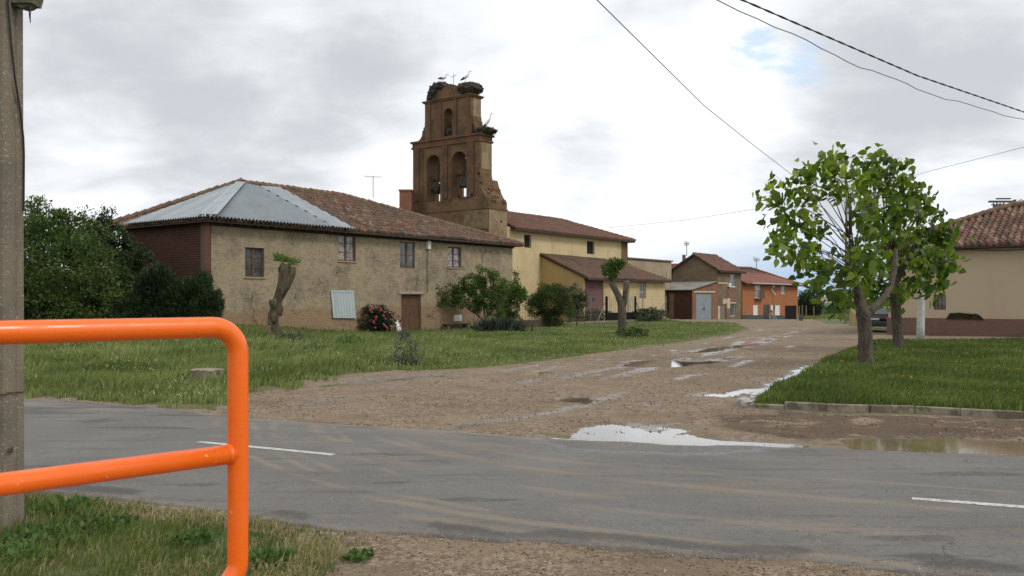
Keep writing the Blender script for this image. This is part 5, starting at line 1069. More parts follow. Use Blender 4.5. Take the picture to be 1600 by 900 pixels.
for a, b in ((0, dr_[0]), (dr_[1], gt[0])):
    n_s = 8
    for i in range(n_s):
        u, v = a + (b - a) * i / n_s, a + (b - a) * (i + 1) / n_s
        mb.hexa([at(OH0, E1, u, -2.2, N1, .003), at(OH0, E1, v, -2.2, N1, .003), at(OH0, E1, v, -2.2, N1, .05), at(OH0, E1, u, -2.2, N1, .05), at(OH0, E1, u, zg(u) + .68, N1, .003), at(OH0, E1, v, zg(v) + .68, N1, .003), at(OH0, E1, v, zg(v) + .68, N1, .05), at(OH0, E1, u, zg(u) + .68, N1, .05)])
    mb.build('base_band', A['darkgreen'], OH); mb = MB()
e0 = at(OH0, E1, .3, zo) + N1 * .6; e1_ = at(OH0, E1, lo + .8, zo) + N1 * .6; f0 = at(OH0, E1, -.2, zo) + E2 * (dpt + .5); f1 = at(OH0, E1, lo + .8, zo) + E2 * (dpt + .5); r0 = at(OH0, E1, -.2, 5.55) + E2 * 4; r1 = at(OH0, E1, 13.2, 5.75) + E2 * 4
e0b = at(OH0, E1, -.2, zo) + N1 * .6
roofface('tiled_roof_slope', e0b, e1_, r1, r0, A['tilered'], OH, seed=15, pitch=.26, course=.42, jit=.004, sag=.02); roofface('tiled_roof_slope', e1_, f1, r1, r1, A['tilered'], OH, seed=16, pitch=.26, course=.42); roofface('tiled_roof_slope', f1, f0, r0, r1, A['tilered'], OH, seed=17, pitch=.26, course=.42)
mb = MB(); ridgecaps(mb, r0, r1, .13, .45); ridgecaps(mb, r1, e1_, .13, .45); mb.build('ridge_tiles', A['tilered'], OH)
mb = MB(); [mb.slab([q_ + Vector((0, 0, -.08)) for q_ in pl], .1) for pl in ((e0b, e1_, r1, r0), (e1_, f1, r1), (f1, f0, r0, r1))]; mb.build('eaves', A['darkwood'], OH)
MB().tube([at(OH0, E1, 1.5, zo - .02) + N1 * .68, at(OH0, E1, lo + .85, zo - .02) + N1 * .68], .09, 8).build('gutter', mat('zinc gutter', (.36, .34, .31), .5, .2), OH)
for h, c_, ro in ((w_c, 1, 6), (w_d, 1, 6)): window(OH, OH0, E1, N1, h, A['white'], A['white'], c_, ro, .06, shift=.2, name='shuttered_window')
wa = window(OH, OH0, E1, N1, w_a, A['white'], A['curtain'], 1, 2, .06, shift=.3, name='balcony_window'); window(OH, OH0, E1, N1, w_b, A['white'], A['glass'], 2, 1, .08)
mb = MB(); a0, a1 = w_a[0] - .1, w_a[1] + .4; z0_ = w_a[2] - .05
mb.ob(OH0, E1, N1, a0, a1, .0, .45, z0_ - .08, z0_); 
for i in range(15): u = a0 + .03 + (a1 - a0 - .06) * i / 14; mb.ob(OH0, E1, N1, u - .012, u + .012, .42, .445, z0_, z0_ + .95)
mb.ob(OH0, E1, N1, a0, a1, .415, .45, z0_ + .95, z0_ + 1.0); mb.ob(OH0, E1, N1, a0, a0 + .03, .0, .42, z0_ + .95, z0_ + 1.0); mb.ob(OH0, E1, N1, a1 - .03, a1, .0, .42, z0_ + .95, z0_ + 1.0)
mb.build('balcony', A['darkmetal'], OH)
m2 = MB(); wd = (dr_[1] - dr_[0]); m2.ob(OH0, E1, N1, dr_[0], dr_[1], -.12, -.07, dr_[2], dr_[3])
for i in range(4): m2.ob(OH0, E1, N1, dr_[0] + .1 + i * wd / 4, dr_[0] + .1 + i * wd / 4 + .04, -.068, -.05, dr_[2] + .1, dr_[3] - .1)
m2.ob(OH0, E1, N1, dr_[0] + .12, dr_[0] + wd * .45, -.066, -.055, dr_[3] - .9, dr_[3] - .15); m2.build('door', A['darkmetal'], OH)
m2 = MB(); n_p = 9; gwid = (gt[1] - gt[0]) / n_p
for i in range(n_p): m2.ob(OH0, E1, N1, gt[0] + i * gwid + .015, gt[0] + (i + 1) * gwid - .015, -.1, -.06, gt[2], gt[3])
m2.build('garage_gate', A['blackmetal'], OH)
for a, b in (((1203, 477), (1206, 485)), ((1205.5, 444.5), (1208.5, 449))): u, v = onw(*a, OH0, E1), onw(*b, OH0, E1); MB().ob(OH0, E1, N1, u[0], v[0], .003, .15, v[1], u[1]).build('meter_box', A['white'], OH)
m2 = MB(); u, v = onw(1207.5, 478, OH0, E1), onw(1210, 483, OH0, E1); m2.ob(OH0, E1, N1, u[0], v[0], .003, .1, v[1], u[1]); m2.build('letter_box', mat('green box', (.05, .12, .06), .5), OH)
u = onw(1204.5, 450, OH0, E1); MB().tube([at(OH0, E1, u[0], u[1], N1, .05), at(OH0, E1, u[0] + .1, u[1] - .5, N1, .25), at(OH0, E1, u[0] + .35, u[1] - .9, N1, .5)], .06, 6).build('wall_lamp', A['white'], OH)
u = onw(1207.5, 450, OH0, E1); v = onw(1207.5, 477, OH0, E1); MB().tube([at(OH0, E1, u[0], u[1], N1, .03), at(OH0, E1, u[0], v[1], N1, .03)], .02, 4).build('cable', A['cable'], OH)
antenna(OH, 1182, 405, 421, 110, 10)
mb = MB(); pp = ground(1252, 501); mb.box(pp.x - .12, pp.x + .12, pp.y, pp.y + .2, -1.7, float(gz(pp.x, pp.y)) + .45)
setp(mb.build('bollard', A['darkmetal'], loc=(pp.x, pp.y, -1.4)), 'short dark post beside the black garage gate', 'bollard')

# person sitting by the door of the orange house (skin modifier figure)
def person(label, hip, joints, edges, radii, dress):
    t = thing('person', label, 'person', tuple(hip))
    me = bpy.data.meshes.new('body'); me.from_pydata(joints, edges, []); me.update(); o = link('body', me, A['skin'], t, hip); me.materials.clear(); me.materials.append(dress)
    sk = o.modifiers.new('skin', 'SKIN'); sk.use_smooth_shade = True
    for i, r_ in enumerate(radii): me.skin_vertices[0].data[i].radius = (r_, r_); me.skin_vertices[0].data[i].use_root = (i == 0)
    o.modifiers.new('sub', 'SUBSURF').levels = 1; return t
pd = onw(1199, 498, OH0, E1)[0]; hp = at(OH0, E1, pd, zg(pd) + .46, N1, .55)
J = [(0, 0, 0), (0, 0, .22), (0, 0, .45), (0, 0, .56), (0, -.01, .68), (-.17, 0, .46), (.17, 0, .46), (-.22, -.08, .22), (.22, -.08, .22), (-.14, -.28, .12), (.14, -.30, .12), (-.10, 0, -.02), (.10, 0, -.02), (-.13, -.40, .02), (.14, -.40, .02), (-.13, -.42, -.40), (.20, -.62, -.36), (-.13, -.54, -.43), (.21, -.73, -.33), (0, -.02, .76)]
Ed = [(0, 1), (1, 2), (2, 3), (3, 4), (2, 5), (2, 6), (5, 7), (6, 8), (7, 9), (8, 10), (0, 11), (0, 12), (11, 13), (12, 14), (13, 15), (14, 16), (15, 17), (16, 18), (4, 19)]
rd = [.15, .14, .12, .055, .095, .065, .065, .05, .05, .032, .032, .10, .10, .075, .075, .045, .045, .035, .035, .08]
rotp = lambda v: N1 * -v[1] * 1.0 + E1 * v[0] + Vector((0, 0, v[2]))
pt = person('person sitting by the door of the orange house in grey blue and white clothes', hp, [tuple(rotp(j)) for j in J], Ed, rd, A['cloth'])
hc = rotp((0, -.01, .73)) + hp
MB().blob(tuple(hc + Vector((0, 0, .03))), (.10, .10, .125), .03, 1, 14, 10).build('head', A['skin'], pt, smooth_=True); MB().blob(tuple(hc + Vector((.0, .02, .06)) - N1 * .02), (.11, .11, .12), .05, 2, 14, 10).build('hair', A['hair'], pt, smooth_=True)
cht = thing('chair', 'small white chair under the person by the orange house door', 'chair', (hp.x, hp.y, hp.z - .46))
hh0 = Vector((hp.x, hp.y, 0)); MB().ob(hh0, E1, N1, -.22, .22, -.22, .22, hp.z - .16, hp.z - .12).build('seat', A['white'], cht); MB().ob(hh0, E1, N1, -.22, .22, -.26, -.23, hp.z - .12, hp.z + .3).build('backrest', A['white'], cht)
for a in (-.2, .17):
    for b_ in (-.2, .17): MB().ob(hh0, E1, N1, a, a + .03, b_, b_ + .03, hp.z - .5, hp.z - .16).build('leg', A['white'], cht)

# ---------------------------------------------------------------- house on the right
R0_ = Vector((.4356 * 44.6, 44.6, 0)); dR = -E2; nR = -E1; LR = 24; zr = 4.40
RH = thing('cream_house', 'cream rendered house with brown plinth and barrel tiled roof on the right', 'house', (R0_.x, R0_.y, 0))
rw = px2hole(R0_, dR, 1459, 461, 1478, 484, .22); rv = px2hole(R0_, dR, 1449, 412, 1464, 428, .2)
mb = MB(); face(mb, R0_, dR, nR, LR, -.4, lambda s: zr + .02, [rw]); face(mb, R0_, E1, E2, 10.6, -.4, lambda s: zr); face(mb, at(R0_, dR, LR), E1, dR, 10.6, -.4, lambda s: zr); mb.build('wall', A['cream'], RH)
zp = H - 33 / F * 44; mb = MB(); mb.ob(R0_, dR, nR, -.06, LR, .003, .07, -.4, zp + .02); mb.ob(R0_, E1, E2, -.06, 10.6, .003, .07, -.4, zp); mb.ob(R0_, dR, nR, -.06, LR, .07, .12, -.4, .16); mb.build('plinth', A['plinth'], RH, bevel=.01)
window(RH, R0_, dR, nR, rw, A['wood'], A['glass'], 3, 3, .045, shift=.35)
window(RH, R0_, dR, nR, (rv[0], rv[1], rv[2], rv[3], .0), A['wood'], A['glass'], 2, 2, .05, name='small_hatch', shift=0) if False else None
mb = MB(); s0_, z0_ = onw(1481, 499, R0_, dR); s1_, z1_ = onw(1536, 489, R0_, dR); mb.ob(R0_, dR, nR, s0_ + .05, s1_ - .1, .001, .012, z0_, z1_ - .12)
stain = mb.build('damp_patch', mat('damp brown patch', (.12, .10, .06), .95, layers=[(6, (.20, .17, .10), .45, .6, .8)], bump=(10, .9, .05)), RH)
n_w = 2600; uu = rng.uniform(s0_, s1_, n_w); prof_ = np.interp((uu - s0_) / (s1_ - s0_), [0, .08, .3, .6, .85, 1], [.3, .9, 1, .9, .8, .15]); zz = z0_ - .04 + rng.uniform(0, 1, n_w) ** .8 * (z1_ - z0_) * prof_
Pw = np.array([R0_.x, R0_.y, 0])[None] + uu[:, None] * np.array(dR)[None] + np.array(nR)[None] * rng.uniform(.02, .09, (n_w, 1)); Pw[:, 2] = zz
V, F3, k_ = leafcards(Pw, rng.uniform(.05, .10, n_w), up=.7, aspect=.5)
setp(npmesh('wall_plant', V, F3, leafmat('dry brown green leaves', (.05, .042, .022), (.13, .105, .055), .1), loc=(Pw[0][0], Pw[0][1], z0_), rnd=np.repeat(rng.uniform(0, 1, n_w), k_)), 'low brownish plants growing along the plinth of the cream house', 'plant')
ov = .55; g00 = at(R0_, dR, -ov, zr) + nR * ov; g10 = at(R0_, dR, LR, zr) + nR * ov; g01 = at(R0_, dR, -ov, zr) + E1 * (10.6 + ov); kk0 = at(R0_, dR, 5.0, 6.72) + E1 * 5.3; kk1 = at(R0_, dR, LR, 6.72) + E1 * 5.3; g11 = at(R0_, dR, LR, zr) + E1 * (10.6 + ov)
roofface('tiled_roof_slope', g00, g10, kk1, kk0, A['tileright'], RH, seed=21, pitch=.30, course=.42, amp=.075, lip=.05, sag=.12, jit=.03, edge=.16); roofface('tiled_roof_slope', g01, g00, kk0, kk0, A['tileright'], RH, seed=22, pitch=.30, course=.42, amp=.075, lip=.05, jit=.03); roofface('tiled_roof_slope', g11, g01, kk0, kk1, A['tileright'], RH, seed=23, pitch=.30, course=.42, amp=.07)
mb = MB(); ridgecaps(mb, kk0, kk1, .17, .42, .06); ridgecaps(mb, kk0, g00, .15, .42, .06); mb.build('ridge_tiles', A['ridge'], RH)
mb = MB(); [mb.slab([q_ + Vector((0, 0, -.12)) for q_ in pl], .07) for pl in ((g00, g10, kk1, kk0), (g01, g00, kk0), (g11, g01, kk0, kk1))]; mb.ob(R0_, dR, nR, -.1, LR, .003, .10, zr - .2, zr - .12)
for i in range(24): mb.ob(R0_, dR, nR, .2 + i * .95, .2 + i * .95 + .14, .0, .42, zr - .13, zr - .03)
mb.build('eaves', A['darkwood'], RH)
mb = MB(); mb.tube([at(R0_, dR, .5 + i * .8, zr - .28 - .05 * math.sin(i * 1.3), nR, .06) for i in range(20)], .014, 5); mb.build('cable', A['cable'], RH)

# utility pylon behind it
D = 70; a = P(1560, 332, D); b_ = P(1568, 332, D); zt_ = P(1570, 316, D).z
t_ = thing('utility_pylon', 'steel lattice power pole with crossarms behind the right hand roof', 'pylon', (a.x, D, 0)); mb = MB(); xs_ = (P(1558, 0, D).x, P(1568.5, 0, D).x)
for x_ in xs_:
    for dy in (0, .5): mb.box(x_ - .04, x_ + .04, D + dy, D + dy + .08, 0, zt_)
zz = np.arange(.5, zt_, .7)
for i in range(len(zz) - 1):
    for dy in (0.02, .52): mb.tube([(xs_[i % 2], D + dy, zz[i]), (xs_[(i + 1) % 2], D + dy, zz[i + 1])], .025, 4)
mb.build('lattice_mast', A['darkmetal'], t_); mb = MB()
mb.box(P(1547, 0, D).x, P(1588, 0, D).x, D, D + .3, zt_, zt_ + .14); mb.box(P(1558, 0, D).x, P(1580, 0, D).x, D, D + .2, zt_ + .25, zt_ + .35); mb.box(P(1557, 0, D).x, P(1572, 0, D).x, D - .1, D + .5, zt_ - .35, zt_ - .15); mb.build('crossarm', A['darkmetal'], t_)
for i, px in enumerate((1549, 1577, 1583, 1589, 1592)):
    c_ = P(px, 313 + (i % 2) * 8 if px > 1570 else 320, D); MB().tube([c_, c_ + Vector((.25, 0, .04))], .05, 6).build('insulator', A['darkmetal'], t_)

# ---------------------------------------------------------------- pole by the lane, far wall, car
D = 62; t_ = thing('concrete_ladder_pole', 'tall concrete power pole with ladder holes behind the trees', 'power pole', (P(1325, 0, D).x, D, -.1)); xc = P(1325, 0, D).x; mb = MB(); ztp = 9.1
for s_ in (-1, 1): mb.hexa([(xc + s_ * .20 - .05, D - .12, -.5), (xc + s_ * .20 + .05, D - .12, -.5), (xc + s_ * .20 + .05, D + .12, -.5), (xc + s_ * .20 - .05, D + .12, -.5), (xc + s_ * .10 - .045, D - .1, ztp), (xc + s_ * .10 + .045, D - .1, ztp), (xc + s_ * .10 + .045, D + .1, ztp), (xc + s_ * .10 - .045, D + .1, ztp)])
for i in range(13): z = .1 + i * .7; mb.box(xc - .18 + .006 * i, xc + .18 - .006 * i, D - .08, D + .08, z, z + .16)
mb.build('shaft', A['concrete'], t_); MB().box(xc - .5, xc + .5, D - .06, D + .06, ztp, ztp + .1).build('crossarm', A['darkmetal'], t_)
D = 58; t_ = thing('low_yard_wall', 'low ochre yard wall with tile coping behind the parked car', 'wall', (P(1332, 0, D).x, D, 0)); x0, x1 = P(1330, 0, D).x, P(1400, 0, D).x; z1_ = P(0, 478, D).z
MB().box(x0, x1, D, D + .3, -.3, z1_).build('wall', A['dullyellow'], t_); MB().box(x0 - .05, x1, D - .08, D + .38, z1_, z1_ + .14).build('coping', A['ridge'], t_)

cw = thing('parked_car', 'black hatchback parked at the left end of the cream house, seen from behind', 'car', (18.9, 47.6, 0)); CX, CY = P(1366, 0, 47.6).x, 47.6
cz = float(gzz(CX, CY)); cz2 = 0
prof = [(.0, .32), (.02, .62), (-.02, .80), (.10, .98), (.55, 1.36), (1.0, 1.43), (2.1, 1.41), (2.9, .98), (3.9, .86), (4.15, .62), (4.18, .32)]
mb = MB(); hw_ = .86; CX0, CY0 = CX, CY
def ring_(hwf, zf): return [(CX + hwf(z) * s_, CY + y_, cz + z) for s_ in (-1, 1) for (y_, z) in prof]
wf = lambda z: hw_ * (1 if z < .85 else 1 - (z - .85) * .36)
vL = [(CX - wf(z), CY + y_, cz + z) for y_, z in prof]; vR = [(CX + wf(z), CY + y_, cz + z) for y_, z in prof]; n = len(prof)
mb.add(vL + vR, [(i, (i + 1) % n, (i + 1) % n + n, i + n) for i in range(n)] + [tuple(range(n))[::-1], tuple(range(n, 2 * n))]); mb.build('body', A['carpaint'], cw, bevel=.05)
g = MB(); g.add([(CX - .70, CY + .135, cz + 1.0), (CX + .70, CY + .135, cz + 1.0), (CX + .60, CY + .53, cz + 1.325), (CX - .60, CY + .53, cz + 1.325), (CX - .70, CY + .10, cz + 1.01), (CX + .70, CY + .10, cz + 1.01), (CX + .60, CY + .50, cz + 1.34), (CX - .60, CY + .50, cz + 1.34)], [(0, 1, 2, 3), (4, 7, 6, 5), (0, 4, 5, 1), (1, 5, 6, 2), (2, 6, 7, 3), (3, 7, 4, 0)]); g.build('rear_window', A['carglass'], cw)
for s_ in (-1, 1):
    MB().box(CX + (s_ * .84 if s_ < 0 else .58), CX + (-.58 if s_ < 0 else .84), CY - .05, CY + .06, cz + .70, cz + .87).build('tail_light', A['redlight'], cw, bevel=.015)
    for yy in (.75, 3.35):
        c_ = Vector((CX + s_ * .80, CY + yy, cz + .30)); w_ = MB().tube([c_ - Vector((.10, 0, 0)), c_ + Vector((.10, 0, 0))], .31, 20).build('wheel', A['tyre'], cw); MB().tube([c_ + Vector((s_ * .09, 0, 0)), c_ + Vector((s_ * .115, 0, 0))], .19, 12).build('rim', A['steel'], w_)
MB().box(CX - .88, CX + .88, CY - .10, CY + .12, cz + .34, cz + .58).build('bumper', A['carpaint'], cw, bevel=.04); MB().box(CX - .26, CX + .26, CY - .045, CY + .01, cz + .68, cz + .79).build('number_plate', mat('plate', (.6, .6, .52), .5), cw)
MB().box(CX - .5, CX + .5, CY + .02, CY + .1, cz + 1.36, cz + 1.40).build('spoiler', A['carpaint'], cw)

cw.location = (CX, CY, 0); cw.rotation_euler = (0, 0, -math.atan2(.45, .89))
for c_ in cw.children: c_.location = (18.9 - CX, 47.6 - CY, 0)
# ---------------------------------------------------------------- garden gate and wire fence
gA = Vector((*ground(947, 505)[:2], 0)); gl_ = onw(993, 500, gA, E1)[0]; gzv = float(gzz(gA.x, gA.y))
t_ = thing('garden_gate', 'black iron garden gate with pale bars and solid lower panel', 'gate', (gA.x, gA.y, gzv)); ht = onw(947, 463, gA, E1)[1]; hs_ = onw(947, 489, gA, E1)[1]
for a in (0, gl_ - .14): MB().ob(gA, E1, N1, a, a + .14, -.07, .07, gzv - .2, ht).build('post', A['blackmetal'], t_)
MB().ob(gA, E1, N1, .15, gl_ - .15, -.02, .02, gzv + .05, hs_).build('lower_panel', A['blackmetal'], t_); mb = MB(); nbars = 15
for i in range(nbars): u = .2 + (gl_ - .4) * i / (nbars - 1); mb.ob(gA, E1, N1, u - .014, u + .014, -.014, .014, hs_ + .003, ht + (.06 if i % 2 else -.02))
mb.ob(gA, E1, N1, .15, gl_ - .15, -.02, .02, ht - .15, ht - .11)
for u in (.75, gl_ - .75): mb.tube([at(gA, E1, u + .07 * math.sin(k), hs_ + .15 + k * .11, N1, .0) for k in np.arange(0, 9, .5)], .018, 5)
mb.build('bars', A['ironpale'], t_)
fe = thing('wire_fence', 'thin wire mesh fence on grey posts either side of the black gate', 'fence', (gA.x, gA.y, gzv)); fl = onw(1041, 500, gA, E1)[0]; fs = -14.5
for u in (fl, gl_ + 1.2, -2.2, -7.5, -12.5):
    b_ = at(gA, E1, u); zg_ = float(gzz(b_.x, b_.y)); MB().tube([(b_.x, b_.y, zg_ - .2), (b_.x, b_.y, ht + .05)], .035, 8).build('post', A['rustmetal'], fe)
for u, v in ((fl - .05, fl - 1.9), (gl_ + .05, gl_ + 1.1), (-.1, -1.3)):
    b_ = at(gA, E1, u); c_ = at(gA, E1, v); MB().tube([(b_.x, b_.y, ht - .35), (c_.x, c_.y, float(gzz(c_.x, c_.y)))], .035, 6).build('brace', A['rustmetal'], fe)
mb = MB()
for z_ in np.linspace(gzv + .1, ht, 8):
    for a, b_ in ((fs, 0), (gl_, fl)): mb.tube([at(gA, E1, a, z_), at(gA, E1, (a + b_) / 2, z_ - .02), at(gA, E1, b_, z_)], .004, 3, cap=False)
for a, b_ in ((fs, 0), (gl_, fl)):
    u = a
    while u < b_: mb.tube([at(gA, E1, u, gzv), at(gA, E1, u, ht)], .0035, 3, cap=False); u += .3
mb.build('wire_mesh', A['rustmetal'], fe)
MB().ob(gA, E1, N1, fs, fl + .3, -.12, .12, gzv - .4, gzv + .14).build('footing', A['kerb'], fe) 
# old low wall left of the gate
t_ = thing('low_dark_wall', 'low dark earth wall between the strap leaved plant and the round shrub', 'wall', tuple(ground(800, 516))); q0 = Vector((*ground(806, 514)[:2], 0)); L_ = onw(868, 510, q0, E1)[0]
MB().ob(q0, E1, N1, 0, L_, -.3, .0, -.5, .42).build('wall', mat('dark damp wall', (.075, .058, .04), .95, layers=[(3, (.13, .11, .07), .5, .7, .7)], bump=(5, .8, .05)), t_, bevel=.05)
# iron fence under the hedge, left
D = 34.6; x0, x1 = P(172, 0, D).x, P(240, 0, D).x; z0_ = float(gzz(x0, D)); z1_ = P(0, 463, D).z; t_ = thing('iron_fence', 'dark iron railing fence half hidden under the hedge on the left', 'fence', (x0, D, z0_)); mb = MB()
MB().box(x0, x1, D - .02, D + .02, z1_ - .05, z1_).build('top_rail', A['darkmetal'], t_); MB().box(x0, x1, D - .02, D + .02, z0_ + .15, z0_ + .2).build('bottom_rail', A['darkmetal'], t_)
for i in range(22): mb.box(x0 + i * (x1 - x0) / 21 - .01, x0 + i * (x1 - x0) / 21 + .01, D - .01, D + .01, z0_, z1_)
mb.build('bars', A['darkmetal'], t_)
for x_ in (x0, (x0 + x1) / 2, x1): MB().box(x_ - .04, x_ + .04, D - .04, D + .04, z0_ - .2, z1_ + .08).build('post', A['darkmetal'], t_)
# far fence posts by the tree beyond the orange house
for i, (px, yt) in enumerate(((1249, 478), (1254, 477), (1260, 478), (1272, 479))):
    D = 128; x_ = P(px, 0, D).x; z_ = float(gz(x_, D)); o = MB().box(x_ - .07, x_ + .07, D, D + .14, z_ - .3, P(0, yt, D).z).build('fence_post', A['concrete'], loc=(x_, D, z_))
    setp(o, 'pale fence post before the round tree beyond the orange house', 'fence post', 'fence posts beyond the orange house')

# ---------------------------------------------------------------- overhead cables
def cable(label, pts, r, twist=False, sag=.0, wav=0.0):
    pts = [Vector(p) for p in pts]; fine = []
    for a, b_ in zip(pts, pts[1:]):
        n = max(2, int((b_ - a).length / (.12 if twist else .5)))
        for i in range(n): t = i / n; fine.append(a.lerp(b_, t) - Vector((0, 0, 4 * sag * t * (1 - t))))
    fine.append(pts[-1]); mb = MB()
    if wav:
        fine = [p + Vector((0, 0, wav * math.sin(i * .9) + wav * .5 * math.sin(i * 2.3))) for i, p in enumerate(fine)]
    if twist:
        for ph in (0, math.pi): mb.tube([p + Vector((math.cos(i * .9 + ph) * r * .3, -math.cos(i * .9 + ph) * r * .3, math.sin(i * .9 + ph) * r * .9)) for i, p in enumerate(fine)], r, 5, cap=False)
    else: mb.tube(fine, r, 5, cap=False)
    c_ = fine[0]; setp(mb.build('overhead_cable', A['cable'], loc=tuple(c_)), label, 'cable', 'overhead cables across the sky')
dirc = (Vector((13.0, 22.0, 0)) - Vector((3.68, 13.8, 0))).normalized()
pc = lambda px, py, z: (lambda D: Vector(((px - 800) / F * D, D, z)))((z - H) * F / (HY - py))
cable('thick twisted cable crossing the top right of the sky, the upper one', [Vector((3.68, 13.8, 6.6)) - dirc * 9, pc(1160, 0, 6.6), pc(1287, 55, 6.6), pc(1433, 118, 6.6), pc(1600, 175, 6.6), pc(1600, 175, 6.6) + dirc * 8], .0105, True)
cable('thinner wavy cable just below the thick twisted one', [pc(1124, 0, 6.2) - dirc * 9, pc(1124, 0, 6.2), pc(1211, 42, 6.2), pc(1344, 104, 6.2), pc(1478, 155, 6.2), pc(1600, 187, 6.2), pc(1600, 187, 6.2) + dirc * 8], .0075, False, wav=.022)
ptop = Vector((P(1325, 0, 62).x, 62, 9.15))
q1 = pc(1253, 285, 5.8)
cable('single cable descending from top centre to the tree crown', [pc(933, 0, 5.8) + (pc(933, 0, 5.8) - pc(1014, 80, 5.8)) * 2, pc(933, 0, 5.8), pc(1014, 80, 5.8), pc(1100, 165, 5.8), pc(1175, 225, 5.8), q1, ptop], .0075)
cable('thin cable from the church roof towards the tree', [P(950, 356, 79), P(1070, 344, 72), P(1190, 325, 67), ptop], .012)
cable('thin cable leaving the tree crown towards the right edge', [ptop, P(1450, 268, 45), P(1600, 230, 35), P(1700, 200, 31)], .009)

# ---------------------------------------------------------------- foreground: railing and concrete pole
rr = .0245; Rr = Vector((-.663, 2.09, 0)); dl = (Vector((-1.03, 1.74, 0)) - Rr).normalized(); zt_, zm_, zb_ = 1.778, 1.472, 1.150
RL = thing('orange_railing', 'orange painted tubular railing in the left foreground', 'railing', (Rr.x, Rr.y, 0)); Lr = 2.3; rc = .065
def rp(s, z): return Vector((Rr.x + dl.x * s, Rr.y + dl.y * s, z))
def bend(s0, z0, sa, sb, n=9):          # quarter bend about a centre
    return [rp(s0 + math.cos(R(sa + (sb - sa) * i / n)) * -rc, z0 + math.sin(R(sa + (sb - sa) * i / n)) * rc) for i in range(n + 1)]
pts = [rp(Lr - rc, zt_)] + [rp(x, zt_) for x in (1.5, .8, .3)] + bend(rc, zt_ - rc, 90, 0) + [rp(0, 1.6), rp(0, 1.4), rp(0, 1.3)] + bend(rc, zb_ + rc, 0, -90) + [rp(.4, zb_), rp(1.2, zb_), rp(Lr - rc, zb_)]
pts += [rp(Lr - rc + math.sin(R(a)) * rc, zb_ + rc - math.cos(R(a)) * rc) for a in range(10, 100, 10)] + [rp(Lr, 1.45)] + [rp(Lr - rc + math.cos(R(a)) * rc, zt_ - rc + math.sin(R(a)) * rc) for a in range(0, 91, 10)]
MB().tube(pts, rr, 20, cap=False).build('frame', A['rail'], RL, smooth_=True)
MB().tube([rp(rr * .3, zm_), rp(.8, zm_), rp(Lr - rr, zm_)], rr * .96, 20).build('middle_bar', A['rail'], RL, smooth_=True)
w_ = MB().tube([rp(rr * .8, zm_), rp(rr * 1.2, zm_)], [rr * 1.09, rr * .98], 20); w_.build('weld_bead', A['rail'], RL, smooth_=True)
for s_ in (.45, Lr - .35): MB().tube([rp(s_, -.1), rp(s_, zb_ - rr * .9)], rr * 1.1, 14).build('leg', A['rail'], RL, smooth_=True)

XR = -3.891; PL = thing('concrete_pole', 'weathered speckled concrete power pole at the left edge', 'power pole', (XR - .15, 6.78, 0)); D = 6.65
def Hs(z): k = .022 * z / 8; return [(XR - .34 + k, D), (XR - .022 - k, D), (XR - k, D + .022), (XR - k, D + .09), (XR - .012 - k, D + .10), (XR - .012 - k, D + .15), (XR - k, D + .16), (XR - k, D + .245), (XR - .34 + k, D + .245)]
rings = [[(x_, y_, z_) for x_, y_ in Hs(z_)] for z_ in (-.5, 0, 1, 2, 3, 4, 8.2)]; n = len(rings[0]); mb = MB()
mb.add([v for r_ in rings for v in r_], [(i * n + k, i * n + (k + 1) % n, (i + 1) * n + (k + 1) % n, (i + 1) * n + k) for i in range(len(rings) - 1) for k in range(n)] + [tuple((len(rings) - 1) * n + k for k in range(n))]); mb.build('shaft', A['concrete'], PL)
sf = lambda px, py, o=.008: (lambda k: P(px, py, (XR + o) / k))((px - 800) / F)     # point on the pole's right face
D = 6.88; mb = MB(); x0, x1 = XR - .05, P(74, 0, D).x; x1b = P(67, 0, D).x
mb.hexa([(x0, D - .16, P(0, 14, D).z), (x1b, D - .16, P(0, 15, D).z), (x1b, D - .02, P(0, 15, D).z), (x0, D - .02, P(0, 14, D).z), (x0, D - .16, P(0, -14, D).z), (x1, D - .16, P(0, -14, D).z), (x1, D - .02, P(0, -14, D).z), (x0, D - .02, P(0, -14, D).z)])
xa, xb, xc = P(50, 0, D).x, P(58, 0, D).x, P(66, 0, D).x
mb.hexa([(xa, D - .14, P(0, 21, D).z), (xb, D - .14, P(0, 19, D).z), (xb, D - .04, P(0, 19, D).z), (xa, D - .04, P(0, 21, D).z), (x0, D - .14, P(0, 13.5, D).z), (xc, D - .14, P(0, 13.5, D).z), (xc, D - .04, P(0, 13.5, D).z), (x0, D - .04, P(0, 13.5, D).z)])
mb.build('bracket', mat('mossy iron bracket', (.10, .09, .06), .9, layers=[(30, (.22, .21, .15), .5, .65, .8)], bump=(40, .8, .01)), PL)
MB().tube([P(48, 10, D - .16), P(46.5, 22, D - .17), P(47.5, 36, D - .16)], [.006, .008, .003], 5).build('frayed_cable', A['cable'], PL)
MB().tube([sf(12, -60), sf(12.5, 5), sf(17, 60), sf(23, 120), sf(32, 175), sf(36.5, 215), sf(37.5, 240), sf(37, 330)], .0075, 6).build('cable', A['cable'], PL)
MB().tube([(XR - .34, D - .24, 1.1), (XR - .0, D - .24, 1.1), sf(11, 614, .004), sf(24, 613, .004), sf(37.5, 612, .004)], .005, 5).build('wire_tie', A['rust'], PL)
mb = MB(); c_ = sf(16, 704, .01)
for k in range(4): mb.tube([c_ + Vector((0, -.04 + .01 * k, .02 * math.sin(k * 2))), c_ + Vector((.015, 0, .01 * k)), c_ + Vector((0, .03, -.02 + .012 * k))], .005, 5)
mb.build('rusty_wire_knot', A['rust'], PL)

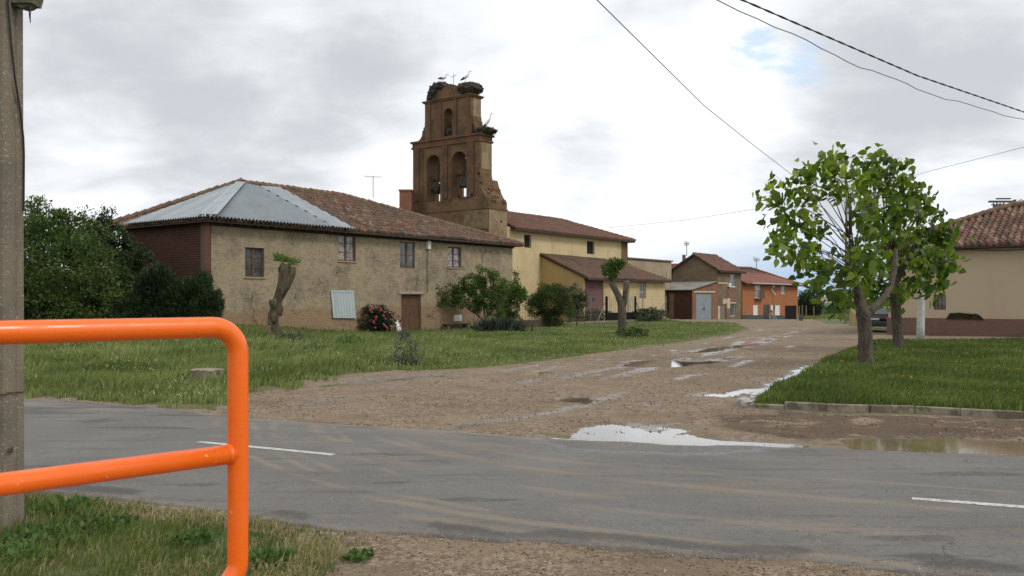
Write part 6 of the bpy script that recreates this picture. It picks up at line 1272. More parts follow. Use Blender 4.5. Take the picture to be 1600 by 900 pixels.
# ---------------------------------------------------------------- trees and shrubs
def taperpath(a, b, r0, r1, n=6, wob=.05, seed=0):
    a, b = Vector(a), Vector(b); L = (b - a).length; pts = []; rs = []
    for i in range(n + 1):
        t = i / n; w_ = Vector((mnoise.noise(Vector((t * 2.3, seed, 0))), mnoise.noise(Vector((t * 2.3, seed, 9))), 0)) * wob * L * math.sin(math.pi * min(t * 1.2, 1))
        pts.append(a.lerp(b, t) + w_); rs.append(r0 + (r1 - r0) * t)
    return pts, rs
def crown(name, parent, clusters, n, size, mt, tmpl='leaf', aspect=.5, up=.2, down=0, shell=.55, loc=None, label=None, hang=0.0, tone=None, ow=.6, gapk=.0, fold=.25):
    """leaves through a set of ellipsoids (centre, radii, weight); returns one mesh"""
    wts = np.array([c[2] if len(c) > 2 else c[1][0] * c[1][1] * c[1][2] for c in clusters], float); wts /= wts.sum(); ci = rng.choice(len(clusters), n, p=wts)
    C_ = np.array([c[0] for c in clusters])[ci]; Rr_ = np.array([c[1] for c in clusters])[ci]
    q = rng.normal(size=(n, 3)); q /= np.linalg.norm(q, axis=1)[:, None]; rad = rng.uniform(shell ** 3, 1, n) ** (1 / 3)
    nz = np.array([mnoise.noise(Vector(a) * 2.3 + Vector(c)) for a, c in zip(q, C_)]); rad = rad * (1 + .38 * nz)
    P_ = C_ + q * Rr_ * rad[:, None]
    if gapk:
        g = np.array([mnoise.noise(Vector(p) * gapk) for p in P_]); keep = g > -.16; P_, q, C_, nz, rad = P_[keep], q[keep], C_[keep], nz[keep], rad[keep]
    n = len(P_); sz = size * rng.uniform(.6, 1.35, n)
    V, F3, k = leafcards(P_, sz, tmpl, up=up, down=down, aspect=aspect * rng.uniform(.8, 1.2, n), outward=q, ow=ow, fold=fold)
    ton = np.array([mnoise.noise(Vector(p) * (tone or 1.1)) for p in P_]); rn = np.clip(.42 + ton * .55 + rng.normal(0, .17, n), 0, 1)
    rn = np.where(rng.uniform(0, 1, n) < .02, 1, rn)
    o = npmesh(name, V, F3, mt, parent, loc=loc or (0, 0, 0), rnd=np.repeat(rn, k))
    if label: o['label'] = label
    return o
# pair of catalpa like trees, twigs set one by one and leaves hung along them
def leafy_tree(t, trunkpaths, twigs, leaf, mt, nl, barkm, D0, lsz=.22, spread=.2, sub=3):
    mb = MB()
    for pts, rs in trunkpaths: mb.tube(pts, rs, 12)
    mb.build('trunk', barkm, t, smooth_=True)
    mb = MB(); LP = []; 
    for i, (a, b_, r0) in enumerate(twigs):
        a, b_ = Vector(a), Vector(b_); mid = a.lerp(b_, .5) + Vector((random.uniform(-.14, .14), random.uniform(-.14, .14), random.uniform(.02, .16))) * (b_ - a).length; pts = [a.lerp(mid, u) if u < 1 else mid for u in (0, .5, 1)] + [mid.lerp(b_, .5) + Vector((0, 0, .05)), b_]
        mb.tube(pts, [r0, r0 * .8, r0 * .6, r0 * .4, r0 * .2], 6)
        L = (b_ - a).length
        for k in range(nl):
            t_ = 1 - abs(random.gauss(0, spread)); t_ = max(.25, t_)
            c_ = (a.lerp(mid, t_ * 2) if t_ < .5 else mid.lerp(b_, t_ * 2 - 1)); LP.append(c_ + Vector((random.gauss(0, .15), random.gauss(0, .24), random.gauss(-.08, .17))))
        for s_ in range(3):
            st = mid.lerp(b_, random.uniform(.1, .9)); en = st + Vector((random.gauss(0, .3), random.gauss(0, .3), random.gauss(.1, .25))); mb.tube([st, st.lerp(en, .5) + Vector((0, 0, .04)), en], [r0 * .35, r0 * .25, r0 * .12], 5)
            for k in range(nl // sub): LP.append(en + Vector((random.gauss(0, .12), random.gauss(0, .16), random.gauss(0, .11))))
    mb.build('branches', A['barkdark'] if barkm is A['bark'] else barkm, t, smooth_=True)
    LP = np.array([tuple(p) for p in LP]); n = len(LP); sz = lsz * rng.uniform(.55, 1.25, n)
    V, F3, k = leafcards(LP, sz, leaf, up=0, down=.5, aspect=rng.uniform(.62, .9, n), outward=np.tile(np.array([-.9, 0, -.15]), (n, 1)), ow=.75)
    ton = np.array([mnoise.noise(Vector(p) * 1.3) for p in LP]); rn = np.clip(.46 + ton * .5 + rng.normal(0, .30, n), 0, 1)
    npmesh('crown', V, F3, mt, t, rnd=np.repeat(rn, k))
random.seed(11)
D1 = ground(1353, 572).y; p0 = gp(1353, 572)
T1 = thing('broadleaf_tree', 'nearer forked tree with large heart shaped leaves on the right hand lawn', 'tree', tuple(p0), 'trees on the kerbed lawn')
PT = lambda x, y, dd=0: P(x, y, D1 + dd)
tr = [([p0 + Vector((0, 0, -.15)), p0 + Vector((0, 0, .06)), PT(1352.5, 555), PT(1352, 520), PT(1349, 492), PT(1344, 468)], [.29, .235, .195, .18, .185, .135]),
      ([PT(1346, 482), PT(1339, 455), PT(1334, 425), PT(1332, 400), PT(1330, 375, .2)], [.135, .115, .10, .085, .06]),
      ([PT(1352, 496), PT(1366, 480, .3), PT(1380, 466, .6), PT(1392, 447, .9), PT(1398, 420, 1.2), PT(1400, 390, 1.4)], [.13, .10, .09, .085, .07, .05])]
tips1 = [(1252, 262), (1192, 298), (1262, 268), (1285, 240), (1310, 236), (1338, 262), (1300, 268), (1248, 300), (1222, 292), (1208, 305), (1213, 330), (1258, 335), (1225, 352), (1216, 358), (1207, 385), (1245, 385), (1268, 352), (1262, 385), (1228, 380),
         (1275, 402), (1292, 428), (1302, 458), (1318, 470), (1335, 455), (1282, 445), (1318, 420), (1345, 330), (1350, 285), (1360, 310), (1365, 350), (1350, 385), (1372, 400), (1360, 430), (1275, 432), (1296, 250), (1320, 285), (1290, 290), (1340, 410)]
starts = [(1334, 415), (1332, 395), (1331, 378), (1330, 378), (1398, 410), (1335, 430)]
tw = []
for i, (x_, y_) in enumerate(tips1):
    s_ = starts[1] if y_ < 330 else (starts[0] if y_ < 400 else starts[5]); s_ = starts[3] if y_ < 300 else s_
    dd = random.uniform(-1.6, 1.6); tw.append((PT(s_[0] + random.uniform(-3, 3), s_[1] + random.uniform(-12, 14), .05), PT(x_, y_, dd), random.uniform(.013, .024)))
leafy_tree(T1, tr, tw, 'heart', A['catalpa'], 20, A['bark'], D1, .255, .07, 9)
D2 = ground(1405, 549).y; p0 = gp(1405, 549); PT2 = lambda x, y, dd=0: P(x, y, D2 + dd)
T2 = thing('broadleaf_tree', 'further straight trunked tree with large leaves beside the forked one', 'tree', tuple(p0), 'trees on the kerbed lawn')
tr = [([p0 + Vector((0, 0, -.15)), p0 + Vector((0, 0, .08)), PT2(1404, 535), PT2(1401, 500), PT2(1399, 470), PT2(1397, 440), PT2(1394, 410), PT2(1390, 375)], [.26, .21, .175, .165, .17, .165, .13, .09]),
      ([PT2(1397, 445), PT2(1410, 420), PT2(1424, 395), PT2(1434, 370)], [.12, .09, .07, .05]), ([PT2(1396, 430), PT2(1388, 400), PT2(1376, 360), PT2(1368, 330)], [.11, .085, .07, .05])]
tips2 = [(1352, 248), (1372, 240), (1395, 240), (1408, 246), (1385, 262), (1415, 275), (1402, 300), (1430, 285), (1445, 300), (1425, 310), (1452, 310), (1460, 330), (1440, 335), (1470, 352), (1475, 370), (1490, 365), (1470, 395), (1482, 412), (1495, 410), (1465, 425), (1450, 412), (1470, 440), (1440, 432), (1425, 445),
         (1410, 460), (1390, 470), (1430, 415), (1440, 385), (1425, 365), (1405, 345), (1385, 330), (1370, 300), (1360, 275), (1375, 365), (1395, 385), (1410, 405), (1380, 420), (1365, 440), (1345, 450), (1355, 400), (1340, 370), (1415, 330), (1388, 288), (1375, 455), (1350, 465), (1450, 455), (1400, 315), (1360, 335), (1344, 420)]
tw = []
for x_, y_ in tips2:
    s_ = (1432, 372) if x_ > 1425 else ((1369, 333) if (x_ < 1385 and y_ < 340) else ((1392, 395) if y_ < 410 else (1397, 430))); tw.append((PT2(s_[0], s_[1]), PT2(x_, y_, random.uniform(-1.8, 1.8)), .024))
leafy_tree(T2, tr, tw, 'heart', A['catalpa'], 22, A['bark'], D2, .28, .12, 5)
D3 = ground(1438, 534).y; p0 = gp(1438, 534); PT3 = lambda x, y, dd=0: P(x, y, D3 + dd)
T3 = thing('birch_tree', 'slim white barked tree standing behind the two leafy trees', 'tree', tuple(p0), 'trees on the kerbed lawn')
tr = [([p0 + Vector((0, 0, -.1)), PT3(1438.5, 510), PT3(1439, 480), PT3(1440, 450), PT3(1442, 400), PT3(1443, 360)], [.165, .155, .145, .13, .10, .05])]
tw = [(PT3(1441, 430), PT3(x_, y_, random.uniform(-1, 1)), .025) for x_, y_ in ((1420, 380), (1455, 375), (1465, 395), (1430, 410), (1460, 420), (1445, 350), (1425, 360), (1475, 385), (1450, 440), (1430, 450))]
leafy_tree(T3, tr, tw, 'heart', A['birchleaf'], 13, A['birch'], D3, .22)
o = [c for c in T3.children if c.name.startswith('branches')][0]

def bush(name, label, cat, base, clusters, n, size, mt, group=None, trunks=None, barkm='bark', **kw):
    t = thing(name, label, cat, tuple(base), group)
    if trunks:
        mb = MB(); [mb.tube(p_, r_, 7) for p_, r_ in trunks]; mb.build('trunk' if cat == 'tree' else 'stems', A[barkm], t, smooth_=True)
    crown('crown' if cat == 'tree' else 'foliage', t, clusters, n, size, mt, **kw); return t
# big hedge like tree at the far left
def CL(px, py, D, rx, ry=None, rz=None, w_=None): c = P(px, py, D); return (tuple(c), (rx, ry or rx, rz or rx)) + ((w_,) if w_ else ())
b0 = gp(105, 515)
bush('spreading_tree', 'large green spreading tree filling the left side beside the brick wall', 'tree', P(100, 0, 36)[:2] + (.35,) if False else (P(100, 0, 36).x, 36, .4),
     [CL(60, 395, 36, 1.7, 1.6, 1.9), CL(110, 430, 35, 1.9, 1.6, 1.6), CL(40, 460, 35, 1.6, 1.6, 1.2), CL(150, 470, 35, 1.6, 1.4, 1.0), CL(80, 350, 36.5, 1.0, 1.0, .9), CL(125, 375, 36.5, 1.0, 1.2, 1.0), CL(-10, 420, 36, 2.0, 1.6, 2.4), CL(190, 480, 35, 1.1, 1.0, .7), CL(95, 480, 34.5, 1.8, 1.0, .9), CL(60, 322, 36.5, .5, .6, .4), CL(175, 440, 35.6, .9, 1, .8), CL(140, 400, 36, 1.0, 1.1, .9)],
     64000, .15, A['hedge'], trunks=[taperpath((P(100, 0, 36).x, 36, .2), P(90, 400, 36), .22, .09, 6, .05, 1), taperpath(P(100, 480, 36), P(60, 330, 36.5), .09, .02, 6, .1, 2), taperpath(P(100, 470, 36), P(150, 360, 36.5), .09, .02, 6, .1, 3)], shell=.45, aspect=.5, ow=.5, gapk=1.5)
random.seed(5)
t_ = bpy.data.objects['spreading_tree']; mb = MB(); SP = []
for (x0, y0, x1, y1) in ((55, 340, 60, 314), (60, 330, 78, 322), (75, 330, 95, 340), (50, 330, 42, 318), (125, 350, 135, 325), (140, 350, 150, 332), (120, 350, 118, 340), (90, 345, 100, 352), (150, 360, 170, 350), (160, 370, 185, 375), (40, 340, 38, 322), (84, 330, 88, 335), (130, 345, 125, 330)):
    a, b_ = P(x0, y0, 36.3), P(x1, y1, 36.3 + random.uniform(-.3, .3)); mb.tube([a, a.lerp(b_, .5) + Vector((0, 0, .06)), b_], [.02, .014, .006], 5); SP += [a.lerp(b_, random.uniform(.2, 1.05)) + Vector((random.gauss(0, .07), random.gauss(0, .1), random.gauss(0, .07))) for _ in range(36)]
mb.build('sprigs', A['barkdark'], t_)['kind'] = 'stuff'; SP = np.array([tuple(p) for p in SP]); V, F3, k = leafcards(SP, .13 * rng.uniform(.6, 1.3, len(SP)), up=.3, aspect=.5); npmesh('sprig_leaves', V, F3, A['hedge'], t_, rnd=np.repeat(rng.uniform(0, .8, len(SP)), k))
bush('dark_tree', 'dark leaved tree rising against the brick side wall of the adobe house', 'tree', (P(185, 0, 38).x, 38, .4), [CL(165, 375, 38, 1.0, 1, .9), CL(190, 420, 38, 1.3, 1, 1.3), CL(215, 420, 37.5, .8, .8, 1.0), CL(150, 400, 38, 1.3, 1, 1.0), CL(168, 345, 38, .45, .5, .5), CL(225, 450, 37.5, .8, .8, .6)], 15000, .15, A['hedge2'],
     trunks=[taperpath((P(185, 0, 38).x, 38, .2), P(180, 380, 38), .15, .04, 6, .05, 4), taperpath(P(170, 380, 38), P(165, 330, 38), .04, .01, 4, .05, 5), taperpath(P(170, 370, 38), P(176, 328, 38), .03, .01, 4, .05, 8)], shell=.4, aspect=.6, gapk=1.8)
t_ = bpy.data.objects['dark_tree']; SP = [P(random.gauss(x_, 3), random.gauss(y_, 3.5), 38) for x_, y_ in ((164, 331), (176, 330), (150, 352), (172, 345), (186, 358), (160, 345)) for _ in range(45)]; SP = np.array([tuple(p) for p in SP]); V, F3, k = leafcards(SP, .13 * rng.uniform(.6, 1.3, len(SP)), up=.3); npmesh('sprig_leaves', V, F3, A['hedge'], t_, rnd=np.repeat(rng.uniform(0, .5, len(SP)), k))
# conifer like shrubs against the corner
cl = [CL(x_, y_, 34.5, rx, .8, rz) for x_, y_, rx, rz in ((255, 460, .9, .8), (285, 470, .9, .7), (315, 478, .6, .6), (230, 480, .8, .6), (270, 490, 1.2, .5), (320, 490, .55, .45), (245, 440, .5, .6), (300, 455, .45, .45), (318, 445, .22, .45), (335, 470, .25, .35), (205, 490, .7, .5))]
bush('juniper_shrub', 'dense blackish conifer shrub at the corner of the adobe house', 'shrub', (P(280, 0, 34.5).x, 34.5, .35), cl, 30000, .20, A['conifer'], tmpl='leaf', aspect=.22, up=.9, ow=1.3, shell=.55, trunks=[taperpath((P(280, 0, 34.5).x, 34.5, .2), P(280, 470, 34.5), .08, .03, 4, .05, 6)])
# pollarded trunk
p0 = gp(427, 531); D = p0.y; t_ = thing('pollarded_tree', 'leaning pollarded trunk with a few new shoots, in front of the adobe house', 'tree', tuple(p0), 'pollarded trunks on the grass')
Q_ = lambda x, y, dd=0: P(x, y, D + dd); mb = MB()
mb.tube([Q_(428, 536), Q_(427, 528), Q_(427, 512), Q_(427, 495), Q_(431, 478), Q_(437, 460), Q_(442, 442), Q_(445, 425), Q_(447, 412)], [.30, .25, .22, .21, .20, .19, .20, .21, .19], 14, sq=.95)
mb.tube([Q_(438, 465), Q_(447, 448), Q_(453, 435), Q_(457, 425), Q_(458, 417)], [.12, .15, .15, .14, .11], 10)
for i in range(9): a = random.uniform(0, 6.28); y_ = random.uniform(415, 520); mb.blob(tuple(Q_(np.interp(y_, [415, 460, 500, 520], [447, 437, 428, 427]) , y_) + Vector((math.cos(a) * .2, math.sin(a) * .2, 0))), (.12, .12, .2), .3, i, 8, 6)
mb.build('trunk', A['stumpbark'], t_, smooth_=True); MB().tube([Q_(447, 413), Q_(447.5, 410)], [.18, .17], 12).build('cut_end', A['cutwood'], t_)
MB().hexa([tuple(Q_(x_, y_, d_)) for d_, y_ in ((-.32, 530), (-.32, 508)) for x_, d_ in ((417, -.34), (423.5, -.36), (423.5, -.40), (417, -.38))]).build('nailed_board', A['stumptop'], t_)
crown('crown', t_, [(tuple(Q_(440, 406)), (.26, .3, .14)), (tuple(Q_(457, 410)), (.30, .3, .14)), (tuple(Q_(434, 402)), (.15, .2, .12))], 260, .12, A['roundbush'] if False else A['ash'], up=.9, shell=.1)
mb = MB(); [mb.tube([Q_(446, 411), Q_(x_, y_)], [.012, .005], 4) for x_, y_ in ((434, 398), (441, 399), (449, 401), (458, 402), (463, 400))]; mb.build('shoots', A['ash'] if False else A['barkdark'], t_)
# Y shaped pollard
p0 = gp(972, 526); D = p0.y; t_ = thing('pollarded_tree', 'forked pollarded trunk with one leafy tuft, standing before the black gate', 'tree', tuple(p0), 'pollarded trunks on the grass'); Q_ = lambda x, y, dd=0: P(x, y, D + dd); mb = MB()
mb.tube([Q_(972, 530), Q_(972, 524), Q_(972, 505), Q_(972, 488), Q_(971, 474), Q_(965, 460), Q_(959, 448), Q_(955, 440)], [.26, .22, .20, .20, .19, .15, .145, .15], 12); mb.tube([Q_(972, 488), Q_(976, 470), Q_(977.5, 455), Q_(979, 440)], [.12, .13, .13, .135], 10)
mb.build('trunk', A['bark'], t_, smooth_=True); MB().tube([Q_(979, 440.3), Q_(979, 439)], .13, 10).build('cut_end', A['cutwood'], t_)
crown('crown', t_, [(tuple(Q_(955, 425)), (.38, .35, .40)), (tuple(Q_(961, 414)), (.40, .35, .35)), (tuple(Q_(948, 420)), (.25, .3, .3)), (tuple(Q_(970, 412)), (.2, .2, .25))], 1500, .13, A['ash'], shell=.3); mb = MB(); [mb.tube([Q_(955, 440), Q_(x_, y_)], [.02, .006], 4) for x_, y_ in ((946, 420), (953, 412), (960, 408), (968, 412))]; mb.build('shoots', A['barkdark'], t_)
# small tree at the right end of the house
p0 = gp(764, 516); D = p0.y - 1.0; Q_ = lambda x, y, dd=0: P(x, y, D + dd)
tk = [([Q_(764, 520), Q_(760, 508), Q_(752, 498), Q_(745, 492)], [.06, .06, .05, .045]), ([Q_(761, 510), Q_(757, 490), Q_(755, 465), Q_(758, 440)], [.06, .045, .035, .02]), ([Q_(745, 492), Q_(725, 478), Q_(700, 470), Q_(680, 462)], [.035, .03, .022, .012]), ([Q_(750, 497), Q_(738, 470), Q_(735, 440)], [.035, .025, .012]), ([Q_(757, 480), Q_(780, 460), Q_(790, 445)], [.03, .02, .01])]
bush('small_ash_tree', 'small light green tree with thin stems at the right end of the adobe house', 'tree', (p0.x, D, 0), [CL(678, 448, D, .38, .4, .38), CL(690, 462, D, .45, .4, .35), CL(705, 450, D, .35, .4, .3), CL(715, 475, D, .55, .5, .3), CL(740, 445, D, .85, .6, .65), CL(762, 432, D, .7, .5, .5), CL(785, 447, D, .7, .5, .45), CL(765, 465, D, .95, .6, .6), CL(722, 462, D, .6, .5, .5), CL(745, 478, D, .6, .6, .35), CL(775, 488, D, .6, .5, .35), CL(725, 422, D, .12, .1, .3), CL(748, 418, D, .2, .2, .2), CL(690, 475, D, .5, .4, .2), CL(795, 440, D, .25, .3, .15)], 17000, .125, A['ash'], trunks=tk, shell=.15, aspect=.45, gapk=2.4)
D = 54.0; bush('climbing_shrub', 'bright green climbing shrub at the far end corner of the adobe house', 'shrub', (P(806, 0, D).x, D, 0), [CL(806, 425, D, .22, .3, .3), CL(805, 445, D, .35, .4, .45), CL(808, 462, D, .65, .5, .5), CL(800, 480, D, .5, .5, .6), CL(815, 460, D, .5, .4, .35), CL(800, 500, D, .6, .5, .5), CL(803, 512, D, .7, .5, .4)], 7000, .13, A['ash'], trunks=[taperpath((P(803, 0, D).x, D, -.1), P(803, 430, D), .05, .015, 6, .03, 7)], shell=.25, gapk=2.2)
# strap leaved plant
p0 = gp(782, 519); n = 900; a = rng.uniform(0, 6.28, n); V, F3 = blades(p0.x + rng.normal(0, .55, n), p0.y + rng.normal(0, .35, n), np.full(n, p0.z), rng.uniform(.45, .95, n), np.full(n, .028), lean=.6, wind=(0, 0))
setp(npmesh('strap_leaved_plant', V, F3, A['yucca'], loc=tuple(p0), rnd=np.repeat(rng.uniform(0, 1, n), 5)), 'dark clump of long strap leaves at the foot of the small tree', 'plant')
D = 55.5; bush('round_shrub', 'large rounded dark green shrub in front of the yellow church wall', 'shrub', (P(862, 0, D).x, D, 0), [CL(862, 470, D, 1.25, 1.1, 1.15), CL(848, 480, D, 1.1, 1, .9), CL(878, 482, D, .85, 1, .9), CL(862, 498, D, 1.1, 1, .6), CL(838, 470, D, .6, .7, .5), CL(868, 450, D, .8, .8, .4)], 26000, .10, A['roundbush'], trunks=[taperpath((P(862 + k * 6, 0, D).x, D, -.1), P(862 + k * 10, 480, D), .05, .02, 4, .05, k) for k in (-1, 0, 1)], shell=.6, aspect=.4, gapk=1.2)
bush('grey_shrub', 'thin grey green shrub between the round shrub and the maroon doors', 'shrub', (P(900, 0, D + 2).x, D + 2, 0), [CL(897, 455, D + 2, .5, .5, .5), CL(905, 472, D + 2, .6, .5, .5), CL(912, 462, D + 2, .3, .4, .4), CL(897, 485, D + 2, .4, .4, .4)], 2600, .13, A['greybush'], trunks=[taperpath((P(901, 0, D + 2).x, D + 2, -.1), P(900, 460, D + 2), .035, .015, 4, .05, 3)], shell=.2, gapk=2.2)
# rose bush and its flowers
p0 = gp(572, 521); D = p0.y - .6; RB = bush('rose_bush', 'rose bush full of pink flowers against the adobe wall', 'shrub', (p0.x, D, p0.z), [CL(572, 500, D, 1.3, .8, .7), CL(548, 505, D, .8, .7, .5), CL(600, 502, D, .8, .7, .55), CL(556, 485, D, .6, .5, .45), CL(585, 485, D, .7, .5, .35), CL(543, 478, D, .25, .3, .4), CL(572, 515, D, 1.5, .7, .35)], 12000, .10, A['rose'], trunks=[taperpath((p0.x + k * .3, D, p0.z - .1), P(570 + k * 20, 490, D), .025, .01, 4, .05, k) for k in (-1, 0, 1)], shell=.5, aspect=.6, gapk=1.6)
fm = MB(); fc = P(572, 500, D)
for k in range(5): fm.blob((fc.x + .025 * math.cos(k * 1.256), fc.y + .025 * math.sin(k * 1.256), fc.z + .01 * k), (.035, .035, .028), .1, k, 6, 4)
f0 = fm.build('flower', A['petal'], RB, smooth_=True); f0.location = (-1, 0, .4)
for i in range(88):
    a = random.uniform(0, math.pi * 2); u = random.choice([(572, 500, 1.25, .62), (548, 505, .75, .45), (600, 502, .75, .5), (556, 485, .55, .4), (545, 478, .25, .38), (590, 490, .6, .4)])
    c_ = P(u[0], u[1], D) + Vector((math.cos(a) * u[2] * random.uniform(.4, 1.05), -random.uniform(.45, .75), math.sin(a) * u[3] * random.uniform(.4, 1.05)))
    f = f0.copy(); COL.objects.link(f); f.parent = RB; f.location = c_ - fc; s_ = random.uniform(.7, 1.25); f.scale = (s_, s_, s_); d_ = fc - ROOT[RB.name]; f.location = f.location + d_ * (1 - s_)
# far trees
D = 135; bush('round_tree', 'round dark tree beyond the end of the orange house', 'tree', (P(1264, 0, D).x, D, -1.6), [CL(1264, 472, D, 1.9, 1.8, 1.9), CL(1256, 478, D, 1.2, 1.2, 1.4), CL(1274, 478, D, 1.1, 1.2, 1.4), CL(1265, 488, D, 1.8, 1.5, 1.0)], 9000, .25, A['fartree'], trunks=[taperpath((P(1264, 0, D).x, D, -2), P(1264, 470, D), .25, .1, 4, .03, 1)], shell=.5)
D = 120; bush('dark_bushy_tree', 'dark bushy tree seen under the crown left of the ladder pole', 'tree', (P(1314, 0, D).x, D, -1.5), [CL(1314, 470, D, 1.0, 1.2, 1.2), CL(1310, 478, D, .9, 1, .9), CL(1319, 480, D, .9, 1, .9)], 4000, .25, A['fartree'], trunks=[taperpath((P(1314, 0, D).x, D, -2), P(1314, 470, D), .2, .1, 4, .03, 1)], shell=.4)
n = 12000; x, y = rng.uniform(25, 110, n), rng.uniform(150, 260, n); k = rng.uniform(0, 1, n) < smooth(.5, .6, vnoise(x, y, .06, 91)); x, y = x[k], y[k]; V, F3, kk = leafcards(np.stack([x, y, gz(x, y) + rng.uniform(0, 1.4, len(x))], 1), rng.uniform(.4, .9, len(x)), aspect=.7)
setp(npmesh('far_scrub', V, F3, A['farcrop'], rnd=np.repeat(rng.uniform(0, 1, len(x)), kk)), 'pale green scrub in the fields beyond the houses', 'scrub', kind='stuff')
n = 30000; x, y = rng.uniform(36, 64, n), rng.uniform(96, 150, n); k = (inpoly(x, y, [tuple(ground(a, b)[:2]) for a, b in ((1252, 499), (1330, 506), (1345, 505), (1335, 490), (1255, 490))]) | inpoly(x, y, [tuple(ground(a, b)[:2]) for a, b in ((1284, 507), (1330, 508), (1335, 502), (1300, 499))])); x, y = x[k], y[k]
V, F3 = blades(x, y, gz(x, y), rng.uniform(.25, .7, len(x)), np.full(len(x), .05)); setp(npmesh('far_grass', V, F3, A['grass'], rnd=np.repeat(rng.uniform(0, .8, len(x)), 5)), 'rough grass at the end of the lane before the fields', 'grass', kind='stuff')
def petals(name, label, xy, zf, size, mt, k_=4):
    x, y = xy; n = len(x); z = gzz(x, y) if y.max() < 300 else gz(x, y); Pp = np.repeat(np.stack([x, y, z + zf], 1), k_, 0); V, F3, kk = leafcards(Pp, np.full(len(Pp), size), up=.6, aspect=.8); setp(npmesh(name, V, F3, mt, rnd=rng.uniform(0, 1, len(V))), label, 'flowers', kind='stuff')
q = rng.uniform(0, 1, 26); cx_ = np.interp(q, [0, .25, .5, .75, 1], [1253, 1262, 1272, 1286, 1290]); cc = [P(a, 0, 118 + random.uniform(-3, 3)) for a in cx_]; xy = (np.array([c.x for c in cc]), np.array([c.y for c in cc])); petals('poppies', 'red poppies in the rough grass beyond the orange house', xy, .7, .10, A['poppy'])
x, y = sample_view(5000, 14, 30); k = inpoly(x, y, isl_poly) & (rng.uniform(0, 1, 5000) < .5 * smooth(.6, .72, vnoise(x, y, .8, 92))); petals('yellow_flowers', 'small yellow flowers dotted over the right hand lawn', (x[k], y[k]), .2, .022, A['yellowpet'])
x, y = sample_view(9000, 16, 45); k = inpoly(x, y, left_poly) & (rng.uniform(0, 1, 9000) < .35 * smooth(.6, .72, vnoise(x, y, .5, 93))); petals('white_flowers', 'tiny white flowers scattered through the long grass', (x[k], y[k]), .32, .03, A['whitepet'])
# flowering mallow and weeds on the verge
def weedbush(label, px, py, wid, hgt, n, petal=None, mt='weed', size=.07):
    p0 = gp(px, py)
    if py in (502, 505): p0 = gp(px, 504); p0 = Vector((p0.x * 1.035, p0.y * 1.035, p0.z))
    t = thing('wild_plant', label, 'plant', tuple(p0), 'wild plants on the grass verge')
    crown('foliage', t, [((p0.x, p0.y, p0.z + hgt * .45), (wid, wid * .7, hgt * .55))], n, size, A[mt], shell=.2, up=.6, aspect=.6, gapk=3.0)
    if petal:
        q = rng.normal(size=(70, 3)); q /= np.linalg.norm(q, axis=1)[:, None]; q[:, 1] = -abs(q[:, 1]); Pp = np.array([p0.x, p0.y, p0.z + hgt * .5]) + q * np.array([wid, wid * .7, hgt * .55]); V, F3, k = leafcards(np.repeat(Pp, 4, 0), np.full(280, .035), aspect=.8); npmesh('blossoms', V, F3, A[petal], t, rnd=rng.uniform(0, 1, len(V)))['kind'] = 'stuff'
weedbush('purple flowering wild plant at the edge of the verge by the lane', 636, 573, .34, .75, 900, 'purple', 'greybush', .06)
weedbush('taller purple tinged plant just left of the flowering one', 630, 541, .3, .6, 500, 'purple', 'greybush')
weedbush('broad leaved green plant in the grass right of the leaning trunk', 540, 549, .6, .55, 900)
weedbush('clump of bluish weeds at the foot of the leaning pollarded trunk', 450, 540, .55, .45, 700, 'purple', 'greybush')
weedbush('green weed clump below the rose bush', 495, 556, .45, .4, 600)
weedbush('leafy clump around the foot of the forked pollarded trunk', 990, 528, .85, .42, 1100, None, 'roundbush', .09)
weedbush('tall weeds behind the black gate to its right', 1014, 502, 1.5, 1.0, 2600, None, 'greybush', .16)
weedbush('weeds growing in front of the maroon barn doors', 925, 505, 2.2, .9, 2200, None, 'greybush', .15)
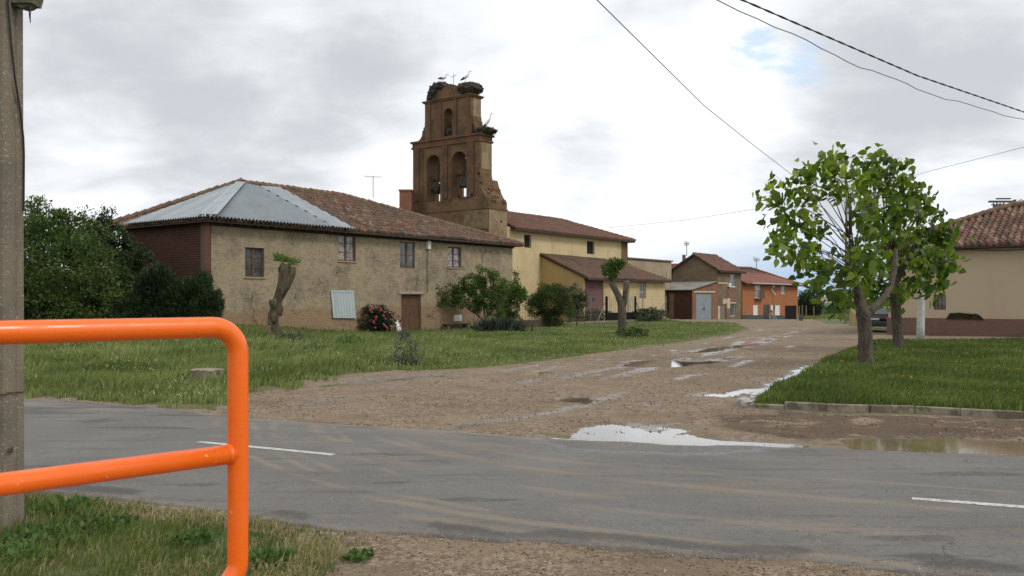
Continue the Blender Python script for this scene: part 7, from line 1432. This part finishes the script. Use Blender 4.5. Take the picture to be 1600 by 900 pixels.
# leafy weeds in the near left corner
for i, (px, py, wd, hg, nn, lab) in enumerate(((70, 850, .30, .12, 800, 'leafy green weed patch right beside the foot of the concrete pole'), (20, 880, .26, .10, 600, 'leafy weed patch at the bottom left corner'), (140, 830, .34, .10, 600, 'leafy weed patch a step right of the concrete pole'), (420, 880, .16, .09, 300, 'small weed patch beside the railing at the bottom edge'), (560, 872, .10, .04, 90, 'small lone weed patch on the bare gravel'), (300, 850, .16, .08, 220, 'small weed patch inside the orange railing'), (100, 800, .3, .09, 450, 'leafy weed patch at the edge of the asphalt by the pole'))):
    p0 = gp(px, py); t = thing('leafy_weed', lab, 'weed', tuple(p0), 'leafy weeds in the near grass'); crown('foliage', t, [((p0.x, p0.y, p0.z + hg * .35), (wd, wd * .9, hg * .6))], nn, .045, A['weed'], shell=.1, up=.5, aspect=.75, ow=.3)
# tree stump
p0 = gp(322, 598); t_ = thing('tree_stump', 'old sawn tree stump in the long grass left of the lane', 'stump', tuple(p0)); mb = MB(); n = 40; prof = [(1.12, -.15), (1.05, .05), (.94, .14), (.88, .24), (.86, .30)]; ring = []
for k, (r_, z_) in enumerate(prof):
    for i in range(n): a = 2 * math.pi * i / n; f = .40 * r_ * (1 + .10 * mnoise.noise(Vector((math.cos(a) * 2.2, math.sin(a) * 2.2, z_))) + .07 * math.sin(a * 7 + z_ * 3) * (1.3 - k * .2)); ring.append((p0.x + math.cos(a) * f, p0.y + math.sin(a) * f * .9, p0.z + z_ + (.035 * mnoise.noise(Vector((math.cos(a) * 3, math.sin(a) * 3, 2))) if k > 2 else 0)))
mb.add(ring, [(k * n + i, k * n + (i + 1) % n, (k + 1) * n + (i + 1) % n, (k + 1) * n + i) for k in range(len(prof) - 1) for i in range(n)]); mb.build('bark', A['stumptop'], t_)
mb = MB(); mb.add(ring[-n:] , [tuple(range(n))]); mb.slab([Vector(v) + Vector((0, 0, .003)) for v in ring[-n:]], .05); mb.build('sawn_top', mat('grey sawn wood', (.30, .26, .20), .9, layers=[(9, (.16, .13, .10), .45, .62, .8)], bump=(30, .6, .02)), t_)
# concrete lump at the kerb corner
p0 = gp(1163, 633); setp(MB().blob((p0.x, p0.y, p0.z + .05), (.12, .1, .10), .3, 3, 10, 7).build('stone_block', mat('pale stone', (.42, .40, .36), .9), loc=tuple(p0)), 'pale broken stone at the end of the kerb by the puddle', 'stone')
